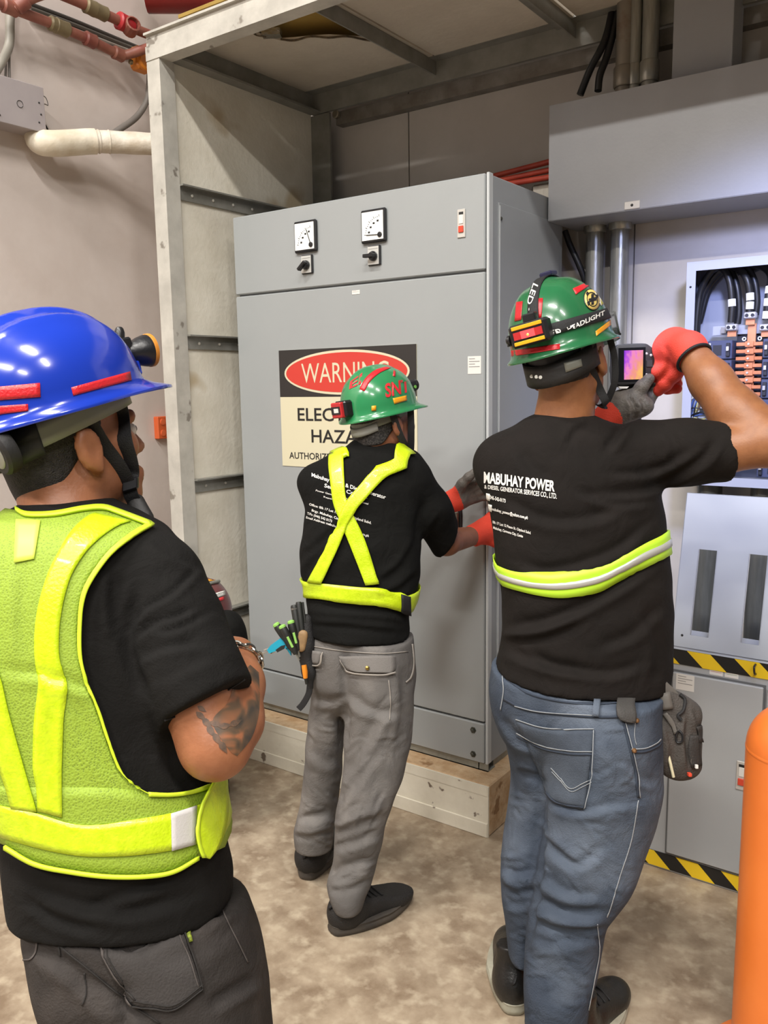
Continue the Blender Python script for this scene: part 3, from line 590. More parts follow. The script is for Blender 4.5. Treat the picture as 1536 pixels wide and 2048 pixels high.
# shallow patches and pencil marks on the left wall
MB().tube(spline([on(u, v, 0, WX+.001) for u, v in ((78, 206), (84, 192), (92, 196), (96, 210), (90, 208), (82, 209))], 4), .0012, 5).build('pencil_note', m_ink, bpy.data.objects['wall_left'])
# ================================================================ SOFT-FORM MODELLER (distance fields -> surface nets)
f32 = np.float32
def smin(a, b, k):
    h = np.clip(0.5+0.5*(b-a)/k, 0, 1); return b*(1-h)+a*h-k*h*(1-h)
def smax(a, b, k): return -smin(-a, -b, k)
def cap(a, b, ra, rb=None):
    a = np.array(a, f32); b = np.array(b, f32); rb = ra if rb is None else rb; ab = b-a; L2 = max(float(ab@ab), 1e-9)
    def f(p):
        d = p-a; t = np.clip((d@ab)/L2, 0, 1); q = d-t[:, None]*ab; return np.sqrt((q*q).sum(1))-(ra+(rb-ra)*t)
    return f
def ecap(a, b, ra, rb, side, flat):
    """capsule with an oval section: radius*flat along side"""
    a = np.array(a, f32); b = np.array(b, f32); ab = b-a; L2 = max(float(ab@ab), 1e-9); s = unit(side).astype(f32); g = 1/flat-1
    def f(p):
        d = p-a; t = np.clip((d@ab)/L2, 0, 1); q = d-t[:, None]*ab; q = q+np.outer((q@s)*g, s); return (np.sqrt((q*q).sum(1))-(ra+(rb-ra)*t))*min(1, flat)
    return f
def chain(pts, rs, k=0.02, side=None, flat=1.0):
    fs = [ecap(pts[i], pts[i+1], rs[i], rs[i+1], side, flat) if side is not None else cap(pts[i], pts[i+1], rs[i], rs[i+1]) for i in range(len(pts)-1)]
    return union(fs, k)
def ellip(c, r, M=None):
    c = np.array(c, f32); r = np.array(r, f32); M = None if M is None else np.array(M, f32)
    def f(p):
        q = p-c
        if M is not None: q = q@M
        k0 = np.sqrt(((q/r)**2).sum(1)); k1 = np.sqrt(((q/(r*r))**2).sum(1))+1e-9; return k0*(k0-1)/k1
    return f
def union(fs, k=0.02):
    def f(p):
        d = fs[0](p)
        for g in fs[1:]: d = smin(d, g(p), k)
        return d
    return f
def grow(fn, r): return lambda p: fn(p)-r
def cut(fn, pt, nrm, k=0.004):
    """keep the side the normal points away from"""
    n = unit(nrm).astype(f32); c = float(np.array(pt)@n)
    return lambda p: smax(fn(p), p@n-f32(c), k)
def smaxf(fn, g, k=.006): return lambda p: smax(fn(p), g(p).astype(f32), k)
def minus(fn, g, k=0.006): return lambda p: smax(fn(p), -g(p), k)
def pchip(x, y, q):
    x = np.asarray(x, float); y = np.asarray(y, float); h = np.diff(x); d = np.diff(y)/h; m = np.zeros(len(x)); m[0] = d[0]; m[-1] = d[-1]
    for i in range(1, len(x)-1):
        m[i] = 0 if d[i-1]*d[i] <= 0 else 2/(1/d[i-1]+1/d[i])
    i = np.clip(np.searchsorted(x, q)-1, 0, len(x)-2); t = (q-x[i])/h[i]
    return (1+2*t)*(1-t)**2*y[i]+t*(1-t)**2*h[i]*m[i]+t*t*(3-2*t)*y[i+1]+t*t*(t-1)*h[i]*m[i+1]
def loft(secs, n=2.3, k=0.01, shrink=0.0, ex=ER, ey=EF):
    """upright form through oval sections (centre, half width along ex, half depth along ey)"""
    S_ = sorted(secs, key=lambda s: s[0][2]); z = np.array([s[0][2] for s in S_]); z = z+np.arange(len(z))*1e-5
    C_ = np.array([s[0] for s in S_]); q = np.linspace(z[0], z[-1], 240)
    cx, cy, a, b = [pchip(z, y, q).astype(f32) for y in (C_@ex, C_@ey, [max(s[1]-shrink, .01) for s in S_], [max(s[2]-shrink, .01) for s in S_])]
    exf, eyf = ex.astype(f32), ey.astype(f32); z0, z1 = f32(z[0]), f32(z[-1])
    def f(p):
        h = p[:, 2]; x = p@exf-np.interp(h, q, cx).astype(f32); y = p@eyf-np.interp(h, q, cy).astype(f32); A = np.interp(h, q, a).astype(f32); B = np.interp(h, q, b).astype(f32)
        K = ((np.abs(x)/A)**n+(np.abs(y)/B)**n)**(1/n)+1e-6; r = np.sqrt(x*x+y*y)
        d = np.where(r > 1e-4, r*(1-1/K), -np.minimum(A, B)); return smax(smax(d, h-z1, k), z0-h, k)
    return f
def pxsecs(rows):
    """rows (v, uL, uR, D, half depth) measured on the photograph at distance D"""
    out = []
    for (v, uL, uR, D, b) in rows:
        l, r = at(uL, v, D), at(uR, v, D); out.append(((l+r)/2, np.linalg.norm(r-l)/2, b))
    return out
def extract(fn, lo, hi, h, C=5):
    lo = np.array(lo, float); nb = np.ceil((np.array(hi)-lo)/(h*C)).astype(int); H = h*C
    def pts(ix, step, off): return (lo.astype(f32)+np.stack(ix, 1).astype(f32)*f32(step)+f32(off)).astype(f32)
    g = np.indices(nb).reshape(3, -1); dc = fn(pts(g, H, H/2)).reshape(nb); act = np.abs(dc) < H*1.7
    N = nb*C+1; node = np.zeros(N, bool); up = act.repeat(C, 0).repeat(C, 1).repeat(C, 2)
    for a in (0, 1):
        for b in (0, 1):
            for c in (0, 1): node[a:a+nb[0]*C, b:b+nb[1]*C, c:c+nb[2]*C] |= up
    V = np.ones(N, f32); sg = np.where(dc < 0, -1, 1).astype(f32).repeat(C, 0).repeat(C, 1).repeat(C, 2); V[:-1, :-1, :-1] = sg
    ix = np.nonzero(node); V[ix] = fn(pts(ix, h, 0))
    neg = V < 0
    s = [slice(0, -1), slice(1, None)]; cnt = sum(neg[s[a], s[b], s[c]].astype(np.int8) for a in (0, 1) for b in (0, 1) for c in (0, 1))
    ci = np.nonzero((cnt > 0) & (cnt < 8)); ncell = len(ci[0]); cid = -np.ones(cnt.shape, np.int64); cid[ci] = np.arange(ncell)
    acc = np.zeros((ncell, 3), f32); num = np.zeros(ncell, f32)
    cor = [(a, b, c) for a in (0, 1) for b in (0, 1) for c in (0, 1)]; val = {q: V[ci[0]+q[0], ci[1]+q[1], ci[2]+q[2]] for q in cor}
    for q in cor:
        for ax in range(3):
            if q[ax] == 0:
                r = list(q); r[ax] = 1; r = tuple(r); a, b = val[q], val[r]; m = (a < 0) != (b < 0); t = np.where(m, a/(a-b+1e-12), 0)
                e = np.array(q, f32)[None, :].repeat(ncell, 0); e[:, ax] = t; acc[m] += e[m]; num[m] += 1
    P = lo+(np.stack(ci, 1)+acc/num[:, None])*h
    faces = []
    for ax in range(3):
        sl0 = [slice(None)]*3; sl1 = [slice(None)]*3; sl0[ax] = slice(0, -1); sl1[ax] = slice(1, None)
        A, B = neg[tuple(sl0)], neg[tuple(sl1)]; e = np.array(np.nonzero(A != B)); o1, o2 = [(1, 2), (2, 0), (0, 1)][ax]
        ok = (e[o1] > 0) & (e[o2] > 0) & (e[o1] < cnt.shape[o1]) & (e[o2] < cnt.shape[o2]); e = e[:, ok]; fl = A[tuple(e)]
        def cell(d1, d2):
            w_ = e.copy(); w_[o1] -= d1; w_[o2] -= d2; return cid[tuple(w_)]
        q = np.stack([cell(1, 1), cell(0, 1), cell(0, 0), cell(1, 0)], 1); q[~fl] = q[~fl][:, ::-1]; faces.append(q)
    return P, np.concatenate(faces)
def normals(P, F):
    a, b, c, d = (P[F[:, i]] for i in range(4)); n = np.cross(c-a, d-b); N = np.zeros_like(P)
    for i in range(4): np.add.at(N, F[:, i], n)
    return N/(np.linalg.norm(N, axis=1)[:, None]+1e-12)
def smooth_mesh(P, F, it=2, lam=0.5):
    e = np.concatenate([F[:, [0, 1]], F[:, [1, 2]], F[:, [2, 3]], F[:, [3, 0]]])
    for _ in range(it):
        A = np.zeros_like(P); c = np.zeros(len(P)); np.add.at(A, e[:, 0], P[e[:, 1]]); np.add.at(c, e[:, 0], 1); np.add.at(A, e[:, 1], P[e[:, 0]]); np.add.at(c, e[:, 1], 1)
        P = P*(1-lam)+lam*A/c[:, None]
    return P
def fold(P, N, folds):
    """cloth creases: each is (pixel line seen from the photographer's side, depth in m, width px, kind)"""
    u, v, z = proj(P); face = np.clip(-((P-CAM)*N).sum(1)/np.linalg.norm(P-CAM, axis=1)*2.5, 0, 1); D = np.zeros(len(P))
    for (pl, amp, wd, kd) in folds:
        q = spline(np.array(pl, float), 6) if len(pl) > 2 else np.array(pl, float)
        m = (u > q[:, 0].min()-3*wd) & (u < q[:, 0].max()+3*wd) & (v > q[:, 1].min()-3*wd) & (v < q[:, 1].max()+3*wd)
        if not m.any(): continue
        x = np.stack([u[m], v[m]], 1); best = np.full(len(x), 1e9); sd = np.zeros(len(x)); tt = np.zeros(len(x)); n = len(q)-1
        for i in range(n):
            a, b = q[i], q[i+1]; ab = b-a; t = np.clip(((x-a)@ab)/(ab@ab+1e-9), 0, 1); r = x-a-t[:, None]*ab; d = np.hypot(r[:, 0], r[:, 1]); s = np.sign(ab[0]*r[:, 1]-ab[1]*r[:, 0])
            k = d < best; best[k] = d[k]; sd[k] = (s*d)[k]; tt[k] = ((i+t)/n)[k]
        ta = np.clip(np.minimum(tt, 1-tt)*5+0.15, 0, 1); s = sd/wd
        pr = np.exp(-s*s) if kd == 'r' else (1.6*s*np.exp(-s*s)-0.35*np.exp(-s*s*2))
        D[m] += amp*pr*ta
    return P+N*(D*face)[:, None]
def ripple(P, N, amp, sc, seed):
    r = np.random.RandomState(seed); D = np.zeros(len(P))
    for i in range(9):
        k = r.normal(size=3)*sc*(1+0.5*r.rand()); D += np.sin(P@k+r.rand()*6.28)
    return P+N*(D*amp/3)[:, None]
def soft(name, fn, lo, hi, h, material, parent=None, folds=None, rip=None, sm=1, mats=None, pick=None, **kw):
    P, F = extract(fn, lo, hi, h)
    if sm: P = smooth_mesh(P, F, sm)
    N = normals(P, F)
    if rip: P = ripple(P, N, *rip); 
    if folds: P = fold(P, N, folds)
    o = wmesh(name, P, F, material, parent, True, **kw)
    if mats:
        for m in mats: o.data.materials.append(m)
        o.data.polygons.foreach_set('material_index', pick(P[F].mean(1), normals(P, F)[F].mean(1)).astype(np.int32))
    o_bv = BVHTree.FromPolygons([tuple(p) for p in P], [tuple(map(int, q)) for q in F])
    return o, o_bv
def bounds(pts, pad):
    P = np.array(pts); return P.min(0)-pad, P.max(0)+pad
# ---- cloth and print laid on a surface
def hitp(bv, u, v, off, dflt=None):
    d = ray(u, v); h = bv.ray_cast(Vector(CAM), Vector(d))
    if h[0] is None: return dflt
    n = np.array(h[1]); 
    if n@d > 0: n = -n
    return np.array(h[0])+n*off
def snap(bv, p, off):
    h = bv.find_nearest(Vector(p)); n = np.array(h[1]); return np.array(h[0])+n*off
def lerp_poly(pl, t):
    P = np.array(pl, float); s = np.concatenate([[0], np.cumsum(np.linalg.norm(np.diff(P, axis=0), axis=1))]); s /= s[-1]
    return np.array([np.interp(t, s, P[:, i]) for i in range(P.shape[1])])
def sheet(name, G, material, parent, thick=0.0, closed=False, **kw):
    """grid of points -> cloth sheet"""
    n, m = len(G), len(G[0]); V = [p for r in G for p in r]; F = [(i*m+j, i*m+j+1, (i+1)*m+j+1, (i+1)*m+j) for i in range(n-1) for j in range(m-1)]
    if closed: F += [((n-1)*m+j, (n-1)*m+j+1, j+1, j) for j in range(m-1)]
    o = wmesh(name, V, F, material, parent, True, **kw)
    if thick: s = o.modifiers.new('thick', 'SOLIDIFY'); s.thickness = thick; s.offset = 0.0
    return o
def strip(name, bv, left, right, material, parent, n=24, m=5, off=0.003, thick=0.0015, pre=(), post=(), topc=None, **kw):
    """ribbon between two pixel lines, lying on bv; pre/post = world offsets continuing it out of sight"""
    G = []; last = None
    L_ = spline(left, 6) if len(left) > 2 else left; R_ = spline(right, 6) if len(right) > 2 else right
    for i in range(n):
        a, b = lerp_poly(L_, i/(n-1)), lerp_poly(R_, i/(n-1)); row = []
        for j in range(m):
            q = a+(b-a)*j/(m-1)
            if topc is not None: q = q+max(0, 1-i/(n-1)/.14)*(lerp_poly(topc, j/(m-1))-(np.array(topc[0])+(np.array(topc[-1])-np.array(topc[0]))*j/(m-1)))
            p = hitp(bv, q[0], q[1], off)
            if p is None:
                c = last[j] if last is not None else None
                D = proj(c)[2] if c is not None else proj(np.array(bv.find_nearest(Vector(at(q[0], q[1], 2.0)))[0]))[2]
                p = snap(bv, at(q[0], q[1], D), off)
            row.append(p)
        G.append(row); last = row
    for d in pre: G.insert(0, [snap(bv, p+np.array(d), off) for p in G[0]])
    for d in post: G.append([snap(bv, p+np.array(d), off) for p in G[-1]])
    return sheet(name, G, material, parent, thick, **kw)
def wrap_band(name, bv, top, bot, axis_c, material, parent, n=40, m=5, off=0.004, thick=0.002, back=26, frac=(0, 1), **kw):
    """belt round a body: front half follows pixel lines left to right, far half closes it"""
    G = []; T_ = spline(top, 6); B_2 = spline(bot, 6)
    for i in range(n):
        a, b = lerp_poly(T_, i/(n-1)), lerp_poly(B_2, i/(n-1)); a, b = a+(b-a)*frac[0], a+(b-a)*frac[1]; row = []
        for j in range(m):
            q = a+(b-a)*j/(m-1); row.append(hitp(bv, q[0], q[1], off))
        G.append(row)
    good = [i for i, r in enumerate(G) if all(p is not None for p in r)]; G = G[good[0]:good[-1]+1]
    G = [r for r in G if all(p is not None for p in r)]
    c = np.array(axis_c, float); A0 = [G[-1][j] for j in range(m)]; A1 = [G[0][j] for j in range(m)]
    def ang(p): d = p-c; return math.atan2(d@EF, d@ER)
    t0, t1 = ang(A0[m//2]), ang(A1[m//2])
    if t1 < t0: t1 += 2*math.pi
    for i in range(1, back):
        w_ = i/back; t = t0+(t1-t0)*w_; d = ER*math.cos(t)+EF*math.sin(t); row = []
        for j in range(m):
            z = A0[j][2]*(1-w_)+A1[j][2]*w_; o_ = np.array([c[0], c[1], z])+d*0.6; h = bv.ray_cast(Vector(o_), Vector(-d))
            row.append(np.array(h[0])+d*off if h[0] is not None else np.array([c[0], c[1], z])+d*0.15)
        G.append(row)
    return sheet(name, G, material, parent, thick, closed=True, **kw)
def patch(name, bv, quad, material, parent, n=8, m=6, off=0.002, thick=0.001, **kw):
    """quad TL TR BR BL in pixels laid on bv"""
    q = [np.array(p, float) for p in quad]
    return strip(name, bv, [q[0], q[3]], [q[1], q[2]], material, parent, n, m, off, thick, **kw)
def print_text(name, bv, txt, quad, material, parent, off=0.0015, bold=0.0, **kw):
    v, f, a = text_mesh(txt, bold); q = [np.array(p, float) for p in quad]; P = []
    for (x, y) in v:
        t = q[0]+(q[1]-q[0])*x; b = q[3]+(q[2]-q[3])*x; px = b+(t-b)*y; h = hitp(bv, px[0], px[1], off)
        if h is None: h = P[-1] if P else snap(bv, at(px[0], px[1], 2), off)
        P.append(h)
    return wmesh(name, P, f, material, parent, **kw)

# ---------------------------------------------------------------- human parts
class Head:
    """head frame: c at ear level between the ears; phi = heading turned right from straight away; pitch up; roll"""
    def __init__(s, c, phi, pitch=0.0, roll=0.0, sc=1.0):
        s.c = np.array(c, float); s.sc = sc; ph, pi, ro = math.radians(phi), math.radians(pitch), math.radians(roll)
        fw = EF*math.cos(ph)+ER*math.sin(ph); sd = ER*math.cos(ph)-EF*math.sin(ph); up = EZ
        fw, up = fw*math.cos(pi)+up*math.sin(pi), up*math.cos(pi)-fw*math.sin(pi)
        sd, up = sd*math.cos(ro)+up*math.sin(ro), up*math.cos(ro)-sd*math.sin(ro)
        s.M = np.stack([sd, fw, up], 1)
    def w(s, x, y, z): return s.c+s.M@(np.array([x, y, z])*s.sc)
    def skin(s, neck_to, neck_r=0.056):
        M, k = s.M, s.sc; W = s.w; E = lambda c, r: ellip(W(*c), np.array(r)*k, M)
        fs = [E((0, -.012, .042), (.075, .097, .09)), E((0, .028, -.03), (.06, .064, .08)), cap(W(0, -.02, -.05), neck_to, neck_r*k, neck_r*1.12*k), E((0, -.05, -.03), (.055, .045, .06))]
        for q in (-1, 1): fs += [cap(W(q*.05, .0, -.05), W(q*.012, .066, -.098), .022*k, .02*k), E((q*.042, .058, -.022), (.026, .026, .024))]
        base = union(fs, .022)
        fine = [cap(W(-.034, .088, .016), W(.034, .088, .016), .012*k), cap(W(0, .092, .004), W(0, .108, -.034), .008*k, .012*k), cap(W(-.011, .095, -.037), W(.011, .095, -.037), .009*k), cap(W(-.02, .088, -.068), W(.02, .088, -.068), .008*k), cap(W(-.016, .086, -.08), W(.016, .086, -.08), .008*k)]
        d1 = union([base]+fine, .010)
        for q in (-1, 1): d1 = minus(d1, E((q*.032, .108, -.004), (.016, .014, .009)), .01)
        ears = []
        for q in (-1, 1):
            e = minus(ellip(W(q*.082, -.012, -.012), np.array((.011, .021, .034))*k, M), ellip(W(q*.096, -.008, -.008), np.array((.010, .012, .022))*k, M), .004); ears += [e, cap(W(q*.078, -.006, -.036), W(q*.08, -.004, -.042), .008*k)]
        return union([d1]+ears, .006)
    def hair(s, lo=-.055, off=.004, front=.03):
        M, k = s.M, s.sc; W = s.w
        f = union([ellip(W(0, -.012, .042), np.array((.075, .097, .09))*k, M), ellip(W(0, -.05, -.03), np.array((.055, .045, .06))*k, M), cap(W(0, -.02, -.05), W(0, -.035, -.12), .056*k, .058*k)], .022)
        g = grow(f, off*k); g = cut(g, W(0, 0, lo), -M[:, 2], .006); g = cut(g, W(0, front, 0), M[:, 1]+.25*M[:, 2], .006); g = cut(g, W(0, -.015, -.02), M[:, 1]*.8-M[:, 2]*.9, .006)
        return g
def eyes(h, parent):
    for q in (-1, 1):
        k = MB(); n = 12
        k.lathe(h.w(q*.032, .0835, -.004), h.M[:, 1], [(.0115*math.sin(t), -.0115*math.cos(t)) for t in np.linspace(0.05, 3.09, 10)], n).build('eye', mat('eye_white', '#d8d3cc', .2), parent, True)
        MB().lathe(h.w(q*.032, .093, -.004), h.M[:, 1], [(.0055, 0), (.0045, .0022), (.001, .003)], n).build('iris', mat('iris', '#1a100b', .15), parent, True)
def hand(w, fwd, back, thumb, curl=(20, 25, 20), sc=1.0, spread=6, thumb_curl=20, tv=None):
    """palm and five jointed fingers as distance forms: w wrist, fwd along the palm, back = back of hand, thumb = +1/-1 side of (fwd x back)"""
    w = np.array(w, float); f = unit(fwd); b = unit(np.array(back)-f*(np.array(back)@f)); t = np.cross(f, b)*thumb; fs = []
    off = (.031, .0105, -.0105, -.030); ln = (1.0, 1.08, 1.0, .8); kn = (.086, .09, .086, .078)
    tips = []
    for i in range(4):
        k0 = w+t*off[i]*.55*sc+f*.012*sc; k1 = w+f*kn[i]*sc+t*off[i]*sc; fs.append(cap(k0, k1, .0165*sc, .0125*sc))
        p = k1; ang = 0.0; cu = curl[i] if isinstance(curl[0], (tuple, list)) else curl
        sp = math.radians(spread*(1.5-i)); d0 = unit(f*math.cos(sp)+t*math.sin(sp)); r = .0108 if i < 3 else .0095
        for j, L_ in enumerate((.042, .027, .022)):
            ang += math.radians(cu[j]); d = d0*math.cos(ang)-b*math.sin(ang); q = p+d*L_*ln[i]*sc; fs.append(cap(p, q, r*sc*(1-.07*j), r*sc*(.93-.07*j))); p = q
        tips.append(p)
    a0 = w+f*.018*sc+t*.022*sc-b*.006*sc; dv = unit(tv) if tv is not None else unit(f*.65+t*.7-b*.35); a1 = a0+dv*.042*sc; c = math.radians(thumb_curl); d2 = unit(dv*math.cos(c)+(f*.9-b*.3)*math.sin(c)); a2 = a1+d2*.032*sc; a3 = a2+unit(d2+f*.3)*.024*sc
    fs += [cap(a0, a1, .017*sc, .0135*sc), cap(a1, a2, .013*sc, .0115*sc), cap(a2, a3, .0115*sc, .0095*sc)]
    return union(fs, .008*sc), tips
def helmet(h, name, label, m_shell, z0=.045, a=.112, b=.142, H=.142, ridge=.0, peak=.045, brim=.012, tilt=0.0):
    """hard hat on head h; returns root, bvh of shell, frame function (x side, y front, z up from the rim plane)"""
    ti = math.radians(tilt); up = h.M[:, 2]*math.cos(ti)-h.M[:, 1]*math.sin(ti); fw = h.M[:, 1]*math.cos(ti)+h.M[:, 2]*math.sin(ti); sd = h.M[:, 0]; o = h.w(0, -.006, z0); k = h.sc
    def W(x, y, z): return o+(sd*x+fw*y+up*z)*k
    root = empty(name, label, 'helmet', o); n = 96; prof = []
    for t in np.linspace(0.0, math.pi/2, 20): prof.append((max(math.sin(t), 1e-3)**.88, math.cos(t)**.9 if t < 1.57 else 0, 0))
    rings = []
    for (s_, c_, _) in prof:
        r = []
        for i in range(n):
            th = 2*math.pi*i/n; x, y = a*math.cos(th)*s_, b*math.sin(th)*s_; z = H*c_
            if ridge:
                top = np.clip(1.25*c_, 0, 1)
                bump = ridge*(math.exp(-(x/.020)**4)*1.0+.55*math.exp(-((abs(x)-.052)/.012)**2))*top*(1 if y > -b*.9 else .6); g = 1+bump/.14; x *= 1+bump*.3; z += bump
            r.append((x, y, z))
        rings.append(r)
    def outer(ex, dz):
        r = []
        for i in range(n):
            th = 2*math.pi*i/n; f_ = max(0, math.sin(th))**3; g = max(0, -math.sin(th))**4; e = ex*(brim+peak*f_+.004*g); x = (a+e)*math.cos(th); y = (b+e*(1.0 if f_ else 1))*math.sin(th)
            r.append((x, y, dz-ex*(.004+.010*f_+.004*g)))
        return r
    rings += [[(x*1.02, y*1.02, -.006) for (x, y, z) in rings[-1]], outer(.35, -.009), outer(1.0, -.012), outer(1.02, -.0155), outer(.98, -.017), outer(.2, -.0135)]
    inner = [[(x*.965, y*.97, z-.006) for (x, y, z) in r] for r in reversed(rings[:20])]; rings += inner
    V = [W(*p) for r in rings for p in r]; m = len(rings); F = [(i*n+j, i*n+(j+1) % n, (i+1)*n+(j+1) % n, (i+1)*n+j) for i in range(m-1) for j in range(n)]
    sh = wmesh('shell', V, F, m_shell, root, True); bm = bmesh.new(); bm.from_mesh(sh.data); bmesh.ops.remove_doubles(bm, verts=bm.verts, dist=1e-5); bmesh.ops.recalc_face_normals(bm, faces=bm.faces); bm.to_mesh(sh.data); bm.free(); sh.data.set_sharp_from_angle(angle=math.radians(55))
    bv = BVHTree.FromPolygons([tuple(p) for p in V], F[:26*n]); return root, bv, W
def head_ring(root, W, name, m, a, b, zf, zb, hgt, th=.003, t0=0, t1=360, **kw):
    """band round the head inside the helmet; zf/zb = height at front/back"""
    G = []
    for t in np.radians(np.linspace(t0, t1, 60)):
        s = (1-math.sin(t))/2; z = zf+(zb-zf)*s**1.6; G.append([W(a*math.cos(t), b*math.sin(t), z+hgt/2-hgt*j/3) for j in range(4)])
    return sheet(name, G, m, root, th, **kw)
# ================================================================ PEOPLE
def skinmat(n, c, c2): return mat(n, c, .48, col2=c2, vscale=30, bump=.12, bscale=220, sss=.08)
m_skin1 = skinmat('skin_tan', '#9c6545', '#8e5a3c'); m_skin2 = skinmat('skin_brown', '#8d5a40', '#7f5038'); m_skin3 = skinmat('skin_bronze', '#94623f', '#865636')
m_hair = mat('black_hair', '#14110f', .6, col2='#2a2522', vscale=160, bump=.8, bscale=500)
m_hair2 = mat('greying_hair', '#1d1b1a', .6, col2='#5b5753', vscale=190, bump=.9, bscale=500, contrast=(.45, .75))
m_shirt1 = mat('black_cotton', '#171615', .9, col2='#131211', vscale=9, bump=.25, bscale=420, spec=.16, wr=(16, .25))
m_shirt2 = mat('black_cotton_washed', '#141413', .9, col2='#10100f', vscale=9, bump=.2, bscale=420, spec=.14, wr=(20, .25))
m_shirt3 = mat('black_jersey', '#1b1715', .88, col2='#161311', vscale=9, bump=.2, bscale=420, spec=.18, wr=(17, .22))
m_print = mat('white_print', '#d9d7d2', .7)
m_rub = mat('black_rubber', '#1b1a1a', .6, bump=.2, bscale=120)
m_web = mat('black_webbing', '#141416', .7, bump=.4, bscale=500)
m_grey = mat('grey_plastic', '#76776f', .45)
m_neon = mat('neon_tape', '#b4cd0c', .35, col2='#c3da20', vscale=90, bump=.25, bscale=240, coat=.2)
m_bind = mat('neon_binding', '#c2dc2a', .55)
m_glove_o = mat('glove_orange', '#d8412a', .75, bump=.5, bscale=380); m_glove_g = mat('glove_grey', '#4d4945', .6, bump=.5, bscale=200, col2='#6a645d', vscale=40)

def shoe(person, heel, d, L, m_up, m_sole, hgt=.075, nm='shoe', label=None, ank=.0, soleh=.03):
    """laced shoe: heel point on the floor, direction d"""
    h0 = np.array([heel[0], heel[1], 0.0]); d = unit([d[0], d[1], 0]); s = np.array([d[1], -d[0], 0]); W = lambda y, x, z: h0+d*y*L+s*x+np.array([0, 0, z])
    body = union([ellip(W(.17, 0, .05), (.047, .055, .055), np.stack([s, d, EZ], 1)), ellip(W(.45, 0, .045), (.048, .09, .05), np.stack([s, d, EZ], 1)), ellip(W(.76, .004, .033), (.050, .075, .036), np.stack([s, d, EZ], 1)), cap(W(.2, 0, .06), W(.26, 0, hgt+.03+ank), .043, .044)], .03)
    body = cut(body, (0, 0, soleh*.6), (0, 0, -1), .003); body = cut(body, W(.2, 0, hgt+.02+ank), EZ+.25*d, .006)
    up, bv = soft(nm, body, *bounds([W(-.1, -.06, 0), W(1.05, .06, .2+ank), W(-.1, .06, 0), W(1.05, -.06, .2)], .02), .005, m_up, person, label=label)
    def outl(e):
        pts = []
        for t in np.linspace(0, 2*math.pi, 40, endpoint=False):
            y = .5-.5*math.cos(t); wd = (.044+.012*math.sin(math.pi*min(1, max(0, y*1.15-.1)))**1.0+.006*(y > .5)*(1-y)); x = math.sin(t); x = math.copysign(abs(x)**.62, x)*wd
            pts.append((y*(1+2*e/L)-e/L, x*(1+e/.05)))
        return pts
    V = []; prof = [(0, .0), (.004, .004), (.006, soleh*.5), (.002, soleh*.7), (.004, soleh*.95), (-.004, soleh*1.1)]
    for (e, z) in prof: V += [W(y, x, z+(.010*max(0, y-.75)*4 if z < .003 else .006*max(0, y-.7)*3)) for (y, x) in outl(e)]
    n = 40; F = [(i*n+j, i*n+(j+1) % n, (i+1)*n+(j+1) % n, (i+1)*n+j) for i in range(len(prof)-1) for j in range(n)]+[tuple(range(n-1, -1, -1)), tuple(range((len(prof)-1)*n, len(prof)*n))]
    wmesh('sole', V, F, m_sole, up, True).data.set_sharp_from_angle(angle=math.radians(50))
    k = MB()
    for i in range(4):
        y = .36+.07*i; z = [.105, .098, .09, .082][i]
        k2 = MB().tube(spline([snap(bv, W(y, -.03, z-.012), .002), snap(bv, W(y+.02, 0, z+.02), .003), snap(bv, W(y, .03, z-.012), .002)], 5), .0028, 6).build('lace', m_web, up, True)
    MB().tube(spline([snap(bv, W(.0, -.006, hgt), .001), snap(bv, W(-.03, 0, hgt+.01), .006), snap(bv, W(.0, .006, hgt+.02), .001)], 5), .004, 6).build('pull_loop', m_web, up, True)
    return up
def leg(rows, n=2.1): return loft(pxsecs(rows), n, .006)

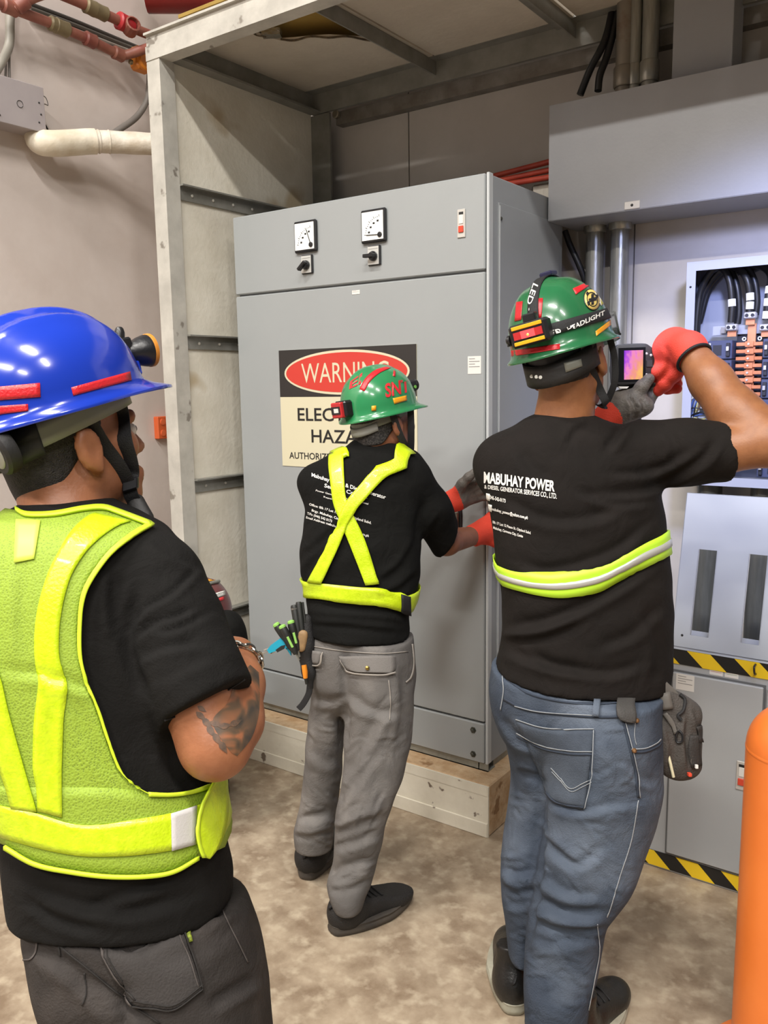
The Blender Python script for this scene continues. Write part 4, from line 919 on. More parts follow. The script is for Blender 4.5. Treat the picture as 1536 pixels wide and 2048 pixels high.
# ---------------------------------------------------------------- person at the cabinet (green helmet, X harness)
def person_cabinet():
    D = 2.5
    tors = [(878, 706, 800, D, .05), (893, 690, 815, D, .07), (912, 654, 838, D, .085), (935, 632, 846, D, .10), (960, 617, 848, D, .112), (995, 613, 846, D, .118), (1050, 607, 843, D, .12), (1100, 601, 842, D, .122), (1145, 602, 840, D, .122), (1168, 611, 837, D, .12), (1200, 613, 831, D, .12), (1235, 616, 818, D, .12), (1270, 615, 819, D, .122), (1310, 612, 820, D, .12)]
    ts = pxsecs(tors); T = loft(ts, 2.25, .01)
    sR, eR, wR = at(826, 966, 2.5), at(893, 1083, 2.60), at(946, 1072, 2.76)
    sL, eL, wL = at(640, 968, 2.52), at(715, 1090, 2.78), at(897, 1008, 2.80)
    slv = cut(chain([sR, at(860, 1020, 2.53), eR], [.066, .062, .056], .03), at(893, 1077, 2.595), ER*.8-EZ*.45+EF*.35, .004)
    slvL = cut(chain([sL, (sL+eL)/2, eL], [.066, .058, .05], .03), sL+(eL-sL)*.8, eL-sL, .004)
    shirt = union([T, slv, slvL], .035)
    a, b, c = at(616, 1262, D), at(819, 1270, D), at(740, 1292, D-.11); nn = np.cross(b-a, c-a); nn = nn if nn[2] < 0 else -nn
    shirt = cut(shirt, a, nn, .004)
    hd = Head(at(766, 846, 2.5), 50, 6, 4, .95); ntop = at(752, 905, 2.5)
    legL = [(1250, 620, 730, 2.53, .11), (1310, 617, 712, 2.54, .105), (1371, 622, 700, 2.55, .095), (1421, 619, 692, 2.56, .085), (1489, 612, 687, 2.58, .08), (1560, 606, 682, 2.60, .07), (1600, 602, 676, 2.61, .065), (1640, 594, 670, 2.62, .062), (1664, 586, 667, 2.63, .064), (1694, 590, 664, 2.64, .06)]
    legR = [(1250, 700, 818, 2.50, .12), (1310, 694, 825, 2.49, .125), (1388, 691, 829, 2.48, .12), (1455, 688, 826, 2.47, .105), (1509, 686, 816, 2.46, .095), (1551, 684, 806, 2.45, .088), (1600, 676, 788, 2.44, .08), (1640, 670, 773, 2.44, .075), (1690, 668, 761, 2.44, .07), (1728, 664, 753, 2.44, .068), (1762, 653, 745, 2.43, .068), (1795, 659, 733, 2.42, .062), (1815, 668, 724, 2.42, .055)]
    lL, lR = leg(legL), leg(legR); pants = union([lL, lR, loft(pxsecs([(1170, 622, 815, 2.51, .11), (1290, 616, 823, 2.51, .118), (1350, 622, 829, 2.51, .112), (1420, 650, 800, 2.51, .06)]), 2.2, .03)], .03)
    pants = smaxf(pants, lambda q: np.minimum(-((q-a.astype(f32))@unit(nn).astype(f32)), T(q)+.022))
    handR, _ = hand(at(955, 1070, 2.79), ER*.75+EF*.35+EZ*.38, -EF*.8+ER*.1+EZ*.5, 1, (25, 30, 25), 1.0)
    body = union([hd.skin(ntop, .054), loft(ts[:-1], 2.25, .01, .03), chain([sR, eR, wR], [.05, .041, .031], .02), chain([sL, eL, wL], [.045, .04, .03], .02), grow(pants, -.028)], .015)
    p, _ = soft('person', body, *bounds([at(590, 1830, 2.7), at(600, 720, 2.3), at(990, 1000, 2.9), at(560, 1700, 2.3), at(850, 700, 2.8), at(980, 1000, 2.4)], .12), .006, m_skin2, None,
                label='person in black shirt with crossed neon straps working at the tall cabinet handle', cat='person')
    lo, hi = bounds([at(590, 1310, 2.4), at(930, 860, 2.7), at(590, 860, 2.4), at(930, 1310, 2.7), eL, eR], .12)
    folds = [([(640, 1100), (610, 1140), (602, 1180)], .006, 9, 'f'), ([(620, 1215), (690, 1222), (780, 1228), (815, 1240)], .007, 9, 'f'), ([(618, 1245), (700, 1250), (800, 1262)], -.006, 8, 'f'), ([(830, 1080), (800, 1130), (760, 1160)], .007, 10, 'f'), ([(838, 1140), (790, 1180), (720, 1195)], .006, 9, 'f'),
             ([(850, 1000), (838, 1050), (836, 1100)], -.010, 9, 'r'), ([(880, 1030), (860, 1060), (850, 1085)], .005, 8, 'f'), ([(700, 1030), (640, 1080), (608, 1110)], .005, 10, 'f'), ([(690, 900), (740, 935), (800, 930)], .004, 9, 'f')]
    sh, sbv = soft('shirt', shirt, lo, hi, .006, m_shirt2, p, folds, (.0016, 28, 3), label='black short sleeved work shirt with white print')
    m_pg = mat('grey_twill', '#6b6865', .85, col2='#5d5a58', vscale=5, bump=.3, bscale=300, spots=('#7d7975', 9, .5), soft_spots=.25, spec=.2, wr=(14, .3))
    pf = [([(690, 1390), (740, 1425), (800, 1432)], .010, 13, 'f'), ([(622, 1400), (660, 1408), (690, 1400)], .008, 10, 'f'), ([(690, 1560), (735, 1490), (770, 1420)], .012, 16, 'f'), ([(672, 1620), (720, 1560), (760, 1500)], .008, 14, 'f'), ([(668, 1660), (720, 1640), (775, 1620)], -.009, 13, 'f'), ([(668, 1700), (710, 1690), (760, 1670)], .008, 11, 'f'), ([(655, 1755), (690, 1740), (750, 1725)], .012, 12, 'f'), ([(660, 1775), (690, 1775), (735, 1755)], -.008, 9, 'f'),
          ([(594, 1640), (630, 1640), (668, 1625)], .012, 12, 'f'), ([(588, 1665), (620, 1668), (665, 1655)], -.009, 9, 'f'), ([(612, 1500), (650, 1530), (684, 1520)], .006, 14, 'f'), ([(690, 1290), (689, 1400), (686, 1500)], -.014, 10, 'r'), ([(800, 1330), (802, 1420), (790, 1500)], .006, 12, 'f')]
    rr = np.random.RandomState(5)
    for (u0, u1, v0, v1, an, ln, k) in ((690, 820, 1380, 1500, -30, 50, 8), (680, 790, 1500, 1650, -40, 50, 10), (665, 760, 1640, 1800, -12, 45, 12), (600, 680, 1600, 1690, 5, 40, 8), (615, 690, 1420, 1600, 15, 40, 8)):
        for _ in range(k):
            u, v, t = rr.uniform(u0, u1), rr.uniform(v0, v1), math.radians(an+rr.normal()*14); c_, s_ = math.cos(t)*ln*rr.uniform(.5, 1)/2, math.sin(t)*ln/2; pf.append(([(u-c_, v-s_), (u+rr.normal()*3, v+rr.normal()*4), (u+c_, v+s_)], rr.uniform(.0015, .004)*rr.choice([-1, 1]), rr.uniform(4, 6), 'f'))
    lo, hi = bounds([at(580, 1830, 2.3), at(840, 1830, 2.3), at(580, 1220, 2.7), at(840, 1220, 2.3), at(590, 1700, 2.75)], .06)
    tr_, tbv = soft('trousers', pants, lo, hi, .006, m_pg, p, pf, (.0018, 22, 5), label='faded grey work trousers')
    # pockets and seams
    m_pk = mat('grey_twill_pocket', '#6f6c68', .85, col2='#6d6966', vscale=6, bump=.3, bscale=300); m_st = mat('pale_stitch', '#8d8780', .85)
    fl = strip('pocket_flap', tbv, [(678, 1312), (682, 1326), (697, 1338), (718, 1344)], [(788, 1312), (789, 1325), (788, 1338), (782, 1346)], m_pk, tr_, 10, 12, .006, .004)
    strip('flap_edge', tbv, [(678, 1317), (686, 1331), (700, 1341), (722, 1346), (765, 1348), (788, 1343)], [(678, 1320), (685, 1334), (699, 1344), (722, 1349), (765, 1351), (790, 1346)], m_st, fl, 22, 2, .009, .002)
    strip('pocket_flap', tbv, [(616, 1299), (616, 1326)], [(646, 1303), (640, 1327)], m_pk, tr_, 6, 6, .006, .004)
    strip('pocket_seam', tbv, [(648, 1303), (645, 1310), (643, 1324), (636, 1328), (616, 1326)], [(650, 1304), (648, 1311), (646, 1326), (637, 1331), (616, 1329)], m_st, tr_, 16, 2, .010, .002)
    c = hitp(tbv, 737, 1336, .011); MB().lathe(c, unit(CAM-c), [(.006, -.003), (.006, .002), (.003, .004)], 12).build('snap_button', mat('brass_snap', '#9a8348', .3, .9), tr_, True)
    strip('waist_seam', tbv, [(618, 1290), (680, 1300), (760, 1306), (816, 1302)], [(618, 1292), (680, 1302), (760, 1308), (816, 1304)], m_st, tr_, 24, 2, .002, .001)
    strip('side_seam', tbv, [(776, 1360), (780, 1400), (778, 1440)], [(778, 1360), (782, 1400), (780, 1440)], m_st, tr_, 14, 2, .002, .001)
    strip('side_pocket_piping', tbv, [(822, 1288), (825, 1325), (820, 1352), (810, 1363)], [(825, 1288), (828, 1327), (823, 1354), (811, 1366)], m_st, tr_, 16, 2, .003, .002)
    # print on the back
    for (t, q, bo) in [('Mabuhay Power & Diesel Generator', [(624, 946), (772, 991), (770, 1001), (624, 956)], .02), ('Services Co., Ltd.', [(650, 967), (736, 990), (734, 999), (649, 976)], .02), ('Power Generation Sales, Service, Rental', [(633, 979), (737, 1006), (736, 1010), (632, 983)], .01), ('Repair & Maintenance', [(648, 992), (716, 1010), (715, 1014), (648, 996)], .01),
                       ('Office: Blk 17 Lot 12 Peace St. Cityland Subd.', [(620, 1006), (743, 1043), (742, 1050), (619, 1012)], .015), ('Brgy. Mabuhay, Carmona, Cavite', [(625, 1018), (716, 1047), (715, 1054), (624, 1024)], .015), ('T/Fx (046) 542 0173', [(616, 1024), (665, 1040), (664, 1047), (615, 1030)], .015), ('Email Address: mabuhay_power@yahoo.com.ph', [(614, 1032), (738, 1069), (737, 1076), (613, 1038)], .015)]:
        print_text('back_print', sbv, t, q, m_print, sh, .002, bo)
    # crossed straps and waist belt
    wb_ = wrap_band('waist_strap', sbv, [(608, 1162), (640, 1165), (700, 1172), (760, 1177), (800, 1186), (812, 1191)], [(608, 1195), (640, 1198), (700, 1206), (760, 1211), (798, 1220), (812, 1227)], at(720, 1190, 2.5), m_neon, p, 30, 5, .008)
    strip('shoulder_strap', sbv, [(661, 904), (659, 935), (664, 975), (671, 1015), (700, 1090), (731, 1170)], [(690, 893), (689, 920), (690, 960), (696, 1005), (730, 1080), (757, 1168)], m_neon, p, 40, 6, .008, .002, pre=[EF*.02, EF*.03, EF*.03-EZ*.03])
    strip('shoulder_strap', sbv, [(787, 920), (752, 938), (719, 972), (690, 1012), (652, 1100), (620, 1163)], [(811, 938), (772, 955), (735, 995), (706, 1030), (672, 1110), (645, 1166)], m_neon, p, 40, 6, .0115, .002, pre=[EF*.02+EZ*.015, EF*.03+EZ*.005, EF*.03-EZ*.02])
    strip('strap_buckle', sbv, [(799, 1189), (799, 1220)], [(815, 1192), (815, 1228)], m_web, p, 5, 5, .0125, .004)
    # gloves
    def gl(nm, fn, w, pts, pick): return soft(nm, fn, *bounds(pts, .05), .0035, m_glove_o, p, mats=[m_glove_g], pick=pick, sm=1)
    f1 = unit(ER*.75+EF*.35+EZ*.38); w1 = at(950, 1070, 2.775)
    g1 = union([grow(handR, .003), cap(at(945, 1072, 2.755), at(968, 1062, 2.80), .037, .04)], .012); g1 = cut(g1, at(942, 1072, 2.75), -(f1*.9+ER*.3), .003)
    gl('glove', g1, w1, [w1, w1+f1*.2, w1+f1*.1+EZ*.06], lambda P, N: (((P-w1)@f1) > .115).astype(int))
    f2 = unit(ER*.9+EF*.2+EZ*.42); b2_ = unit(EF*.9+EZ*.35); w2 = at(905, 1003, 2.79)
    h2, _ = hand(w2, f2, b2_, 1, ((35, 40, 30), (25, 40, 30), (20, 35, 30), (20, 35, 30)), 1.02, 9, 25, tv=unit(f2*.55+EZ*.7-EF*.55))
    g2 = union([grow(h2, .003), cap(at(892, 1008, 2.785), at(915, 998, 2.80), .036, .038)], .012); g2 = cut(g2, at(889, 1008, 2.78), -f2, .003)
    gl('glove', g2, w2, [w2-f2*.05, w2+f2*.22, w2+f2*.1+EZ*.08, w2+f2*.1-EZ*.06], lambda P, N: (((P-w2)@f2) > .022).astype(int))
    strip('glove_logo', BVHTree.FromObject(p.children[-2], bpy.context.evaluated_depsgraph_get()), [(962, 1052), (960, 1062), (964, 1072)], [(970, 1052), (976, 1062), (971, 1073)], m_rub, p.children[-2], 6, 4, .001, .0005) if False else None
    soft('hair', hd.hair(-.060, .006), *bounds([hd.w(-.1, -.13, -.15), hd.w(.1, .1, .15), hd.w(-.1, .1, -.15), hd.w(.1, -.13, .15)], .02), .004, m_hair2, p); eyes(hd, p)
    m_s2 = mat('dark_shoe_mesh', '#1d1b1a', .7, bump=.6, bscale=260); m_so = mat('dusty_sole', '#38332e', .7, col2='#4a433b', vscale=20)
    hl = on(612, 1764, 2, 0); hr = on(650, 1868, 2, 0)
    shoe(p, hl+EF*.01, ER*.25+EF*1.0, .27, m_s2, m_so); shoe(p, hr+ER*.02, ER*1.0+EF*.75, .28, m_s2, m_so)
    return p, hd, sbv, tbv
p2, hd2, sbv2, tbv2 = person_cabinet()

# ---------------------------------------------------------------- person with the thermal camera (green helmet, jeans)
def person_thermal():
    D = 2.05
    tors = [(826, 1078, 1178, D, .05), (838, 1052, 1205, D, .068), (852, 1030, 1240, D, .08), (876, 998, 1272, D, .10), (906, 980, 1290, D, .115), (936, 971, 1302, D, .125), (970, 971, 1312, D, .13), (1005, 978, 1319, D, .135), (1050, 985, 1325, D, .137), (1122, 992, 1334, D, .138), (1170, 1002, 1339, D, .138), (1229, 1007, 1342, D, .138), (1265, 1006, 1341, D, .138), (1301, 1001, 1340, D, .14), (1335, 992, 1338, D, .145), (1375, 988, 1334, D, .147), (1410, 990, 1330, D, .147)]
    ts = pxsecs(tors); T = loft(ts, 2.35, .01)
    sR, hm, eR = at(1285, 908, 2.05), at(1452, 902, 1.985), at(1548, 884, 1.94); wR = at(1379, 702, 2.12)
    sL, eL, wL = at(1012, 930, 2.08), at(1075, 1010, 2.32), at(1208, 842, 2.27)
    slv = cut(chain([sR, at(1370, 905, 2.01), hm+ER*.05], [.085, .074, .071], .03), at(1455, 905, 1.985), ER+.12*EZ, .004)
    slvL = cut(chain([sL, (sL+eL)/2, eL], [.08, .068, .06], .03), sL+(eL-sL)*.85, eL-sL, .004)
    shirt = union([T, slv, slvL], .03)
    a, b, c = at(991, 1336, D), at(1336, 1362, D), at(1190, 1401, D-.135); nn = np.cross(b-a, c-a); nn = nn if nn[2] < 0 else -nn
    shirt = cut(shirt, a, nn, .004)
    hd = Head(at(1134, 724, 2.05), 32, 7, 12, 1.06)
    legL = [(1330, 990, 1150, 2.08, .13), (1380, 980, 1130, 2.09, .135), (1453, 995, 1105, 2.10, .125), (1497, 1015, 1092, 2.10, .105), (1556, 1024, 1092, 2.11, .095), (1629, 1016, 1090, 2.11, .085), (1683, 1006, 1086, 2.10, .08), (1738, 1002, 1080, 2.09, .077), (1793, 1004, 1075, 2.09, .072), (1848, 1013, 1070, 2.10, .066), (1880, 1016, 1066, 2.10, .062), (1912, 1018, 1060, 2.10, .06)]
    legR = [(1260, 1100, 1330, 2.03, .15), (1390, 1090, 1318, 2.02, .155), (1446, 1084, 1318, 2.01, .155), (1534, 1083, 1320, 2.01, .145), (1565, 1082, 1321, 2.00, .14), (1629, 1081, 1311, 2.00, .13), (1694, 1077, 1290, 1.99, .118), (1756, 1070, 1266, 1.98, .108), (1805, 1062, 1234, 1.98, .098), (1840, 1057, 1213, 1.97, .09), (1890, 1051, 1203, 1.97, .084), (1939, 1048, 1195, 1.96, .08), (1985, 1048, 1180, 1.95, .077), (2030, 1050, 1173, 1.95, .072), (2075, 1052, 1168, 1.94, .068), (2100, 1056, 1163, 1.94, .064)]
    lL, lR = leg(legL), leg(legR); pants = union([lL, lR, loft(pxsecs([(1240, 1000, 1335, 2.05, .13), (1350, 986, 1325, 2.05, .142), (1420, 990, 1312, 2.05, .135), (1500, 1035, 1280, 2.05, .085)]), 2.3, .03)], .028)
    pants = smaxf(pants, lambda q: np.minimum(-((q-a.astype(f32))@unit(nn).astype(f32)), T(q)+.022))
    f1 = unit(at(1318, 722, 2.22)-at(1385, 692, 2.15)); b1 = unit(-EF*.75-ER*.15+EZ*.65); w1 = at(1384, 694, 2.145)
    h1, _ = hand(w1, f1, b1, -1, (55, 55, 30), 1.12, 3, 30, tv=unit(f1*.8-EZ*.6-EF*.1))
    body = union([hd.skin(at(1126, 850, 2.06), .062), loft(ts[:-1], 2.35, .01, .032), chain([sR, at(1440, 902, 1.985), eR], [.05, .053, .055], .02), chain([eR, at(1470, 826, 2.01), at(1422, 762, 2.06), wR], [.057, .058, .05, .037], .02), chain([sL, eL, wL], [.05, .045, .034], .02), grow(pants, -.03)], .016)
    p, bb3 = soft('person', body, *bounds([at(970, 2100, 2.2), at(980, 600, 1.9), at(1590, 900, 1.9), at(1330, 1700, 1.8), at(1330, 600, 2.35), at(1000, 2060, 1.85)], .14), .006, m_skin3, None,
                label='person in blue jeans and green helmet raising a thermal camera to the panelboard', cat='person')
    folds = [([(1005, 1262), (1100, 1245), (1200, 1200), (1310, 1130)], .012, 14, 'f'), ([(1006, 1275), (1080, 1270), (1160, 1240)], -.010, 12, 'f'), ([(1003, 1300), (1080, 1330), (1180, 1345)], .009, 14, 'f'), ([(1060, 1305), (1110, 1340), (1220, 1350), (1290, 1330)], .008, 13, 'f'), ([(1200, 1300), (1270, 1270), (1330, 1210)], .007, 14, 'f'), ([(1040, 1130), (1100, 1145), (1220, 1110), (1300, 1050)], .009, 13, 'f'), ([(1000, 1000), (1080, 1040), (1160, 1045), (1250, 1020)], .008, 15, 'f'),
             ([(1150, 985), (1230, 1010), (1310, 1005)], .007, 12, 'f'), ([(1180, 990), (1290, 985), (1400, 930), (1440, 880)], .011, 13, 'f'), ([(1220, 950), (1310, 945), (1390, 900)], .010, 12, 'f'), ([(1215, 905), (1240, 870), (1260, 835)], .010, 12, 'f'), ([(1330, 860), (1345, 900), (1330, 940)], .006, 12, 'f'), ([(1180, 845), (1150, 858), (1130, 890)], .006, 10, 'f'), ([(1030, 900), (1060, 940), (1100, 960)], .006, 16, 'f'), ([(1290, 1230), (1310, 1300), (1300, 1370)], .006, 14, 'f')]
    lo, hi = bounds([at(960, 1410, 1.9), at(1480, 800, 1.9), at(960, 800, 2.2), at(1350, 1410, 2.2), eL], .1)
    sh, sbv = soft('shirt', shirt, lo, hi, .006, m_shirt3, p, folds, (.0014, 24, 8), label='black jersey shirt with white company print')
    m_jn = mat('blue_jeans', '#363e4b', .85, col2='#48515e', vscale=7, bump=.4, bscale=330, spots=('#6a7380', 5, .48), contrast=(.3, .7), soft_spots=.35, spec=.2, wr=(15, .35))
    jf = [([(1085, 1690), (1150, 1735), (1210, 1700)], .008, 14, 'f'), ([(1080, 1660), (1120, 1700), (1160, 1730)], -.007, 11, 'f'), ([(1075, 1750), (1130, 1790), (1200, 1800)], .010, 15, 'f'), ([(1070, 1800), (1130, 1830), (1215, 1830)], .013, 14, 'f'), ([(1062, 1830), (1120, 1850), (1205, 1850)], -.010, 11, 'f'), ([(1060, 1880), (1110, 1895), (1190, 1880)], .006, 13, 'f'), ([(1100, 1610), (1160, 1625), (1260, 1610)], .008, 12, 'f'), ([(1100, 1560), (1060, 1545), (1030, 1540)], .008, 12, 'f'),
          ([(1005, 1740), (1030, 1752), (1070, 1745)], .010, 11, 'f'), ([(1006, 1765), (1035, 1778), (1072, 1770)], -.009, 10, 'f'), ([(1010, 1810), (1040, 1815), (1068, 1805)], .007, 10, 'f'), ([(1083, 1520), (1081, 1640), (1072, 1760), (1052, 1900)], -.016, 9, 'r'), ([(1000, 1440), (1030, 1480), (1080, 1500)], .010, 12, 'f'), ([(1250, 1520), (1280, 1560), (1315, 1570)], .006, 12, 'f')]
    rr = np.random.RandomState(4)
    for (u0, u1, v0, v1, an, ln, k) in ((1075, 1250, 1640, 1800, 35, 60, 16), (1065, 1210, 1800, 1900, 8, 60, 12), (1055, 1185, 1900, 2045, 12, 55, 14), (1008, 1070, 1700, 1890, 8, 36, 14), (1020, 1080, 1500, 1640, 20, 36, 6), (1110, 1300, 1460, 1640, -10, 60, 10)):
        for _ in range(k):
            u, v, t = rr.uniform(u0, u1), rr.uniform(v0, v1), math.radians(an+rr.normal()*14); c_, s_ = math.cos(t)*ln*rr.uniform(.5, 1)/2, math.sin(t)*ln/2; jf.append(([(u-c_, v-s_), (u+rr.normal()*3, v+rr.normal()*4), (u+c_, v+s_)], rr.uniform(.0015, .0038)*rr.choice([-1, 1]), rr.uniform(4, 7), 'f'))
    lo, hi = bounds([at(975, 2110, 1.85), at(1335, 2110, 1.85), at(975, 1300, 2.25), at(1335, 1300, 1.85), at(1335, 1700, 2.2)], .05)
    tr_, tbv = soft('jeans', pants, lo, hi, .006, m_jn, p, jf, (.0018, 20, 9), label='faded blue jeans with stitched back pocket')
    m_pk = mat('blue_jeans_pocket', '#353d49', .85, col2='#47505c', vscale=9, bump=.35, bscale=330); m_st = mat('denim_stitch', '#8f9499', .85); m_sd = mat('denim_dark_seam', '#2b3442', .85)
    pk = strip('back_pocket', tbv, [(1034, 1440), (1070, 1450), (1120, 1458), (1189, 1459)], [(1098, 1592), (1112, 1606), (1140, 1614), (1169, 1619)], m_pk, tr_, 16, 14, .004, .003)
    def seam(px, m=m_st, wd=2.2, off=.003, par=tr_, nm='stitching', n=24):
        off = off*.55 if par is tr_ else .0068; wd *= .8
        q = np.array(px, float); d = np.gradient(q, axis=0); nr = np.stack([-d[:, 1], d[:, 0]], 1); nr /= np.linalg.norm(nr, axis=1)[:, None]; strip(nm, tbv, q-nr*wd/2, q+nr*wd/2, m, par, n, 2, off, .0008)
    seam([(1034, 1437), (1080, 1452), (1135, 1458), (1189, 1458)], m_st, 2.4, .008, pk); seam([(1036, 1463), (1080, 1486), (1135, 1500), (1185, 1502)], m_st, 2, .008, pk); seam([(1036, 1470), (1080, 1492), (1135, 1506), (1185, 1508)], m_sd, 4, .0072, pk)
    seam([(1188, 1460), (1186, 1520), (1181, 1570), (1169, 1618)], m_st, 2, .008, pk); seam([(1106, 1535), (1124, 1555), (1143, 1576), (1165, 1566), (1184, 1556)], m_st, 2, .008, pk); seam([(1108, 1543), (1126, 1562), (1144, 1582), (1166, 1572), (1184, 1562)], m_st, 1.6, .008, pk); seam([(1096, 1585), (1110, 1600), (1135, 1608), (1168, 1612)], m_sd, 5, .0075, pk)
    seam([(1012, 1358), (1060, 1388), (1130, 1404), (1200, 1408), (1290, 1400)], m_sd, 5, .003); seam([(1008, 1398), (1050, 1418), (1120, 1428), (1200, 1434), (1260, 1432)], m_sd, 7, .003); seam([(1030, 1412), (1070, 1422), (1120, 1427), (1190, 1431)], m_st, 2, .0045, n=60)
    seam([(1247, 1445), (1258, 1490), (1270, 1540), (1276, 1595)], m_sd, 6, .004); seam([(1250, 1445), (1262, 1490), (1274, 1540), (1279, 1595)], m_st, 2, .006); seam([(1276, 1600), (1262, 1680), (1240, 1750), (1222, 1810), (1213, 1834)], m_st, 2.2, .004, n=40)
    seam([(1262, 1498), (1290, 1496), (1312, 1486), (1320, 1478)], m_st, 2.4, .005); seam([(1264, 1504), (1290, 1503), (1314, 1493), (1321, 1486)], m_sd, 5, .004); seam([(1270, 1440), (1268, 1470), (1272, 1490)], m_st, 1.6, .004); seam([(1004, 1350), (1008, 1380), (1002, 1420)], m_st, 2, .004); seam([(1194, 1848), (1198, 1900), (1190, 1950), (1176, 2020)], m_st, 2, .004)
    strip('belt_loop', tbv, [(1187, 1402), (1186, 1432)], [(1201, 1402), (1198, 1433)], m_jn, tr_, 6, 4, .007, .004)
    for (u, v) in ((1271, 1440), (1266, 1500)):
        c = hitp(tbv, u, v, .006); MB().lathe(c, unit(CAM-c), [(.0055, -.003), (.0055, .001), (.003, .003)], 10).build('rivet', mat('copper_rivet', '#7a5a3c', .4, .8), tr_, True)
    # print
    for (t, q, bo) in [('MABUHAY POWER', [(969, 943), (1110, 962), (1109, 984), (969, 966)], .035), ('& DIESEL GENERATOR SERVICES CO., LTD.', [(970, 969), (1114, 987), (1113, 1000), (970, 978)], .02), ('046-542-0173', [(981, 990), (1012, 998), (1012, 1006), (981, 998)], .025), ('mabuhay_power@yahoo.com.ph', [(985, 1014), (1056, 1033), (1055, 1041), (985, 1022)], .025), ('Blk 17 Lot 12 Peace St. Cityland Subd.', [(987, 1041), (1063, 1063), (1062, 1070), (987, 1048)], .025), ('Mabuhay, Carmona City, Cavite', [(988, 1052), (1047, 1070), (1046, 1077), (988, 1059)], .025)]:
        print_text('back_print', sbv, t, q, m_print, sh, .002, bo)
    for (u, v) in ((977, 993), (981, 1015)): patch('round_icon', sbv, [(u-3, v-7), (u+4, v-5), (u+4, v+9), (u-3, v+6)], m_print, sh, 4, 4, .002)
    top = [(990, 1126), (1030, 1142), (1090, 1147), (1160, 1142), (1220, 1125), (1280, 1090), (1318, 1072), (1334, 1060)]; bot = [(1002, 1168), (1030, 1178), (1080, 1191), (1130, 1195), (1195, 1182), (1240, 1158), (1312, 1124), (1337, 1110)]
    m_ny = mat('neon_yellow_green', '#b0dc30', .5); m_sil = mat('silver_reflective', '#b3b3ae', .3, .25)
    wb_ = wrap_band('reflective_band', sbv, top, bot, at(1165, 1140, 2.05), m_ny, p, 40, 5, .006); wrap_band('silver_stripe', sbv, top, bot, at(1165, 1140, 2.05), m_sil, wb_, 40, 3, .0085, frac=(.36, .66))
    # gloves
    g1 = union([grow(h1, .004), cap(at(1394, 724, 2.09), at(1376, 700, 2.13), .043, .046), cap(at(1376, 700, 2.13), at(1350, 690, 2.18), .046, .046), ellip(at(1345, 697, 2.18), (.052, .04, .045))], .012); g1 = cut(g1, at(1388, 716, 2.10), unit(at(1440, 780, 2.04)-wR), .003)
    soft('glove', g1, *bounds([at(1290, 650, 2.0), at(1430, 780, 2.35), at(1290, 780, 2.3), at(1430, 650, 2.05)], .04), .0035, mat('glove_red', '#cf3d2c', .7, bump=.35, bscale=300), p, [([(1325, 690), (1335, 720), (1325, 755)], .003, 7, 'f')], label='red knitted work glove', mats=[m_glove_g], pick=lambda P, N: (((P-w1)@f1) > .20).astype(int))
    ring = [];
    ax = unit(at(1440, 780, 2.04)-wR); cc = at(1388, 716, 2.10); q1 = unit(np.cross(ax, EZ)); q2 = np.cross(ax, q1)
    MB().tube([cc+(q1*math.cos(t)+q2*math.sin(t))*.0435 for t in np.linspace(0, 2*math.pi, 33)], .004, 8, False).build('cuff_hem', m_web, p, True)
    f2 = unit(ER*.75+EZ*.40+EF*.25); w2 = at(1222, 832, 2.24); h2, _ = hand(w2, f2, unit(-EZ*.75+EF*.3+ER*.3), -1, (30, 40, 30), 1.1, 4, 10, tv=unit(f2*.7+EZ*.6-EF*.5))
    g2 = union([grow(h2, .004), cap(at(1208, 845, 2.25), at(1245, 812, 2.23), .042, .044), ellip(at(1262, 812, 2.22), (.06, .04, .035))], .016)
    soft('glove', g2, *bounds([at(1170, 740, 2.1), at(1350, 880, 2.4), at(1170, 880, 2.3), at(1350, 740, 2.2)], .04), .0035, m_glove_o, p, [([(1255, 795), (1265, 815), (1262, 835)], .006, 6, 'f'), ([(1278, 800), (1286, 812), (1280, 830)], .006, 6, 'f')], label='grey coated work glove under the thermal camera', mats=[m_glove_g], pick=lambda P, N: (((P-w2)@f2) > .0).astype(int))
    soft('hair', hd.hair(-.045, .003), *bounds([hd.w(-.1, -.13, -.15), hd.w(.1, .1, .15), hd.w(-.1, .1, -.15), hd.w(.1, -.13, .15)], .02), .0045, m_hair, p); eyes(hd, p)
    m_b = mat('black_boot_leather', '#161514', .38, bump=.25, bscale=150); m_so = mat('pale_boot_sole', '#a8a594', .7, col2='#8d8978', vscale=12)
    hl = on(1030, 2040, 2, 0); toe = on(1236, 1990, 2, 0); dR = unit(ER*.75+EF*.85)
    shoe(p, hl+EF*.015, EF*1.0+ER*.1, .29, m_b, m_so, .085, 'boot', 'black lace-up boot with pale sole', .045, .03); shoe(p, toe-dR*.285, dR, .29, m_b, m_so, .085, 'boot', 'black lace-up boot with pale sole', .045, .03)
    return p, hd, sbv, tbv, bb3
p3, hd3, sbv3, tbv3, bbv3 = person_thermal()
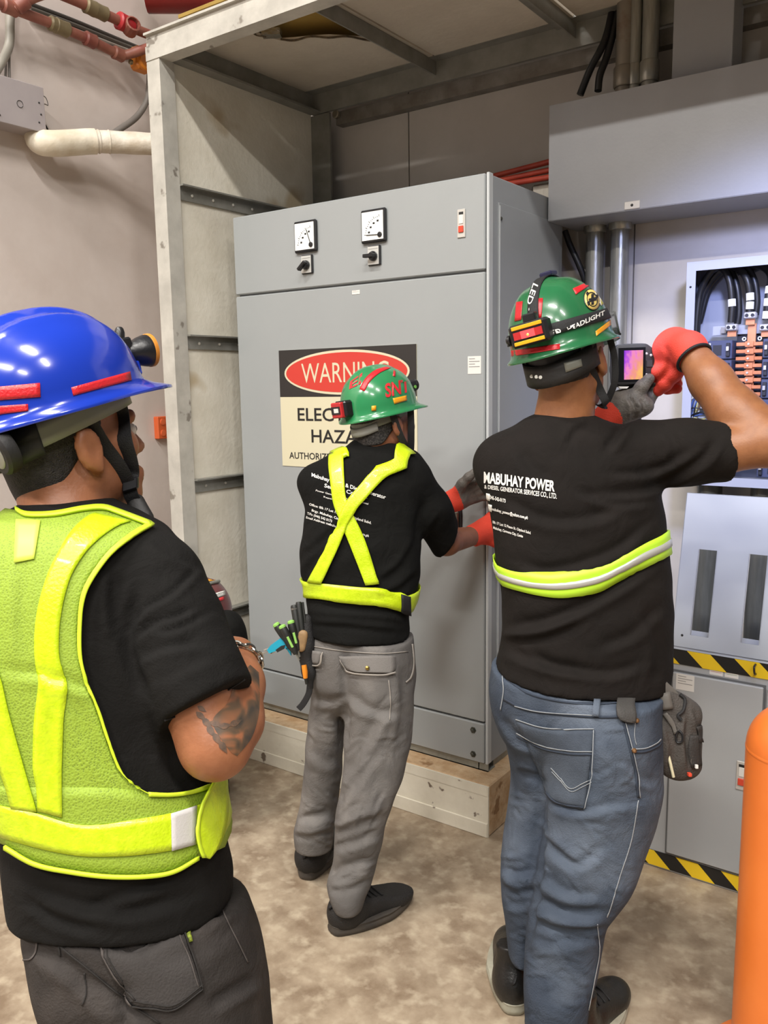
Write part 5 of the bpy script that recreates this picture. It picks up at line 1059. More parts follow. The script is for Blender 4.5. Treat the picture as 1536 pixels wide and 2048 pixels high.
# ---------------------------------------------------------------- watching person in the foreground (blue helmet, neon vest)
def vest_mat():
    m = bpy.data.materials.new('neon_mesh_fabric'); m.use_nodes = True; nt = m.node_tree; N, L = nt.nodes, nt.links; b = N['Principled BSDF']; b.inputs['Roughness'].default_value = .7
    tc = N.new('ShaderNodeTexCoord'); v = N.new('ShaderNodeTexVoronoi'); v.inputs['Scale'].default_value = 330; v.feature = 'F1'; L.new(tc.outputs['Object'], v.inputs['Vector'])
    r = N.new('ShaderNodeValToRGB'); r.color_ramp.elements[0].position = .10; r.color_ramp.elements[1].position = .42; r.color_ramp.elements[0].color = lin('#4f611a'); r.color_ramp.elements[1].color = lin('#8aa32a'); L.new(v.outputs['Distance'], r.inputs[0])
    n = N.new('ShaderNodeTexNoise'); n.inputs['Scale'].default_value = 9; L.new(tc.outputs['Object'], n.inputs['Vector']); x = N.new('ShaderNodeMix'); x.data_type = 'RGBA'; x.inputs['Factor'].default_value = .25; L.new(n.outputs['Fac'], x.inputs['Factor']); x.inputs['B'].default_value = lin('#879f2e'); L.new(r.outputs[0], x.inputs['A']); L.new(x.outputs['Result'], b.inputs['Base Color'])
    bp = N.new('ShaderNodeBump'); bp.inputs['Strength'].default_value = .4; bp.inputs['Distance'].default_value = .002; L.new(v.outputs['Distance'], bp.inputs['Height']); L.new(bp.outputs[0], b.inputs['Normal']); return m
m_vest = vest_mat()
def tattoo_mat():
    m = bpy.data.materials.new('tattooed_skin'); m.use_nodes = True; nt = m.node_tree; N, L = nt.nodes, nt.links; b = N['Principled BSDF']; b.inputs['Roughness'].default_value = .48
    tc = N.new('ShaderNodeTexCoord'); n = N.new('ShaderNodeTexNoise'); n.inputs['Scale'].default_value = 17; n.inputs['Detail'].default_value = 2; n.inputs['Distortion'].default_value = 1.5; L.new(tc.outputs['Object'], n.inputs['Vector'])
    r = N.new('ShaderNodeValToRGB'); e = r.color_ramp.elements; e[0].position = .36; e[0].color = lin('#3b352e'); e[1].position = .60; e[1].color = lin('#935c3d'); k = e.new(.48); k.color = lin('#5b4735'); L.new(n.outputs['Fac'], r.inputs[0]); L.new(r.outputs[0], b.inputs['Base Color']); return m
def person_watching():
    D = 1.2
    tors = [(992, 62, 212, 1.23, .055), (1012, 30, 238, 1.22, .07), (1034, -25, 285, 1.21, .085), (1066, -80, 335, 1.2, .10), (1110, -105, 362, 1.2, .112), (1160, -115, 372, 1.2, .12), (1300, -110, 380, 1.2, .127), (1450, -60, 398, 1.2, .124), (1550, -20, 420, 1.2, .122), (1620, 8, 438, 1.2, .122), (1720, 22, 455, 1.2, .124), (1755, 27, 461, 1.2, .126), (1815, 36, 461, 1.2, .128), (1900, 42, 465, 1.2, .13)]
    ts = pxsecs(tors); T = loft(ts, 2.3, .012)
    sR, hm = at(322, 1170, 1.18), at(414, 1414, 1.12); eR, wR = at(430, 1487, 1.115), at(474, 1312, 1.27)
    sL, eL, wL = at(-70, 1170, 1.22), at(-115, 1420, 1.22), at(30, 1400, 1.44)
    slv = cut(chain([sR, at(348, 1265, 1.155), at(384, 1345, 1.13), hm, at(438, 1470, 1.11)], [.064, .063, .0615, .0595, .059], .03), hm, at(414+46, 1414+88, 1.10)-hm, .003)
    slvL = cut(chain([sL, (sL+eL)/2, eL], [.066, .062, .058], .03), sL+(eL-sL)*.85, eL-sL, .003)
    shirt = union([T, slv, slvL], .03); a, b, c = at(18, 1815, D), at(447, 1803, D), at(240, 1889, 1.085); nn = np.cross(b-a, c-a); nn = nn if nn[2] < 0 else -nn; shirt = cut(shirt, a, nn, .004)
    hd = Head(at(136, 884, 1.25), 43, 11, 5, 1.0)
    legL = [(1830, 72, 300, 1.2, .12), (1900, 86, 300, 1.2, .122), (1974, 106, 290, 1.2, .114), (2048, 140, 290, 1.2, .106), (2300, 160, 300, 1.21, .09), (2600, 160, 290, 1.22, .075), (2900, 180, 290, 1.22, .068)]
    legR = [(1830, 200, 490, 1.2, .12), (1900, 220, 513, 1.2, .13), (1974, 245, 526, 1.19, .125), (2048, 262, 542, 1.19, .118), (2300, 320, 548, 1.18, .095), (2600, 370, 545, 1.17, .078), (2900, 400, 530, 1.17, .07)]
    lL, lR = leg(legL, 2.2), leg(legR, 2.2); pants = union([lL, lR, loft(pxsecs([(1690, 50, 462, 1.2, .12), (1770, 50, 468, 1.2, .122), (1850, 78, 496, 1.2, .126), (1900, 84, 511, 1.2, .13), (1975, 102, 524, 1.2, .122), (2060, 150, 515, 1.2, .085)]), 2.3, .02)], .02)
    pants = smaxf(pants, lambda q: np.minimum(-((q-a.astype(f32))@unit(nn).astype(f32)), T(q)+.022))
    fw = unit(-ER*.75+EF*.5+EZ*.2); hnd, _ = hand(at(466, 1305, 1.285), fw, unit(EZ*.6+EF*.5), 1, (35, 45, 30), 1.0); hnd2, _ = hand(wL, unit(ER*.7+EF*.3+EZ*.4), unit(EF), -1, (30, 40, 30), 1.0)
    body = union([hd.skin(at(132, 1035, 1.235), .058), loft(ts[:-1], 2.3, .01, .03), chain([sR, at(372, 1330, 1.135), eR], [.05, .053, .046], .02), chain([eR, at(457, 1440, 1.155), at(472, 1370, 1.21), wR], [.046, .045, .038, .029], .02), chain([sL, eL, wL], [.052, .045, .03], .02), hnd, hnd2, grow(pants, -.026)], .014)
    pts = [at(-130, 1100, 1.2), at(530, 1100, 1.2), at(-100, 870, 1.4), at(330, 800, 1.2), at(60, 2930, 1.1), at(560, 2930, 1.35), eL, wL, at(200, 1000, 1.0), at(440, 1270, 1.45)]
    p, bbv = soft('person', body, *bounds(pts, .14), .006, m_skin1, None, label='person in neon yellow mesh vest and blue helmet watching from the foreground', cat='person')
    m_tt = tattoo_mat()
    tt = strip('tattoo', bbv, [(500, 1330), (470, 1365), (455, 1405), (425, 1440), (440, 1475), (462, 1505)], [(517, 1345), (519, 1385), (518, 1420), (512, 1450), (500, 1480), (474, 1512)], m_tt, p, 30, 14, .0006, 0, label='dark leafy forearm tattoo')
    for (u, v, du, dv) in ((402, 1432, 10, 9), (414, 1446, 10, 11), (422, 1462, 8, 13), (434, 1478, 8, 13), (446, 1494, 8, 13), (432, 1448, 14, 4), (450, 1452, 14, -2), (470, 1446, 13, -6), (404, 1418, 9, 6)):
        L_ = [(u-du, v-dv), (u-du*.2+dv*.45, v-dv*.2-du*.45), (u+du, v+dv)]; R_ = [(u-du, v-dv), (u-du*.2-dv*.45, v-dv*.2+du*.45), (u+du, v+dv)]
        strip('tattoo_leaf', bbv, L_, R_, mat('tattoo_ink', '#4a3d33', .55, col2='#6b4f3c', vscale=120), tt, 8, 4, .0011, 0)
    folds = [([(275, 1180), (255, 1260), (262, 1330), (290, 1400)], -.012, 13, 'r'), ([(262, 1255), (290, 1220), (345, 1190), (400, 1135)], .006, 9, 'f'), ([(264, 1285), (310, 1250), (355, 1235), (385, 1222)], .007, 10, 'f'), ([(275, 1322), (330, 1300), (400, 1290)], .005, 11, 'f'), ([(300, 1262), (350, 1262), (430, 1225)], .003, 10, 'f'), ([(300, 1375), (360, 1345), (440, 1310)], .002, 14, 'f'), ([(330, 1448), (400, 1418), (490, 1362)], .004, 8, 'f'), ([(225, 1140), (222, 1210), (232, 1280)], .007, 18, 'f'), ([(300, 1085), (350, 1115), (395, 1140)], .004, 12, 'f'),
             ([(60, 1780), (150, 1815), (260, 1830), (380, 1800)], .006, 18, 'f'), ([(170, 1830), (260, 1790), (330, 1770)], .006, 16, 'f'), ([(40, 1800), (120, 1850), (200, 1868)], .005, 14, 'f'), ([(320, 1500), (340, 1550), (390, 1590)], .004, 18, 'f')]
    lo, hi = bounds([at(-130, 1100, 1.2), at(500, 1100, 1.2), at(0, 980, 1.35), at(30, 1900, 1.05), at(470, 1900, 1.35), eL, hm, at(200, 1300, 1.0)], .07)
    sh, sbv = soft('shirt', shirt, lo, hi, .005, m_shirt1, p, folds, (.0012, 26, 11), label='black short sleeved shirt')
    MB().tube(spline([hitp(sbv, u, v, .001, at(u, v, 1.18)) for u, v in ((330, 1440), (370, 1424), (420, 1400), (460, 1376), (489, 1358))], 6), .0013, 6).build('sleeve_stitching', mat('dark_seam', '#121111', .9), sh)
    m_t1 = mat('charcoal_jeans', '#2a2725', .85, col2='#34302e', vscale=7, bump=.35, bscale=330, spots=('#423d3a', 10, .5), soft_spots=.3, spec=.2, wr=(14, .3))
    pf = [([(60, 1890), (150, 1960), (230, 2048)], .007, 18, 'f'), ([(180, 1960), (240, 2020), (300, 2048)], .008, 16, 'f'), ([(420, 2020), (470, 1990), (520, 1960)], .008, 16, 'f'), ([(250, 1960), (246, 2010), (250, 2060)], -.012, 12, 'r'), ([(380, 1840), (440, 1830), (480, 1815)], .006, 14, 'f'), ([(180, 1875), (262, 1905), (330, 1880)], -.008, 12, 'r')]
    lo, hi = bounds([at(20, 1760, 1.05), at(560, 2000, 1.05), at(20, 2910, 1.35), at(560, 2910, 1.1), at(560, 1800, 1.35), at(20, 1800, 1.35)], .05)
    tr_, tbv = soft('jeans', pants, lo, hi, .006, m_t1, p, pf, (.0015, 20, 12), label='charcoal jeans with back pocket')
    m_pk = mat('charcoal_pocket', '#292523', .85, col2='#322e2c', vscale=9, bump=.35, bscale=330); m_ds = mat('charcoal_seam', '#1f1c1a', .9); m_ls = mat('charcoal_stitch', '#453f3c', .85)
    pk = strip('back_pocket', tbv, [(193, 1890), (235, 1902), (262, 1902), (310, 1880), (359, 1850)], [(268, 2006), (300, 2012), (350, 2016), (378, 1998), (403, 1978)], m_pk, tr_, 16, 14, .004, .004)
    def seam(px, m=m_ds, wd=3, off=.003, par=tr_, n=24, nm='stitching'):
        off = .0016 if par is tr_ else .0066
        q = np.array(px, float); d = np.gradient(q, axis=0); nr = np.stack([-d[:, 1], d[:, 0]], 1); nr /= np.linalg.norm(nr, axis=1)[:, None]; strip(nm, tbv, q-nr*wd/2, q+nr*wd/2, m, par, n, 2, off, .0008)
    for o_ in (0, 9): seam([(197+o_, 1893), (232+o_, 1950), (268+o_*.6, 2005-o_)], m_ds if o_ else m_ls, 2.6, .009, pk); seam([(361-o_, 1850+o_), (385-o_, 1915), (403-o_, 1977-o_*.4)], m_ls if o_ else m_ds, 2.6, .009, pk); seam([(268, 2006-o_), (310, 2014-o_), (350, 2016-o_), (403, 1977-o_)], m_ds, 2.6, .009, pk)
    seam([(437, 1802), (455, 1845), (475, 1885), (494, 1925)], m_ls, 2.4); seam([(110, 1855), (118, 1890), (122, 1912)], m_ds, 3); seam([(60, 1850), (110, 1885), (180, 1940), (260, 2005), (320, 2046)], m_ds, 3.5, n=40); seam([(76, 1880), (72, 1905), (62, 1918), (48, 1919)], m_ls, 3); seam([(170, 1945), (172, 1985), (165, 2010)], m_ds, 3)
    patch('woven_tag', tbv, [(370, 1862), (379, 1860), (384, 1882), (376, 1884)], mat('green_tag', '#93a52a', .7, col2='#3c3a20', vscale=300), tr_, 4, 3, .004)
    # vest on a form a little larger than the torso
    Pt, Ft = extract(grow(T, .009), lo-.1, hi+.1, .012) if False else extract(grow(T, .009), *bounds([at(-130, 1100, 1.2), at(480, 1100, 1.2), at(0, 980, 1.38), at(20, 1910, 1.03), at(480, 1910, 1.38), at(200, 1300, 1.0)], .05), .010)
    Pt = smooth_mesh(Pt, Ft, 2); Pt = fold(Pt, normals(Pt, Ft), [([(0, 1345), (60, 1350), (140, 1372), (185, 1385)], .007, 10, 'f'), ([(40, 1130), (35, 1230), (40, 1330)], .004, 12, 'f'), ([(100, 1400), (95, 1480), (100, 1560)], .003, 12, 'f'), ([(140, 1400), (170, 1480), (230, 1580)], .003, 14, 'f')])
    vbv = BVHTree.FromPolygons([tuple(q) for q in Pt], [tuple(map(int, q)) for q in Ft])
    arm = [(299, 1051), (255, 1077), (215, 1109), (182, 1153), (164, 1190), (157, 1237), (157, 1310), (171, 1365), (193, 1419), (211, 1474), (237, 1540), (270, 1573), (296, 1588)]
    neck = [(-20, 1012), (33, 1021), (55, 1032), (109, 1031), (164, 1021), (204, 1018), (233, 1026), (299, 1051)]
    vest = strip('safety_vest', vbv, [(-15, 1013), (-60, 1050), (-95, 1110), (-105, 1200), (-100, 1310), (-75, 1400), (-40, 1500), (-12, 1588)], [(233, 1026), (299, 1051), (215, 1109), (164, 1190), (157, 1310), (193, 1419), (237, 1540), (296, 1588)][1:], m_vest, p, 60, 26, .0, .002, topc=neck, label='neon yellow mesh safety vest')
    cx = at(215, 1300, 1.2)
    wrap_band('vest_waist', vbv, [(-8, 1572), (60, 1574), (150, 1574), (230, 1576), (292, 1584), (340, 1588), (380, 1583), (412, 1574), (436, 1562)], [(12, 1690), (73, 1726), (146, 1742), (219, 1751), (292, 1751), (346, 1742), (394, 1716), (430, 1702), (448, 1694)], cx, m_vest, vest, 50, 8, .0005, .002, 30)
    wrap_band('waist_tape', vbv, [(2, 1609), (73, 1624), (146, 1646), (200, 1648), (255, 1640), (339, 1626), (400, 1608), (438, 1598)], [(13, 1675), (91, 1697), (164, 1710), (237, 1711), (290, 1707), (339, 1700), (400, 1684), (444, 1670)], cx, m_neon, vest, 50, 6, .003, .002, 30)
    strip('shoulder_tape', vbv, [(190, 1030), (175, 1036), (146, 1062), (120, 1102), (98, 1146), (80, 1204), (72, 1255), (71, 1310), (78, 1364), (73, 1419), (69, 1474), (69, 1540), (75, 1573), (78, 1620)], [(262, 1046), (240, 1052), (207, 1073), (175, 1102), (146, 1146), (131, 1190), (122, 1237), (119, 1280), (121, 1320), (135, 1372), (129, 1437), (126, 1510), (125, 1555), (126, 1633)], m_neon, vest, 60, 6, .003, .002)
    strip('shoulder_tape', vbv, [(-85, 1290), (-60, 1370), (-20, 1480), (10, 1560), (26, 1616)], [(-20, 1290), (3, 1352), (20, 1425), (47, 1522), (76, 1622)], m_neon, vest, 40, 6, .0032, .002)
    strip('binding', vbv, [(x, y-3) for x, y in arm], [(x+8, y+3) for x, y in arm], m_bind, vest, 70, 4, .004, .004)
    strip('binding', vbv, [(296, 1583), (340, 1585), (380, 1580), (416, 1568)], [(296, 1592), (340, 1593), (380, 1588), (418, 1577)], m_bind, vest, 24, 3, .004, .004)
    strip('binding', vbv, [(x, y-3) for x, y in neck[1:]], [(x, y+5) for x, y in neck[1:]], m_bind, vest, 40, 3, .004, .004)
    bt = [(14, 1688), (73, 1722), (146, 1738), (219, 1747), (292, 1747), (346, 1738), (394, 1711)]; strip('binding', vbv, bt, [(x, y+8) for x, y in bt], m_bind, vest, 50, 3, .004, .004)
    patch('label_patch', vbv, [(33, 1042), (82, 1044), (70, 1119), (30, 1127)], mat('pale_neon_label', '#d5ea58', .5), vest, 8, 6, .003, .001)
    patch('hook_tape', vbv, [(339, 1626), (388, 1611), (386, 1688), (341, 1700)], mat('white_hook_tape', '#b9b6b4', .7, bump=.12, bscale=400), vest, 8, 6, .0055, .002)
    tb = strip('waist_tab', vbv, [(423, 1549), (408, 1575), (392, 1610), (384, 1655), (388, 1690), (395, 1711)], [(438, 1545), (440, 1580), (441, 1618), (437, 1655), (425, 1692), (408, 1716)], m_neon, vest, 24, 8, .011, .003)
    strip('tab_binding', vbv, [(421, 1549), (406, 1575), (389, 1610), (381, 1655), (385, 1690), (393, 1713)], [(426, 1550), (411, 1576), (395, 1611), (387, 1655), (391, 1690), (400, 1714)], m_bind, tb, 24, 3, .0135, .002)
    soft('hair', hd.hair(-.078, .004), *bounds([hd.w(-.1, -.13, -.15), hd.w(.1, .1, .15), hd.w(-.1, .1, -.15), hd.w(.1, -.13, .15)], .02), .004, m_hair, p); eyes(hd, p)
    fl = at(230, 2940, 1.2); fr_ = at(470, 2940, 1.17)
    shoe(p, np.array([fl[0], fl[1], 0])-EF*.07, EF+ER*.2, .27, mat('dark_shoe_mesh', '#1d1b1a'), mat('dusty_sole', '#38332e')); shoe(p, np.array([fr_[0], fr_[1], 0])-EF*.07, EF+ER*.5, .27, mat('dark_shoe_mesh', '#1d1b1a'), mat('dusty_sole', '#38332e'))
    # chain bracelet
    ax = unit(wR-at(457, 1440, 1.155)); cc = at(475, 1326, 1.255); q1 = unit(np.cross(ax, EZ)); q2 = np.cross(ax, q1); m_ch = mat('chrome_chain', '#b9b4ab', .22, 1.0)
    br = empty('chain_bracelet', 'chunky silver chain bracelet on the tattooed wrist', 'bracelet', cc); n = 20
    for i in range(n):
        t = 2*math.pi*i/n; c = cc+(q1*math.cos(t)+q2*math.sin(t))*.0355; tg = -q1*math.sin(t)+q2*math.cos(t); nr = unit(c-cc); e2 = unit(ax+(.8 if i % 2 else -.5)*nr); k = []
        for s in np.linspace(0, 2*math.pi, 13): k.append(c+tg*.0078*math.cos(s)+e2*.0045*math.sin(s))
        MB().tube(k, .0019, 6, False).build('link', m_ch, br, True)
    return p, hd, bbv
p1, hd1, bbv1 = person_watching()

# ---------------------------------------------------------------- helmets, lamps, straps
m_blue = mat('blue_helmet', '#1a37a8', .18, coat=.5); m_green = mat('green_helmet', '#276a41', .24, coat=.4, col2='#22603a', vscale=6); m_green2 = mat('green_helmet_bright', '#2c7f4e', .22, coat=.4)
m_tapeR = mat('red_tape', '#c8232b', .35, bump=.3, bscale=300); m_tapeO = mat('orange_tape', '#e39b1c', .4)
m_black2 = mat('black_lamp_plastic', '#1a1a1c', .35, bump=.1, bscale=200)
def strapline(name, pts, root, wd=.011, m=None, up=None):
    return MB().tube(spline(pts, 6), 1.0, 10, True, (wd, .0018), up if up is not None else CF).build(name, m or m_web, root, True)
def pxs(bv, px, D, off=.004): return [hitp(bv, u, v, off, at(u, v, D)) for (u, v) in px]
# blue helmet
r1, hv1, W1 = helmet(hd1, 'hard_hat', 'glossy blue ridged hard hat with red reflective tape', m_blue, .066, .112, .140, .118, .012, .034, .012, 2)
for q in ([(-6, 774), (80, 766), (81, 794), (-6, 801)], [(142, 775), (259, 743), (262, 761), (146, 792)], [(-6, 812), (56, 808), (57, 822), (-6, 830)]): patch('tape', hv1, q, m_tapeR, r1, 4, 10, .0012, .0006)
head_ring(r1, W1, 'suspension_band', m_grey, .088, .112, -.018, -.05, .034, .003, -60, 80); head_ring(r1, W1, 'suspension_band', m_grey, .088, .112, -.018, -.05, .034, .003, 100, 240); head_ring(r1, W1, 'nape_band', m_rub, .088, .114, -.018, -.056, .045, .004, 215, 325)
head_ring(r1, W1, 'sweat_band', m_black, .083, .108, -.01, -.03, .05, .003)
kc = W1(.056, -.108, -.047); MB().lathe(kc, -hd1.M[:, 1]*.9+hd1.M[:, 2]*-.15, [(.030, -.004), (.032, .0), (.032, .012), (.028, .016), (.022, .016)], 28).build('ratchet_knob', m_rub, r1, True)
MB().lathe(kc, -hd1.M[:, 1]*.9+hd1.M[:, 2]*-.15, [(.021, .012), (.021, .0165), (.019, .018)], 28).build('knob_disc', mat('knob_disc', '#9a9d98', .35, .4), r1, True)
strapline('chin_strap', pxs(bbv1, [(233, 790), (236, 830), (246, 880), (256, 920), (257, 945), (251, 968)], 1.24, .006), r1, .011); strapline('chin_strap', pxs(bbv1, [(163, 826), (182, 858), (206, 895), (230, 930), (246, 958), (252, 970)], 1.2, .006), r1, .011)
strapline('chin_strap', [hitp(bbv1, 251, 966, .006, at(251, 966, 1.24)), at(262, 990, 1.26), at(272, 1008, 1.27)], r1, .011)
MB().obox(hitp(bbv1, 251, 967, .009, at(251, 967, 1.235)), CR+.3*CU, CF, CU, (.012, .005, .009), .002).build('strap_buckle', m_black, r1)
soft('chin_cup', ecap(at(272, 1005, 1.27), at(283, 1038, 1.265), .014, .019, CF, .6), *bounds([at(272, 1005, 1.27), at(283, 1038, 1.26)], .05), .003, m_rub, r1)
lp = empty('cap_lamp', 'round black cap lamp with orange rim on the front of the blue helmet', 'lamp', W1(0, .16, .04))
la = unit(hd1.M[:, 1]*.95+hd1.M[:, 0]*.0+hd1.M[:, 2]*-.05); lc_ = W1(0, .150, .036)
MB().lathe(lc_, la, [(.009, -.010), (.014, -.007), (.017, .0), (.022, .012), (.025, .024), (.025, .028)], 28).build('housing', m_black2, lp, True); MB().lathe(lc_, la, [(.025, .028), (.0262, .029), (.0262, .034), (.023, .036)], 28).build('rim', mat('orange_rim', '#c57f2c', .4), lp, True); MB().lathe(lc_, la, [(.023, .030), (.023, .032)], 24).build('lens', mat('lamp_lens', '#cfd3d6', .1, .3), lp, True)
MB().obox(W1(0, .138, .048), hd1.M[:, 0], hd1.M[:, 1], hd1.M[:, 2], (.012, .012, .013), .003).build('bracket', m_black2, lp); MB().lathe(W1(.0, .135, .055), hd1.M[:, 2]+.3*hd1.M[:, 1], [(.008, 0), (.008, .016), (.006, .022), (.004, .024)], 12).build('switch', m_black2, lp, True)
MB().obox(W1(0.0, .143, .012), hd1.M[:, 0], hd1.M[:, 1], hd1.M[:, 2], (.012, .010, .012), .003).build('lamp_clip', m_blue, lp)

# green helmet of the person at the cabinet
r2, hv2, W2 = helmet(hd2, 'hard_hat', 'bright green hard hat with red cut letters, on the head nearest the cabinet door', m_green2, .048, .104, .128, .128, .005, .034, .010, 3)
strip('tape', hv2, [(772, 734), (750, 741), (731, 757), (719, 778)], [(782, 736), (760, 746), (741, 762), (729, 783)], m_tapeR, r2, 16, 4, .0015, .0006)
print_text('red_letters', hv2, 'SNT', [(769, 768), (817, 756), (819, 784), (771, 796)], m_tapeR, r2, .0018, .03); print_text('red_letters', hv2, 'EI', [(701, 764), (725, 746), (722, 768), (699, 779)], m_tapeR, r2, .0018, .02)
patch('red_mark', hv2, [(787, 741), (791, 744), (790, 754), (785, 752)], m_tapeR, r2, 3, 3, .0016)
patch('tape', hv2, [(785, 797), (812, 791), (813, 801), (788, 808)], m_tapeO, r2, 4, 8, .002); patch('tape', hv2, [(743, 812), (752, 811), (752, 821), (743, 822)], m_tapeO, r2, 3, 3, .002)
head_ring(r2, W2, 'suspension_band', m_grey, .080, .104, -.014, -.04, .03, .003); head_ring(r2, W2, 'nape_band', mat('grey_nape', '#8c8d88', .5), .080, .108, -.014, -.058, .026, .004, 220, 320)
strapline('chin_strap', [hd2.w(.086, -.03, .03), hd2.w(.088, -.012, -.04), hd2.w(.078, .015, -.085), hd2.w(.05, .045, -.112), hd2.w(.02, .07, -.125)], r2, .010); strapline('chin_strap', [hd2.w(.086, .045, .03), hd2.w(.082, .04, -.03), hd2.w(.066, .042, -.09), hd2.w(.05, .045, -.115)], r2, .010)
strapline('strap_tail', [hd2.w(.05, .045, -.112), hd2.w(.056, .04, -.14), hd2.w(.06, .03, -.17)], r2, .008)
def box_lamp(nm, label, W, M, c, half, k, face, stripes=None, lens=None, lensm=None):
    e = empty(nm, label, 'lamp', W(*c)); ax = M; o = MB().obox(W(*c), ax[:, 0], ax[:, 1], ax[:, 2], half, .006).build('housing', m_black2, e); return e
l2 = box_lamp('head_lamp', 'red and black battery lamp on the back of the bright green helmet', W2, hd2.M, (0, -.135, .022), (.026, .016, .024), 0, None)
MB().obox(W2(-.004, -.155, .022), hd2.M[:, 0], hd2.M[:, 1], hd2.M[:, 2], (.023, .008, .022), .003).build('red_shell', mat('lamp_red', '#b3292c', .35), l2); MB().obox(W2(-.004, -.164, .022), hd2.M[:, 0], hd2.M[:, 1], hd2.M[:, 2], (.020, .001, .011)).build('black_face', m_black2, l2); MB().obox(W2(0, -.1655, .022), hd2.M[:, 0], hd2.M[:, 1], hd2.M[:, 2], (.010, .0008, .006)).build('label_sticker', m_paper, l2)
l2f = box_lamp('head_lamp', 'black front lamp on the bright green helmet beside the cabinet', W2, hd2.M, (0, .135, .045), (.024, .016, .018), 0, None)
MB().lathe(W2(.006, .148, .045), hd2.M[:, 1], [(.015, 0), (.017, .004), (.017, .010), (.013, .012)], 20).build('reflector', m_black2, l2f, True); MB().lathe(W2(.026, .138, .040), hd2.M[:, 0], [(.005, 0), (.005, .002)], 10).build('green_button', mat('green_button', '#6fae4a', .4), l2f, True)

# green helmet of the person with the thermal camera
r3, hv3, W3 = helmet(hd3, 'hard_hat', 'dark green hard hat with red and orange tape and round emblem', m_green, .045, .112, .138, .145, .004, .026, .012, -1)
for q, m in (([(1145, 578), (1176, 564), (1181, 570), (1151, 590)], m_tapeR), ([(1033, 605), (1046, 603), (1043, 640), (1030, 643)], m_tapeR), ([(1069, 598), (1086, 597), (1083, 636), (1068, 639)], m_tapeR), ([(1023, 701), (1120, 688), (1120, 699), (1024, 713)], m_tapeR), ([(1190, 663), (1220, 640), (1221, 650), (1192, 673)], m_tapeO), ([(1189, 585), (1200, 580), (1209, 607), (1201, 612)], m_paper), ([(1199, 600), (1206, 597), (1209, 607), (1202, 611)], mat('sticker_olive', '#a09a3c', .5))):
    patch('tape' if m in (m_tapeR, m_tapeO) else 'sticker', hv3, q, m, r3, 5, 8, .0015, .0006)
def emblem(bv, cu, cv, ru, rv, m, nm, par, off, r0=0.0, tilt=-.25):
    n = 28; G = [];
    for k in (r0, (r0+1)/2, 1.0):
        G.append([hitp(bv, cu+ru*k*math.cos(t)-rv*k*math.sin(t)*tilt*.0, cv+rv*k*math.sin(t)-ru*k*math.cos(t)*tilt, off, hd3.c) for t in np.linspace(0, 2*math.pi, n+1)])
    sheet(nm, G, m, par, .0004)
m_em = mat('emblem_yellow', '#d8bf6a', .45)
em = patch('emblem', hv3, [(1179, 597), (1186, 596), (1186, 604), (1179, 605)], m_em, r3, 3, 3, .0014)
emblem(hv3, 1183, 600, 16.5, 21, m_ink, 'emblem_rim', em, .0016); emblem(hv3, 1183, 600, 15, 19.3, m_em, 'emblem_field', em, .0020); emblem(hv3, 1183, 600, 11, 14.5, m_ink, 'emblem_ring', em, .0024, .86)
patch('emblem_cross', hv3, [(1181, 590), (1186, 589), (1186, 610), (1181, 611)], m_ink, em, 4, 3, .0026); patch('emblem_cross', hv3, [(1176, 599), (1191, 595), (1191, 602), (1176, 606)], m_ink, em, 3, 4, .0027)
for q in ([(1170, 588), (1173, 584), (1177, 589), (1173, 593)], [(1172, 606), (1176, 603), (1179, 609), (1175, 613)], [(1191, 590), (1195, 592), (1194, 597), (1190, 595)]): patch('emblem_mark', hv3, q, m_ink, em, 3, 3, .0025)
head_ring(r3, W3, 'suspension_band', m_grey, .086, .110, -.014, -.034, .028, .003, -40, 220); nb = head_ring(r3, W3, 'nape_band', m_rub, .089, .118, -.02, -.064, .05, .005, 195, 345); head_ring(r3, W3, 'sweat_band', m_black, .082, .106, -.01, -.03, .05, .003)
bvn = BVHTree.FromPolygons([tuple(nb.matrix_world @ v.co + Vector(r3.location)) for v in nb.data.vertices], [tuple(q.vertices) for q in nb.data.polygons])
patch('grey_plate', bvn, [(1127, 726), (1160, 718), (1163, 733), (1131, 745)], mat('plate_grey', '#77786f', .45), r3, 4, 6, .004)
for (u, v) in ((1066, 752), (1075, 753), (1083, 754)):
    c = hitp(bvn, u, v, .004, W3(-.02, -.12, -.06)); MB().lathe(c, unit(CAM-c), [(.0042, -.002), (.0042, .001)], 10).build('white_dot', m_white, r3)
strapline('chin_strap', [hd3.w(.088, -.055, .035)]+pxs(bbv3, [(1168, 712), (1180, 740), (1196, 776), (1212, 808)], 2.02, .004)+[hd3.w(.03, .06, -.12)], r3, .010); strapline('chin_strap', [hd3.w(.092, .05, .03), hd3.w(.094, .045, -.02), hd3.w(.086, .036, -.07), hd3.w(.06, .035, -.11)], r3, .008)
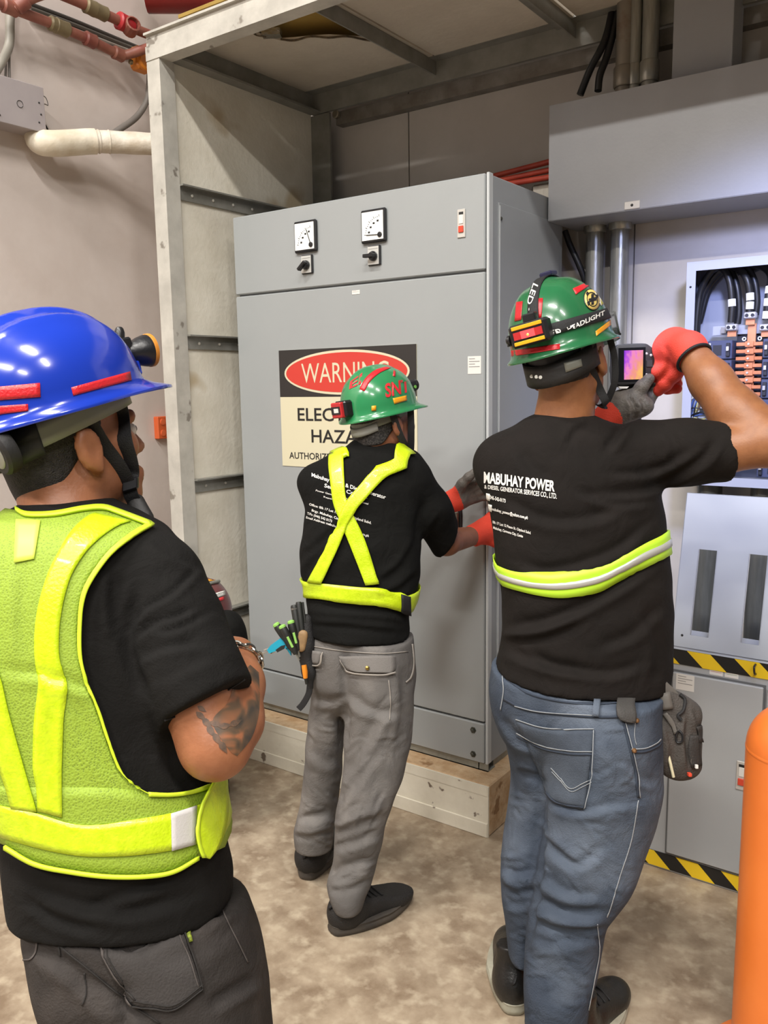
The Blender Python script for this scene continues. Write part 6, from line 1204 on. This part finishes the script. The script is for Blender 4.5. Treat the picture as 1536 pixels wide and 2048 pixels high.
# LED head lamp with straps over that helmet
l3 = empty('led_headlight', 'black LED head lamp strapped round the dark green helmet, red tail light', 'lamp', W3(0, -.15, .04)); A3, B3, H3 = .112, .138, .145
def hring(t, z, o):   # point on the shell at height z, angle t
    s = math.sqrt(max(0, 1-(z/H3)**2.1)); return W3((A3*s+o)*math.cos(t), (B3*s+o)*math.sin(t), z)
G = []
for t in np.radians(np.linspace(-90, 270, 90)):
    zc = .030+.012*(1+math.sin(t))/2+.006*math.sin(2*t)*0; G.append([hring(t, zc+dz, .0035) for dz in (.012, .004, -.004, -.012)])
sheet('head_strap', G, m_web, l3, .002)
G = []
for s in np.linspace(-.45, math.pi+.3-.3, 40):
    z, y = H3*math.sin(max(0, s)) if s > 0 else .0, -B3*math.cos(s); th = s
    if s < .25: continue
    c_ = max(math.sin(s), 0); yy = -(B3+.004)*math.cos(s); zz = (H3+.006)*c_**.9+.002; G.append([W3(dx, yy, zz-.3*dx*dx/.11) for dx in (-.0125, -.004, .004, .0125)])
sheet('top_strap', G, m_web, l3, .002)
MB().obox(W3(0, .012, H3+.012), hd3.M[:, 0], hd3.M[:, 1], hd3.M[:, 2], (.016, .02, .006), .003).build('strap_buckle', mat('buckle_blue_black', '#23233f', .35), l3)
tl = MB().obox(W3(-.004, -.152, .034), hd3.M[:, 0], hd3.M[:, 1], hd3.M[:, 2], (.047, .017, .026), .006).build('battery_box', m_black2, l3)
bk = -hd3.M[:, 1]
for dz in (-.0165, .0165): MB().obox(W3(-.004, -.1695, .034+dz), hd3.M[:, 0], hd3.M[:, 1], hd3.M[:, 2], (.037, .0015, .0042), .001).build('yellow_bar', mat('lamp_yellow', '#e0a81d', .4), tl)
MB().obox(W3(-.004, -.1692, .034), hd3.M[:, 0], hd3.M[:, 1], hd3.M[:, 2], (.035, .0012, .0085)).build('red_window', mat('lamp_red', '#b3292c'), tl)
MB().obox(W3(-.004, -.1705, .034), hd3.M[:, 0], hd3.M[:, 1], hd3.M[:, 2], (.017, .001, .0085)).build('lit_window', mat('lit_red', '#e0454a', .3, emit='#ff5050', estr=.7), tl); MB().lathe(W3(-.004, -.1712, .032), bk, [(.0035, 0), (.0015, .0015)], 10).build('led', mat('lit_orange', '#ff9a50', .3, emit='#ff9a40', estr=1.6), tl)
MB().lathe(W3(-.053, -.15, .03), -hd3.M[:, 0], [(.012, 0), (.012, .006), (.008, .010)], 14).build('side_knob', m_black2, tl, True); MB().obox(W3(0, -.148, .066), hd3.M[:, 0], hd3.M[:, 1], hd3.M[:, 2], (.016, .010, .010), .003).build('strap_slot', m_black2, tl)
fl_ = MB().obox(W3(0, .150, .062), hd3.M[:, 0], hd3.M[:, 1], hd3.M[:, 2], (.026, .018, .020), .006).build('front_lamp', mat('lamp_navy', '#20223a', .35), l3); MB().lathe(W3(0, .168, .060), hd3.M[:, 1], [(.017, 0), (.018, .008), (.014, .010)], 20).build('reflector', m_black2, fl_, True); MB().lathe(W3(0, .176, .060), hd3.M[:, 1], [(.012, 0), (.012, .002)], 16).build('lit_lens', mat('lit_led', '#e8eeff', .2, emit='#dfe8ff', estr=8), fl_, True)
bst = BVHTree.FromPolygons([tuple(Vector(v.co)+Vector(l3.location)) for o_ in l3.children if 'strap' in o_.name and o_.name.startswith(('head_strap', 'top_strap')) for v in o_.data.vertices],
    [tuple(i+off_ for i in q.vertices) for off_, o_ in zip(np.cumsum([0]+[len(o.data.vertices) for o in l3.children if o.name.startswith(('head_strap', 'top_strap'))]), [o for o in l3.children if o.name.startswith(('head_strap', 'top_strap'))]) for q in o_.data.polygons])
print_text('strap_lettering', bst, 'LED', [(1092, 663), (1121, 657), (1122, 668), (1093, 673)], m_print, l3, .002, .02)
print_text('strap_lettering', bst, 'HEADLIGHT', [(1133, 655), (1208, 621), (1208, 630), (1134, 665)], m_print, l3, .002, .02)
print_text('strap_lettering', bst, 'LED H', [(1077, 572), (1054, 634), (1046, 631), (1067, 567)], m_print, l3, .002, .01)
gg = empty('safety_goggles', 'clear safety goggles pushed up on the front of the dark green helmet', 'goggles', W3(.03, .15, .02))
G = [[W3((A3+.02)*math.cos(t), (B3+.030)*math.sin(t), z) for z in (-.012, .008, .028, .042)] for t in np.radians(np.linspace(40, 140, 22))]; sheet('clear_lens', G, mat('clear_plastic', '#e8ecec', .08, trans=.9), gg, .0015)
MB().tube([W3((A3+.02)*math.cos(t), (B3+.030)*math.sin(t), -.013) for t in np.radians(np.linspace(40, 140, 22))], .003, 8).build('lens_frame', m_black2, gg, True)
# its beam on the panelboard
sp = bpy.data.lights.new('headlight_beam', 'SPOT'); sp.energy = 5; sp.color = (.55, .62, 1.0); sp.spot_size = math.radians(110); sp.spot_blend = .9; sp.shadow_soft_size = .012
so = bpy.data.objects.new('headlight_beam', sp); COL.objects.link(so); so.location = [float(x) for x in W3(0, .185, .06)]
dv = Vector((.76, .62, 1.38))-so.location; so.rotation_euler = dv.to_track_quat('-Z', 'Y').to_euler()
# ---------------------------------------------------------------- thermal camera held up at the panelboard
def thermal_camera():
    D = 2.2; c = at(1272, 730, D); k = D/FPX; px = lambda u, v, d=0.0: at(u, v, D)+CF*d
    e = empty('thermal_camera', 'black handheld thermal camera with glowing purple and yellow screen', 'camera', px(1272, 775))
    out = [(1227, 700), (1231, 692), (1242, 688), (1285, 686), (1298, 690), (1311, 703), (1315, 722), (1312, 742), (1305, 757), (1292, 766), (1242, 771), (1232, 766), (1228, 756)]
    m_b = mat('camera_body', '#1b1b1f', .45); cx, cy = 1271, 729
    P = spline(np.array(out+[out[0]], float), 3)[:-1]; rings = []
    for (s, d) in ((.90, -.004), (.97, -.003), (1.0, .004), (1.0, .03), (.96, .045), (.8, .075), (.7, .10)): rings.append([px(cx+(u-cx)*s, cy+(v-cy)*s, d) for u, v in P])
    n = len(P); V = [q for r in rings for q in r]; F = [(i*n+j, i*n+(j+1) % n, (i+1)*n+(j+1) % n, (i+1)*n+j) for i in range(len(rings)-1) for j in range(n)]+[tuple(range(n-1, -1, -1)), tuple(range((len(rings)-1)*n, len(rings)*n))]
    wmesh('body', V, F, m_b, e, True).data.set_sharp_from_angle(angle=math.radians(35))
    def q4(name, q, m, d0, d1, par): MB().prism([px(u, v, d0) for u, v in q], CF*(d1-d0)).build(name, m, par)
    q4('bezel', [(1236, 697), (1290, 695), (1290, 763), (1236, 764)], mat('screen_bezel', '#0c0c12', .2), -.0055, -.002, e)
    m = bpy.data.materials.new('thermal_image'); m.use_nodes = True; nt = m.node_tree; N, L = nt.nodes, nt.links; b = N['Principled BSDF']; b.inputs['Base Color'].default_value = (.02, .01, .03, 1); b.inputs['Roughness'].default_value = .25
    tc = N.new('ShaderNodeTexCoord'); mp = N.new('ShaderNodeMapping'); mp.inputs['Scale'].default_value = (1, 1, 1); L.new(tc.outputs['Generated'], mp.inputs[0]); sx = N.new('ShaderNodeSeparateXYZ'); L.new(mp.outputs[0], sx.inputs[0])
    nz = N.new('ShaderNodeTexNoise'); nz.inputs['Scale'].default_value = 4.5; nz.inputs['Detail'].default_value = 3; L.new(tc.outputs['Generated'], nz.inputs['Vector'])
    def mth(op, a, b_): 
        q = N.new('ShaderNodeMath'); q.operation = op
        for i, x in enumerate((a, b_)):
            if isinstance(x, (int, float)): q.inputs[i].default_value = x
            else: L.new(x, q.inputs[i])
        return q.outputs[0]
    side = mth('MULTIPLY', sx.outputs[0], 1.0); low = mth('SUBTRACT', 1.0, sx.outputs[2])
    val = mth('ADD', mth('MULTIPLY', mth('POWER', side, .5), .55), mth('ADD', mth('MULTIPLY', low, .28), mth('MULTIPLY', mth('SUBTRACT', nz.outputs['Fac'], .5), .55)))
    r = N.new('ShaderNodeValToRGB'); el = r.color_ramp.elements; el[0].position = .08; el[0].color = lin('#7a1bd0'); el[1].position = .80; el[1].color = lin('#ffc850')
    for ps, cl in ((.28, '#b44ae0'), (.44, '#f58ac8'), (.62, '#f59a80')): x = el.new(ps); x.color = lin(cl)
    L.new(val, r.inputs[0]); L.new(r.outputs[0], b.inputs['Emission Color']); b.inputs['Emission Strength'].default_value = .95
    q4('screen', [(1247, 702), (1285, 701), (1284, 759), (1247, 760)], m, -.0062, -.005, e)
    for (u, v) in ((1292, 708), (1301, 711), (1292, 750)): MB().lathe(px(u, v, -.001), -CF, [(.0035, 0), (.0035, .004), (.002, .005)], 12).build('button', mat('button_grey', '#a9a9ad', .4), e, True)
    MB().obox(px(1298, 728, -.003), CR, CU, CF, (.009, .010, .003), .002).build('navigation_pad', mat('pad_black', '#232327', .5), e)
    MB().lathe(px(1271, 722, .09), CF, [(.030, 0), (.030, .02), (.034, .025), (.034, .04), (.022, .045)], 24).build('lens_barrel', m_b, e, True)
    MB().tube(spline([px(1272, 762, .05), px(1275, 800, .055), px(1280, 840, .06)], 6), [.022]*13, 14).build('grip', m_b, e, True)
    q4('white_edge', [(1237, 773), (1258, 773), (1254, 777), (1240, 777)], m_white, .0, .006, e)
thermal_camera()

# ---------------------------------------------------------------- pouch on the hip of the person in jeans
def hip_pouch():
    D = 1.97; P = lambda u, v, d=0.0: at(u, v, D+d); e = empty('tool_pouch', 'dark grey tool pouch hanging from the belt at the jeans hip', 'pouch', P(1350, 1540))
    m_p = mat('pouch_nylon', '#45403c', .7, col2='#393531', vscale=18, bump=.5, bscale=260); m_p2 = mat('pouch_nylon_dark', '#2a2725', .75, bump=.4, bscale=260)
    b = union([ecap(P(1352, 1425), P(1345, 1500), .042, .046, CF, .55), ecap(P(1375, 1440), P(1378, 1530), .028, .030, CF, .7), ecap(P(1345, 1490), P(1350, 1530), .044, .032, CF, .55), ecap(P(1335, 1395), P(1380, 1430), .022, .022, CF, .8)], .018)
    f = [([(1345, 1440), (1352, 1490), (1348, 1545)], -.006, 6, 'r'), ([(1372, 1435), (1370, 1480), (1376, 1540)], .006, 6, 'f'), ([(1330, 1450), (1340, 1500), (1335, 1540)], .005, 6, 'f'), ([(1385, 1420), (1395, 1450), (1400, 1500)], .004, 6, 'f')]
    bag, bv = soft('bag_body', b, *bounds([P(1300, 1370), P(1420, 1560), P(1350, 1450, -.1), P(1350, 1450, .1)], .05), .004, m_p, e, f, (.0012, 60, 4))
    strip('flap_strap', bv, [(1316, 1392), (1322, 1420)], [(1338, 1385), (1346, 1416)], mat('strap_grey', '#56524d', .7), bag, 6, 4, .006, .003)
    strip('web_strap', bv, [(1326, 1428), (1340, 1450), (1346, 1468)], [(1334, 1424), (1350, 1446), (1356, 1466)], mat('strap_grey', '#56524d'), bag, 10, 4, .004, .003)
    MB().tube(spline([hitp(bv, u, v, .004, P(u, v)) for u, v in ((1356, 1462), (1352, 1474), (1356, 1484), (1364, 1482), (1364, 1468), (1358, 1460))], 5), .0025, 8).build('d_ring', m_black, bag, True)
    MB().tube(spline([hitp(bv, u, v, .004, P(u, v)) for u, v in ((1358, 1390), (1368, 1400), (1366, 1420), (1356, 1430), (1362, 1440))], 5), .004, 8).build('cord_loop', m_web, bag, True)
    strip('side_pocket', bv, [(1380, 1470), (1376, 1500), (1382, 1535)], [(1398, 1470), (1397, 1500), (1400, 1530)], m_p2, bag, 10, 5, .004, .004); strip('mesh_panel', bv, [(1392, 1452), (1396, 1484)], [(1404, 1448), (1403, 1484)], m_p2, bag, 5, 4, .005, .003)
    MB().tube(spline([hitp(bv, u, v, .004, P(u, v)) for u, v in ((1384, 1510), (1381, 1522), (1387, 1530), (1392, 1522), (1389, 1512))], 5), .002, 6).build('zip_pull', mat('zip_steel', '#8b8a86', .3, .8), bag, True)
    MB().obox(P(1379, 1549, -.03), CR, CU, CF, (.004, .004, .006), .001).build('red_tip', m_red, e); MB().obox(P(1393, 1533, -.035), CR, CU, CF, (.003, .004, .003)).build('pale_tip', m_paper, e)
    MB().tube([P(1336, 1508, -.02), P(1341, 1528, -.025), P(1347, 1554, -.02)], .0035, 8).build('cream_pencil', mat('cream_plastic', '#d9d3b2', .5), e, True); MB().tube(spline([P(1322, 1490, .0), P(1330, 1510, .0), P(1328, 1540, .0)], 5), .004, 8).build('wire_end', m_grey, e, True)
    soft('dark_insert', union([ecap(P(1325, 1480, .02), P(1330, 1535, .02), .016, .018, CF, .8)], .01), *bounds([P(1310, 1460), P(1345, 1560)], .06), .004, m_black, e)
    strip('belt_tab', tbv3, [(1234, 1404), (1231, 1425), (1240, 1440), (1262, 1445)], [(1270, 1398), (1268, 1415), (1268, 1430), (1266, 1444)], mat('belt_tab', '#3a3836', .75, bump=.4, bscale=300), e, 8, 6, .010, .005)
    for (px, wd) in (([(1292, 1392), (1315, 1425), (1330, 1465)], .012), ([(1325, 1372), (1345, 1392), (1362, 1420)], .014)):
        MB().tube(spline([P(u, v, -.01) for u, v in px], 6), 1.0, 10, True, (wd, .003), CF).build('hanger_strap', mat('strap_grey', '#56524d'), e, True)
hip_pouch()

# ---------------------------------------------------------------- tool holster on the hip of the person at the cabinet
def holster():
    D = 2.44; P = lambda u, v, d=0.0: at(u, v, D+d); m_n = mat('holster_nylon', '#1b1a1b', .7, bump=.4, bscale=250); cat_ = 'tool'
    e = empty('tool_holster', 'black nylon tool holster at the hip of the grey trousers', 'holster', P(612, 1360))
    b = union([ecap(P(604, 1285), P(618, 1345), .026, .016, CF, .6), ecap(P(612, 1240), P(612, 1290), .018, .024, CF, .7), ecap(P(616, 1345), P(622, 1375), .014, .008, CF, .6)], .015)
    soft('sheath', b, *bounds([P(580, 1220), P(640, 1390)], .07), .004, m_n, e); MB().tube(spline([P(620, 1368), P(617, 1388), P(606, 1408), P(597, 1418)], 6), 1.0, 8, True, (.009, .003), CF).build('hanging_strap', m_web, e, True)
    MB().tube([P(612, 1262), P(640, 1258, .0), P(660, 1262, .0)], 1.0, 8, True, (.012, .003), CF).build('belt_loop', m_web, e, True)
    soft('leather_pad', ecap(P(606, 1270, -.018), P(602, 1295, -.018), .015, .014, CF, .45), *bounds([P(590, 1250), P(620, 1310)], .05), .003, mat('tan_leather', '#9a7a52', .6, col2='#7d6344', vscale=40), e)
    m_k = mat('driver_black', '#1c1d1b', .5); m_g = mat('driver_green', '#86b95a', .45)
    for i, (u0, v0, u1, v1, d, lab) in enumerate(((553, 1250, 590, 1305, -.02, 'black and green screwdriver in the holster, leftmost of three'), (565, 1254, 592, 1308, -.035, 'black and green screwdriver in the holster, middle of three'), (582, 1245, 596, 1300, -.02, 'black and green screwdriver in the holster, rightmost of three'))):
        t = empty('screwdriver', lab, cat_, P(u1, v1, d), 'screwdrivers in the holster'); a, q = P(u0, v0, d), P(u1, v1, d); ax = unit(q-a); L_ = np.linalg.norm(q-a)
        MB().lathe(a, ax, [(.004, -.003), (.0095, .0), (.0115, .008), (.0115, L_*.35), (.009, L_*.55), (.011, L_*.7), (.007, L_)], 14).build('handle', m_k, t, True); MB().lathe(a, -ax, [(.0105, -.002), (.0105, .003), (.007, .006), (.002, .007)], 14).build('end_cap', m_g, t, True)
        s_ = unit(CAM-a); s_ = unit(s_-ax*(s_@ax)); MB().obox(a+ax*L_*.55+s_*.010, ax, np.cross(s_, ax), s_, (L_*.2, .0035, .002), .001).build('grip_inlay', m_g, t); MB().tube([q, q+ax*.02], .003, 8).build('shaft', m_galv, t, True)
    t = empty('voltage_tester', 'teal voltage tester with two metal prongs at the holster', cat_, P(560, 1295, -.01)); m_t = mat('teal_plastic', '#1f93ad', .4)
    bdy = MB(); bdy.prism([P(u, v, -.02) for u, v in ((534, 1300), (540, 1292), (562, 1276), (578, 1272), (580, 1292), (568, 1298), (552, 1302), (538, 1307))], CF*.022); bdy.build('body', m_t, t)
    bdy = MB(); bdy.prism([P(u, v, -.012) for u, v in ((568, 1294), (580, 1290), (582, 1312), (574, 1300))], CF*.02); bdy.build('rear_part', m_t, t); MB().prism([P(u, v, -.022) for u, v in ((551, 1300), (562, 1292), (570, 1290), (568, 1298), (555, 1305))], CF*.02).build('black_grip', m_k, t)
    for (a, q) in (((534, 1302), (525, 1307)), ((537, 1297), (528, 1300)), ((549, 1302), (542, 1307))): MB().tube([P(*a, -.01), P(*q, -.01)], .003, 8).build('prong', mat('prong_steel', '#c9c6c0', .25, .9), t, True)
    for i, (u0, v0, u1, v1, r, lab) in enumerate(((588, 1210, 598, 1275, .0105, 'ribbed black penlight with silver ring standing in the holster'), (597, 1204, 606, 1275, .009, 'slim black pen tool standing in the holster'))):
        t = empty('penlight', lab, cat_, P(u1, v1, -.01)); a, q = P(u0, v0, -.01), P(u1, v1, -.01); ax = unit(q-a); L_ = np.linalg.norm(q-a); MB().lathe(a, ax, [(r*.8, 0), (r, .004), (r, L_)], 14).build('barrel', m_k, t, True)
        if i == 0: MB().lathe(a, ax, [(r*1.05, .008), (r*1.05, .013)], 14).build('silver_ring', mat('zip_steel', '#8b8a86'), t, True)
        else: MB().obox(a+ax*.03+CR*.012, ax, CR, CF, (.03, .003, .004), .001).build('pocket_clip', m_k, t)
    t = empty('utility_knife', 'orange handled tool low in the holster', cat_, P(611, 1355, -.025)); MB().tube([P(608, 1330, -.022), P(610, 1343, -.024), P(611, 1356, -.022)], [.0075, .008, .0065], 12).build('orange_handle', mat('tool_orange', '#e0851e', .45), t, True); MB().tube([P(611, 1354, -.022), P(614, 1368, -.02)], .005, 8).build('black_end', m_k, t, True)
holster()

# ---------------------------------------------------------------- crouching person half hidden behind the vest arm
def person_crouching():
    D = 3.0; hc = at(398, 1250, D); hd = Head(hc, 20, -18, 4, 1.0); ER_, EF_ = ER, EF; g = np.array([hc[0], hc[1], 0]); up = lambda x, y, z: g+ER*x+EF*y+EZ*z; hz = hc[2]
    T = union([ecap(up(-.03, -.14, hz-.42), up(-.02, -.13, hz-.16), .12, .125, ER, 1.2), ecap(up(-.02, -.12, hz-.2), up(.0, -.03, hz-.12), .12, .07, ER, 1.3)], .05)
    sR, eR, wR = up(.11, -.1, hz+.0), up(.115, .03, hz-.27), up(.05, .25, hz-.30); sL, eL, wL = up(-.16, -.07, hz-.07), up(-.15, .08, hz-.38), up(-.06, .26, hz-.33)
    slv = [chain([s, s+(e-s)*.75], [.078, .064], .02) for s, e in ((sR, eR), (sL, eL))]; shirt = union([T]+slv, .05)
    hip = up(-.05, -.16, .28); legs = []
    feet = []
    for s in (-1, 1):
        h, k, a = up(s*.07-.08, -.14, .26), up(s*.10-.08, .22, .46), up(s*.07-.08, .04, .09); legs.append(chain([h, k, a], [.095, .07, .05], .03)); feet.append(up(s*.07-.08, -.02, 0))
    pants = union(legs+[ellip(hip, (.13, .12, .11), np.stack([ER, EF, EZ], 1))], .05)
    hR, _ = hand(wR, unit(EF+EZ*.2-ER*.3), unit(EZ), -1, (25, 30, 25)); hL, _ = hand(wL, unit(EF+EZ*.2+ER*.2), unit(EZ), 1, (25, 30, 25))
    body = union([hd.skin(up(.0, -.05, hz-.16)), grow(T, -.02), chain([sR, eR, wR], [.05, .04, .03], .02), chain([sL, eL, wL], [.05, .04, .03], .02), hR, hL, grow(pants, -.015)], .02)
    lo, hi = bounds([up(-.35, -.35, 0), up(.35, .45, hz+.2), up(-.35, .45, 0), up(.35, -.35, 0)], .03)
    p, _ = soft('person', body, lo, hi, .009, m_skin2, None, label='crouching person in black with maroon helmet half hidden behind the vest arm', cat='person')
    soft('shirt', shirt, lo, hi, .008, m_shirt2, p, None, (.003, 20, 21)); soft('trousers', pants, lo, hi, .009, mat('dark_trousers', '#2b2927', .8, bump=.3, bscale=300), p, None, (.003, 20, 22))
    for f in feet: shoe(p, f, EF, .26, mat('dark_shoe_mesh', '#1d1b1a'), mat('dusty_sole', '#38332e'))
    eyes(hd, p)
    r, bv, W = helmet(hd, 'hard_hat', 'maroon hard hat with white label on the crouching person', mat('maroon_helmet', '#5e2426', .35, coat=.3), .03, .112, .135, .14, .004, .03, .012, 0)
    patch('label_sticker', bv, [(420, 1190), (449, 1181), (450, 1190), (424, 1199)], m_paper, r, 4, 6, .002); print_text('label_print', bv, 'SAFETY', [(428, 1189), (446, 1184), (447, 1188), (429, 1193)], mat('grey_ink', '#8b8a88'), r, .003, .02)
    patch('tape', bv, [(425, 1201), (447, 1193), (448, 1200), (428, 1206)], m_tapeR, r, 3, 6, .002); patch('tape', bv, [(405, 1162), (426, 1157), (430, 1160), (408, 1166)], m_tapeO, r, 3, 5, .002)
    hb = [hitp(bv, u, v, .004, hd.c+hd.M[:, 2]*.15) for u, v in ((400, 1176), (420, 1168), (436, 1164), (444, 1164))]; MB().tube(spline(hb, 6), .006, 8).build('goggle_strap', m_grey, r, True)
person_crouching()
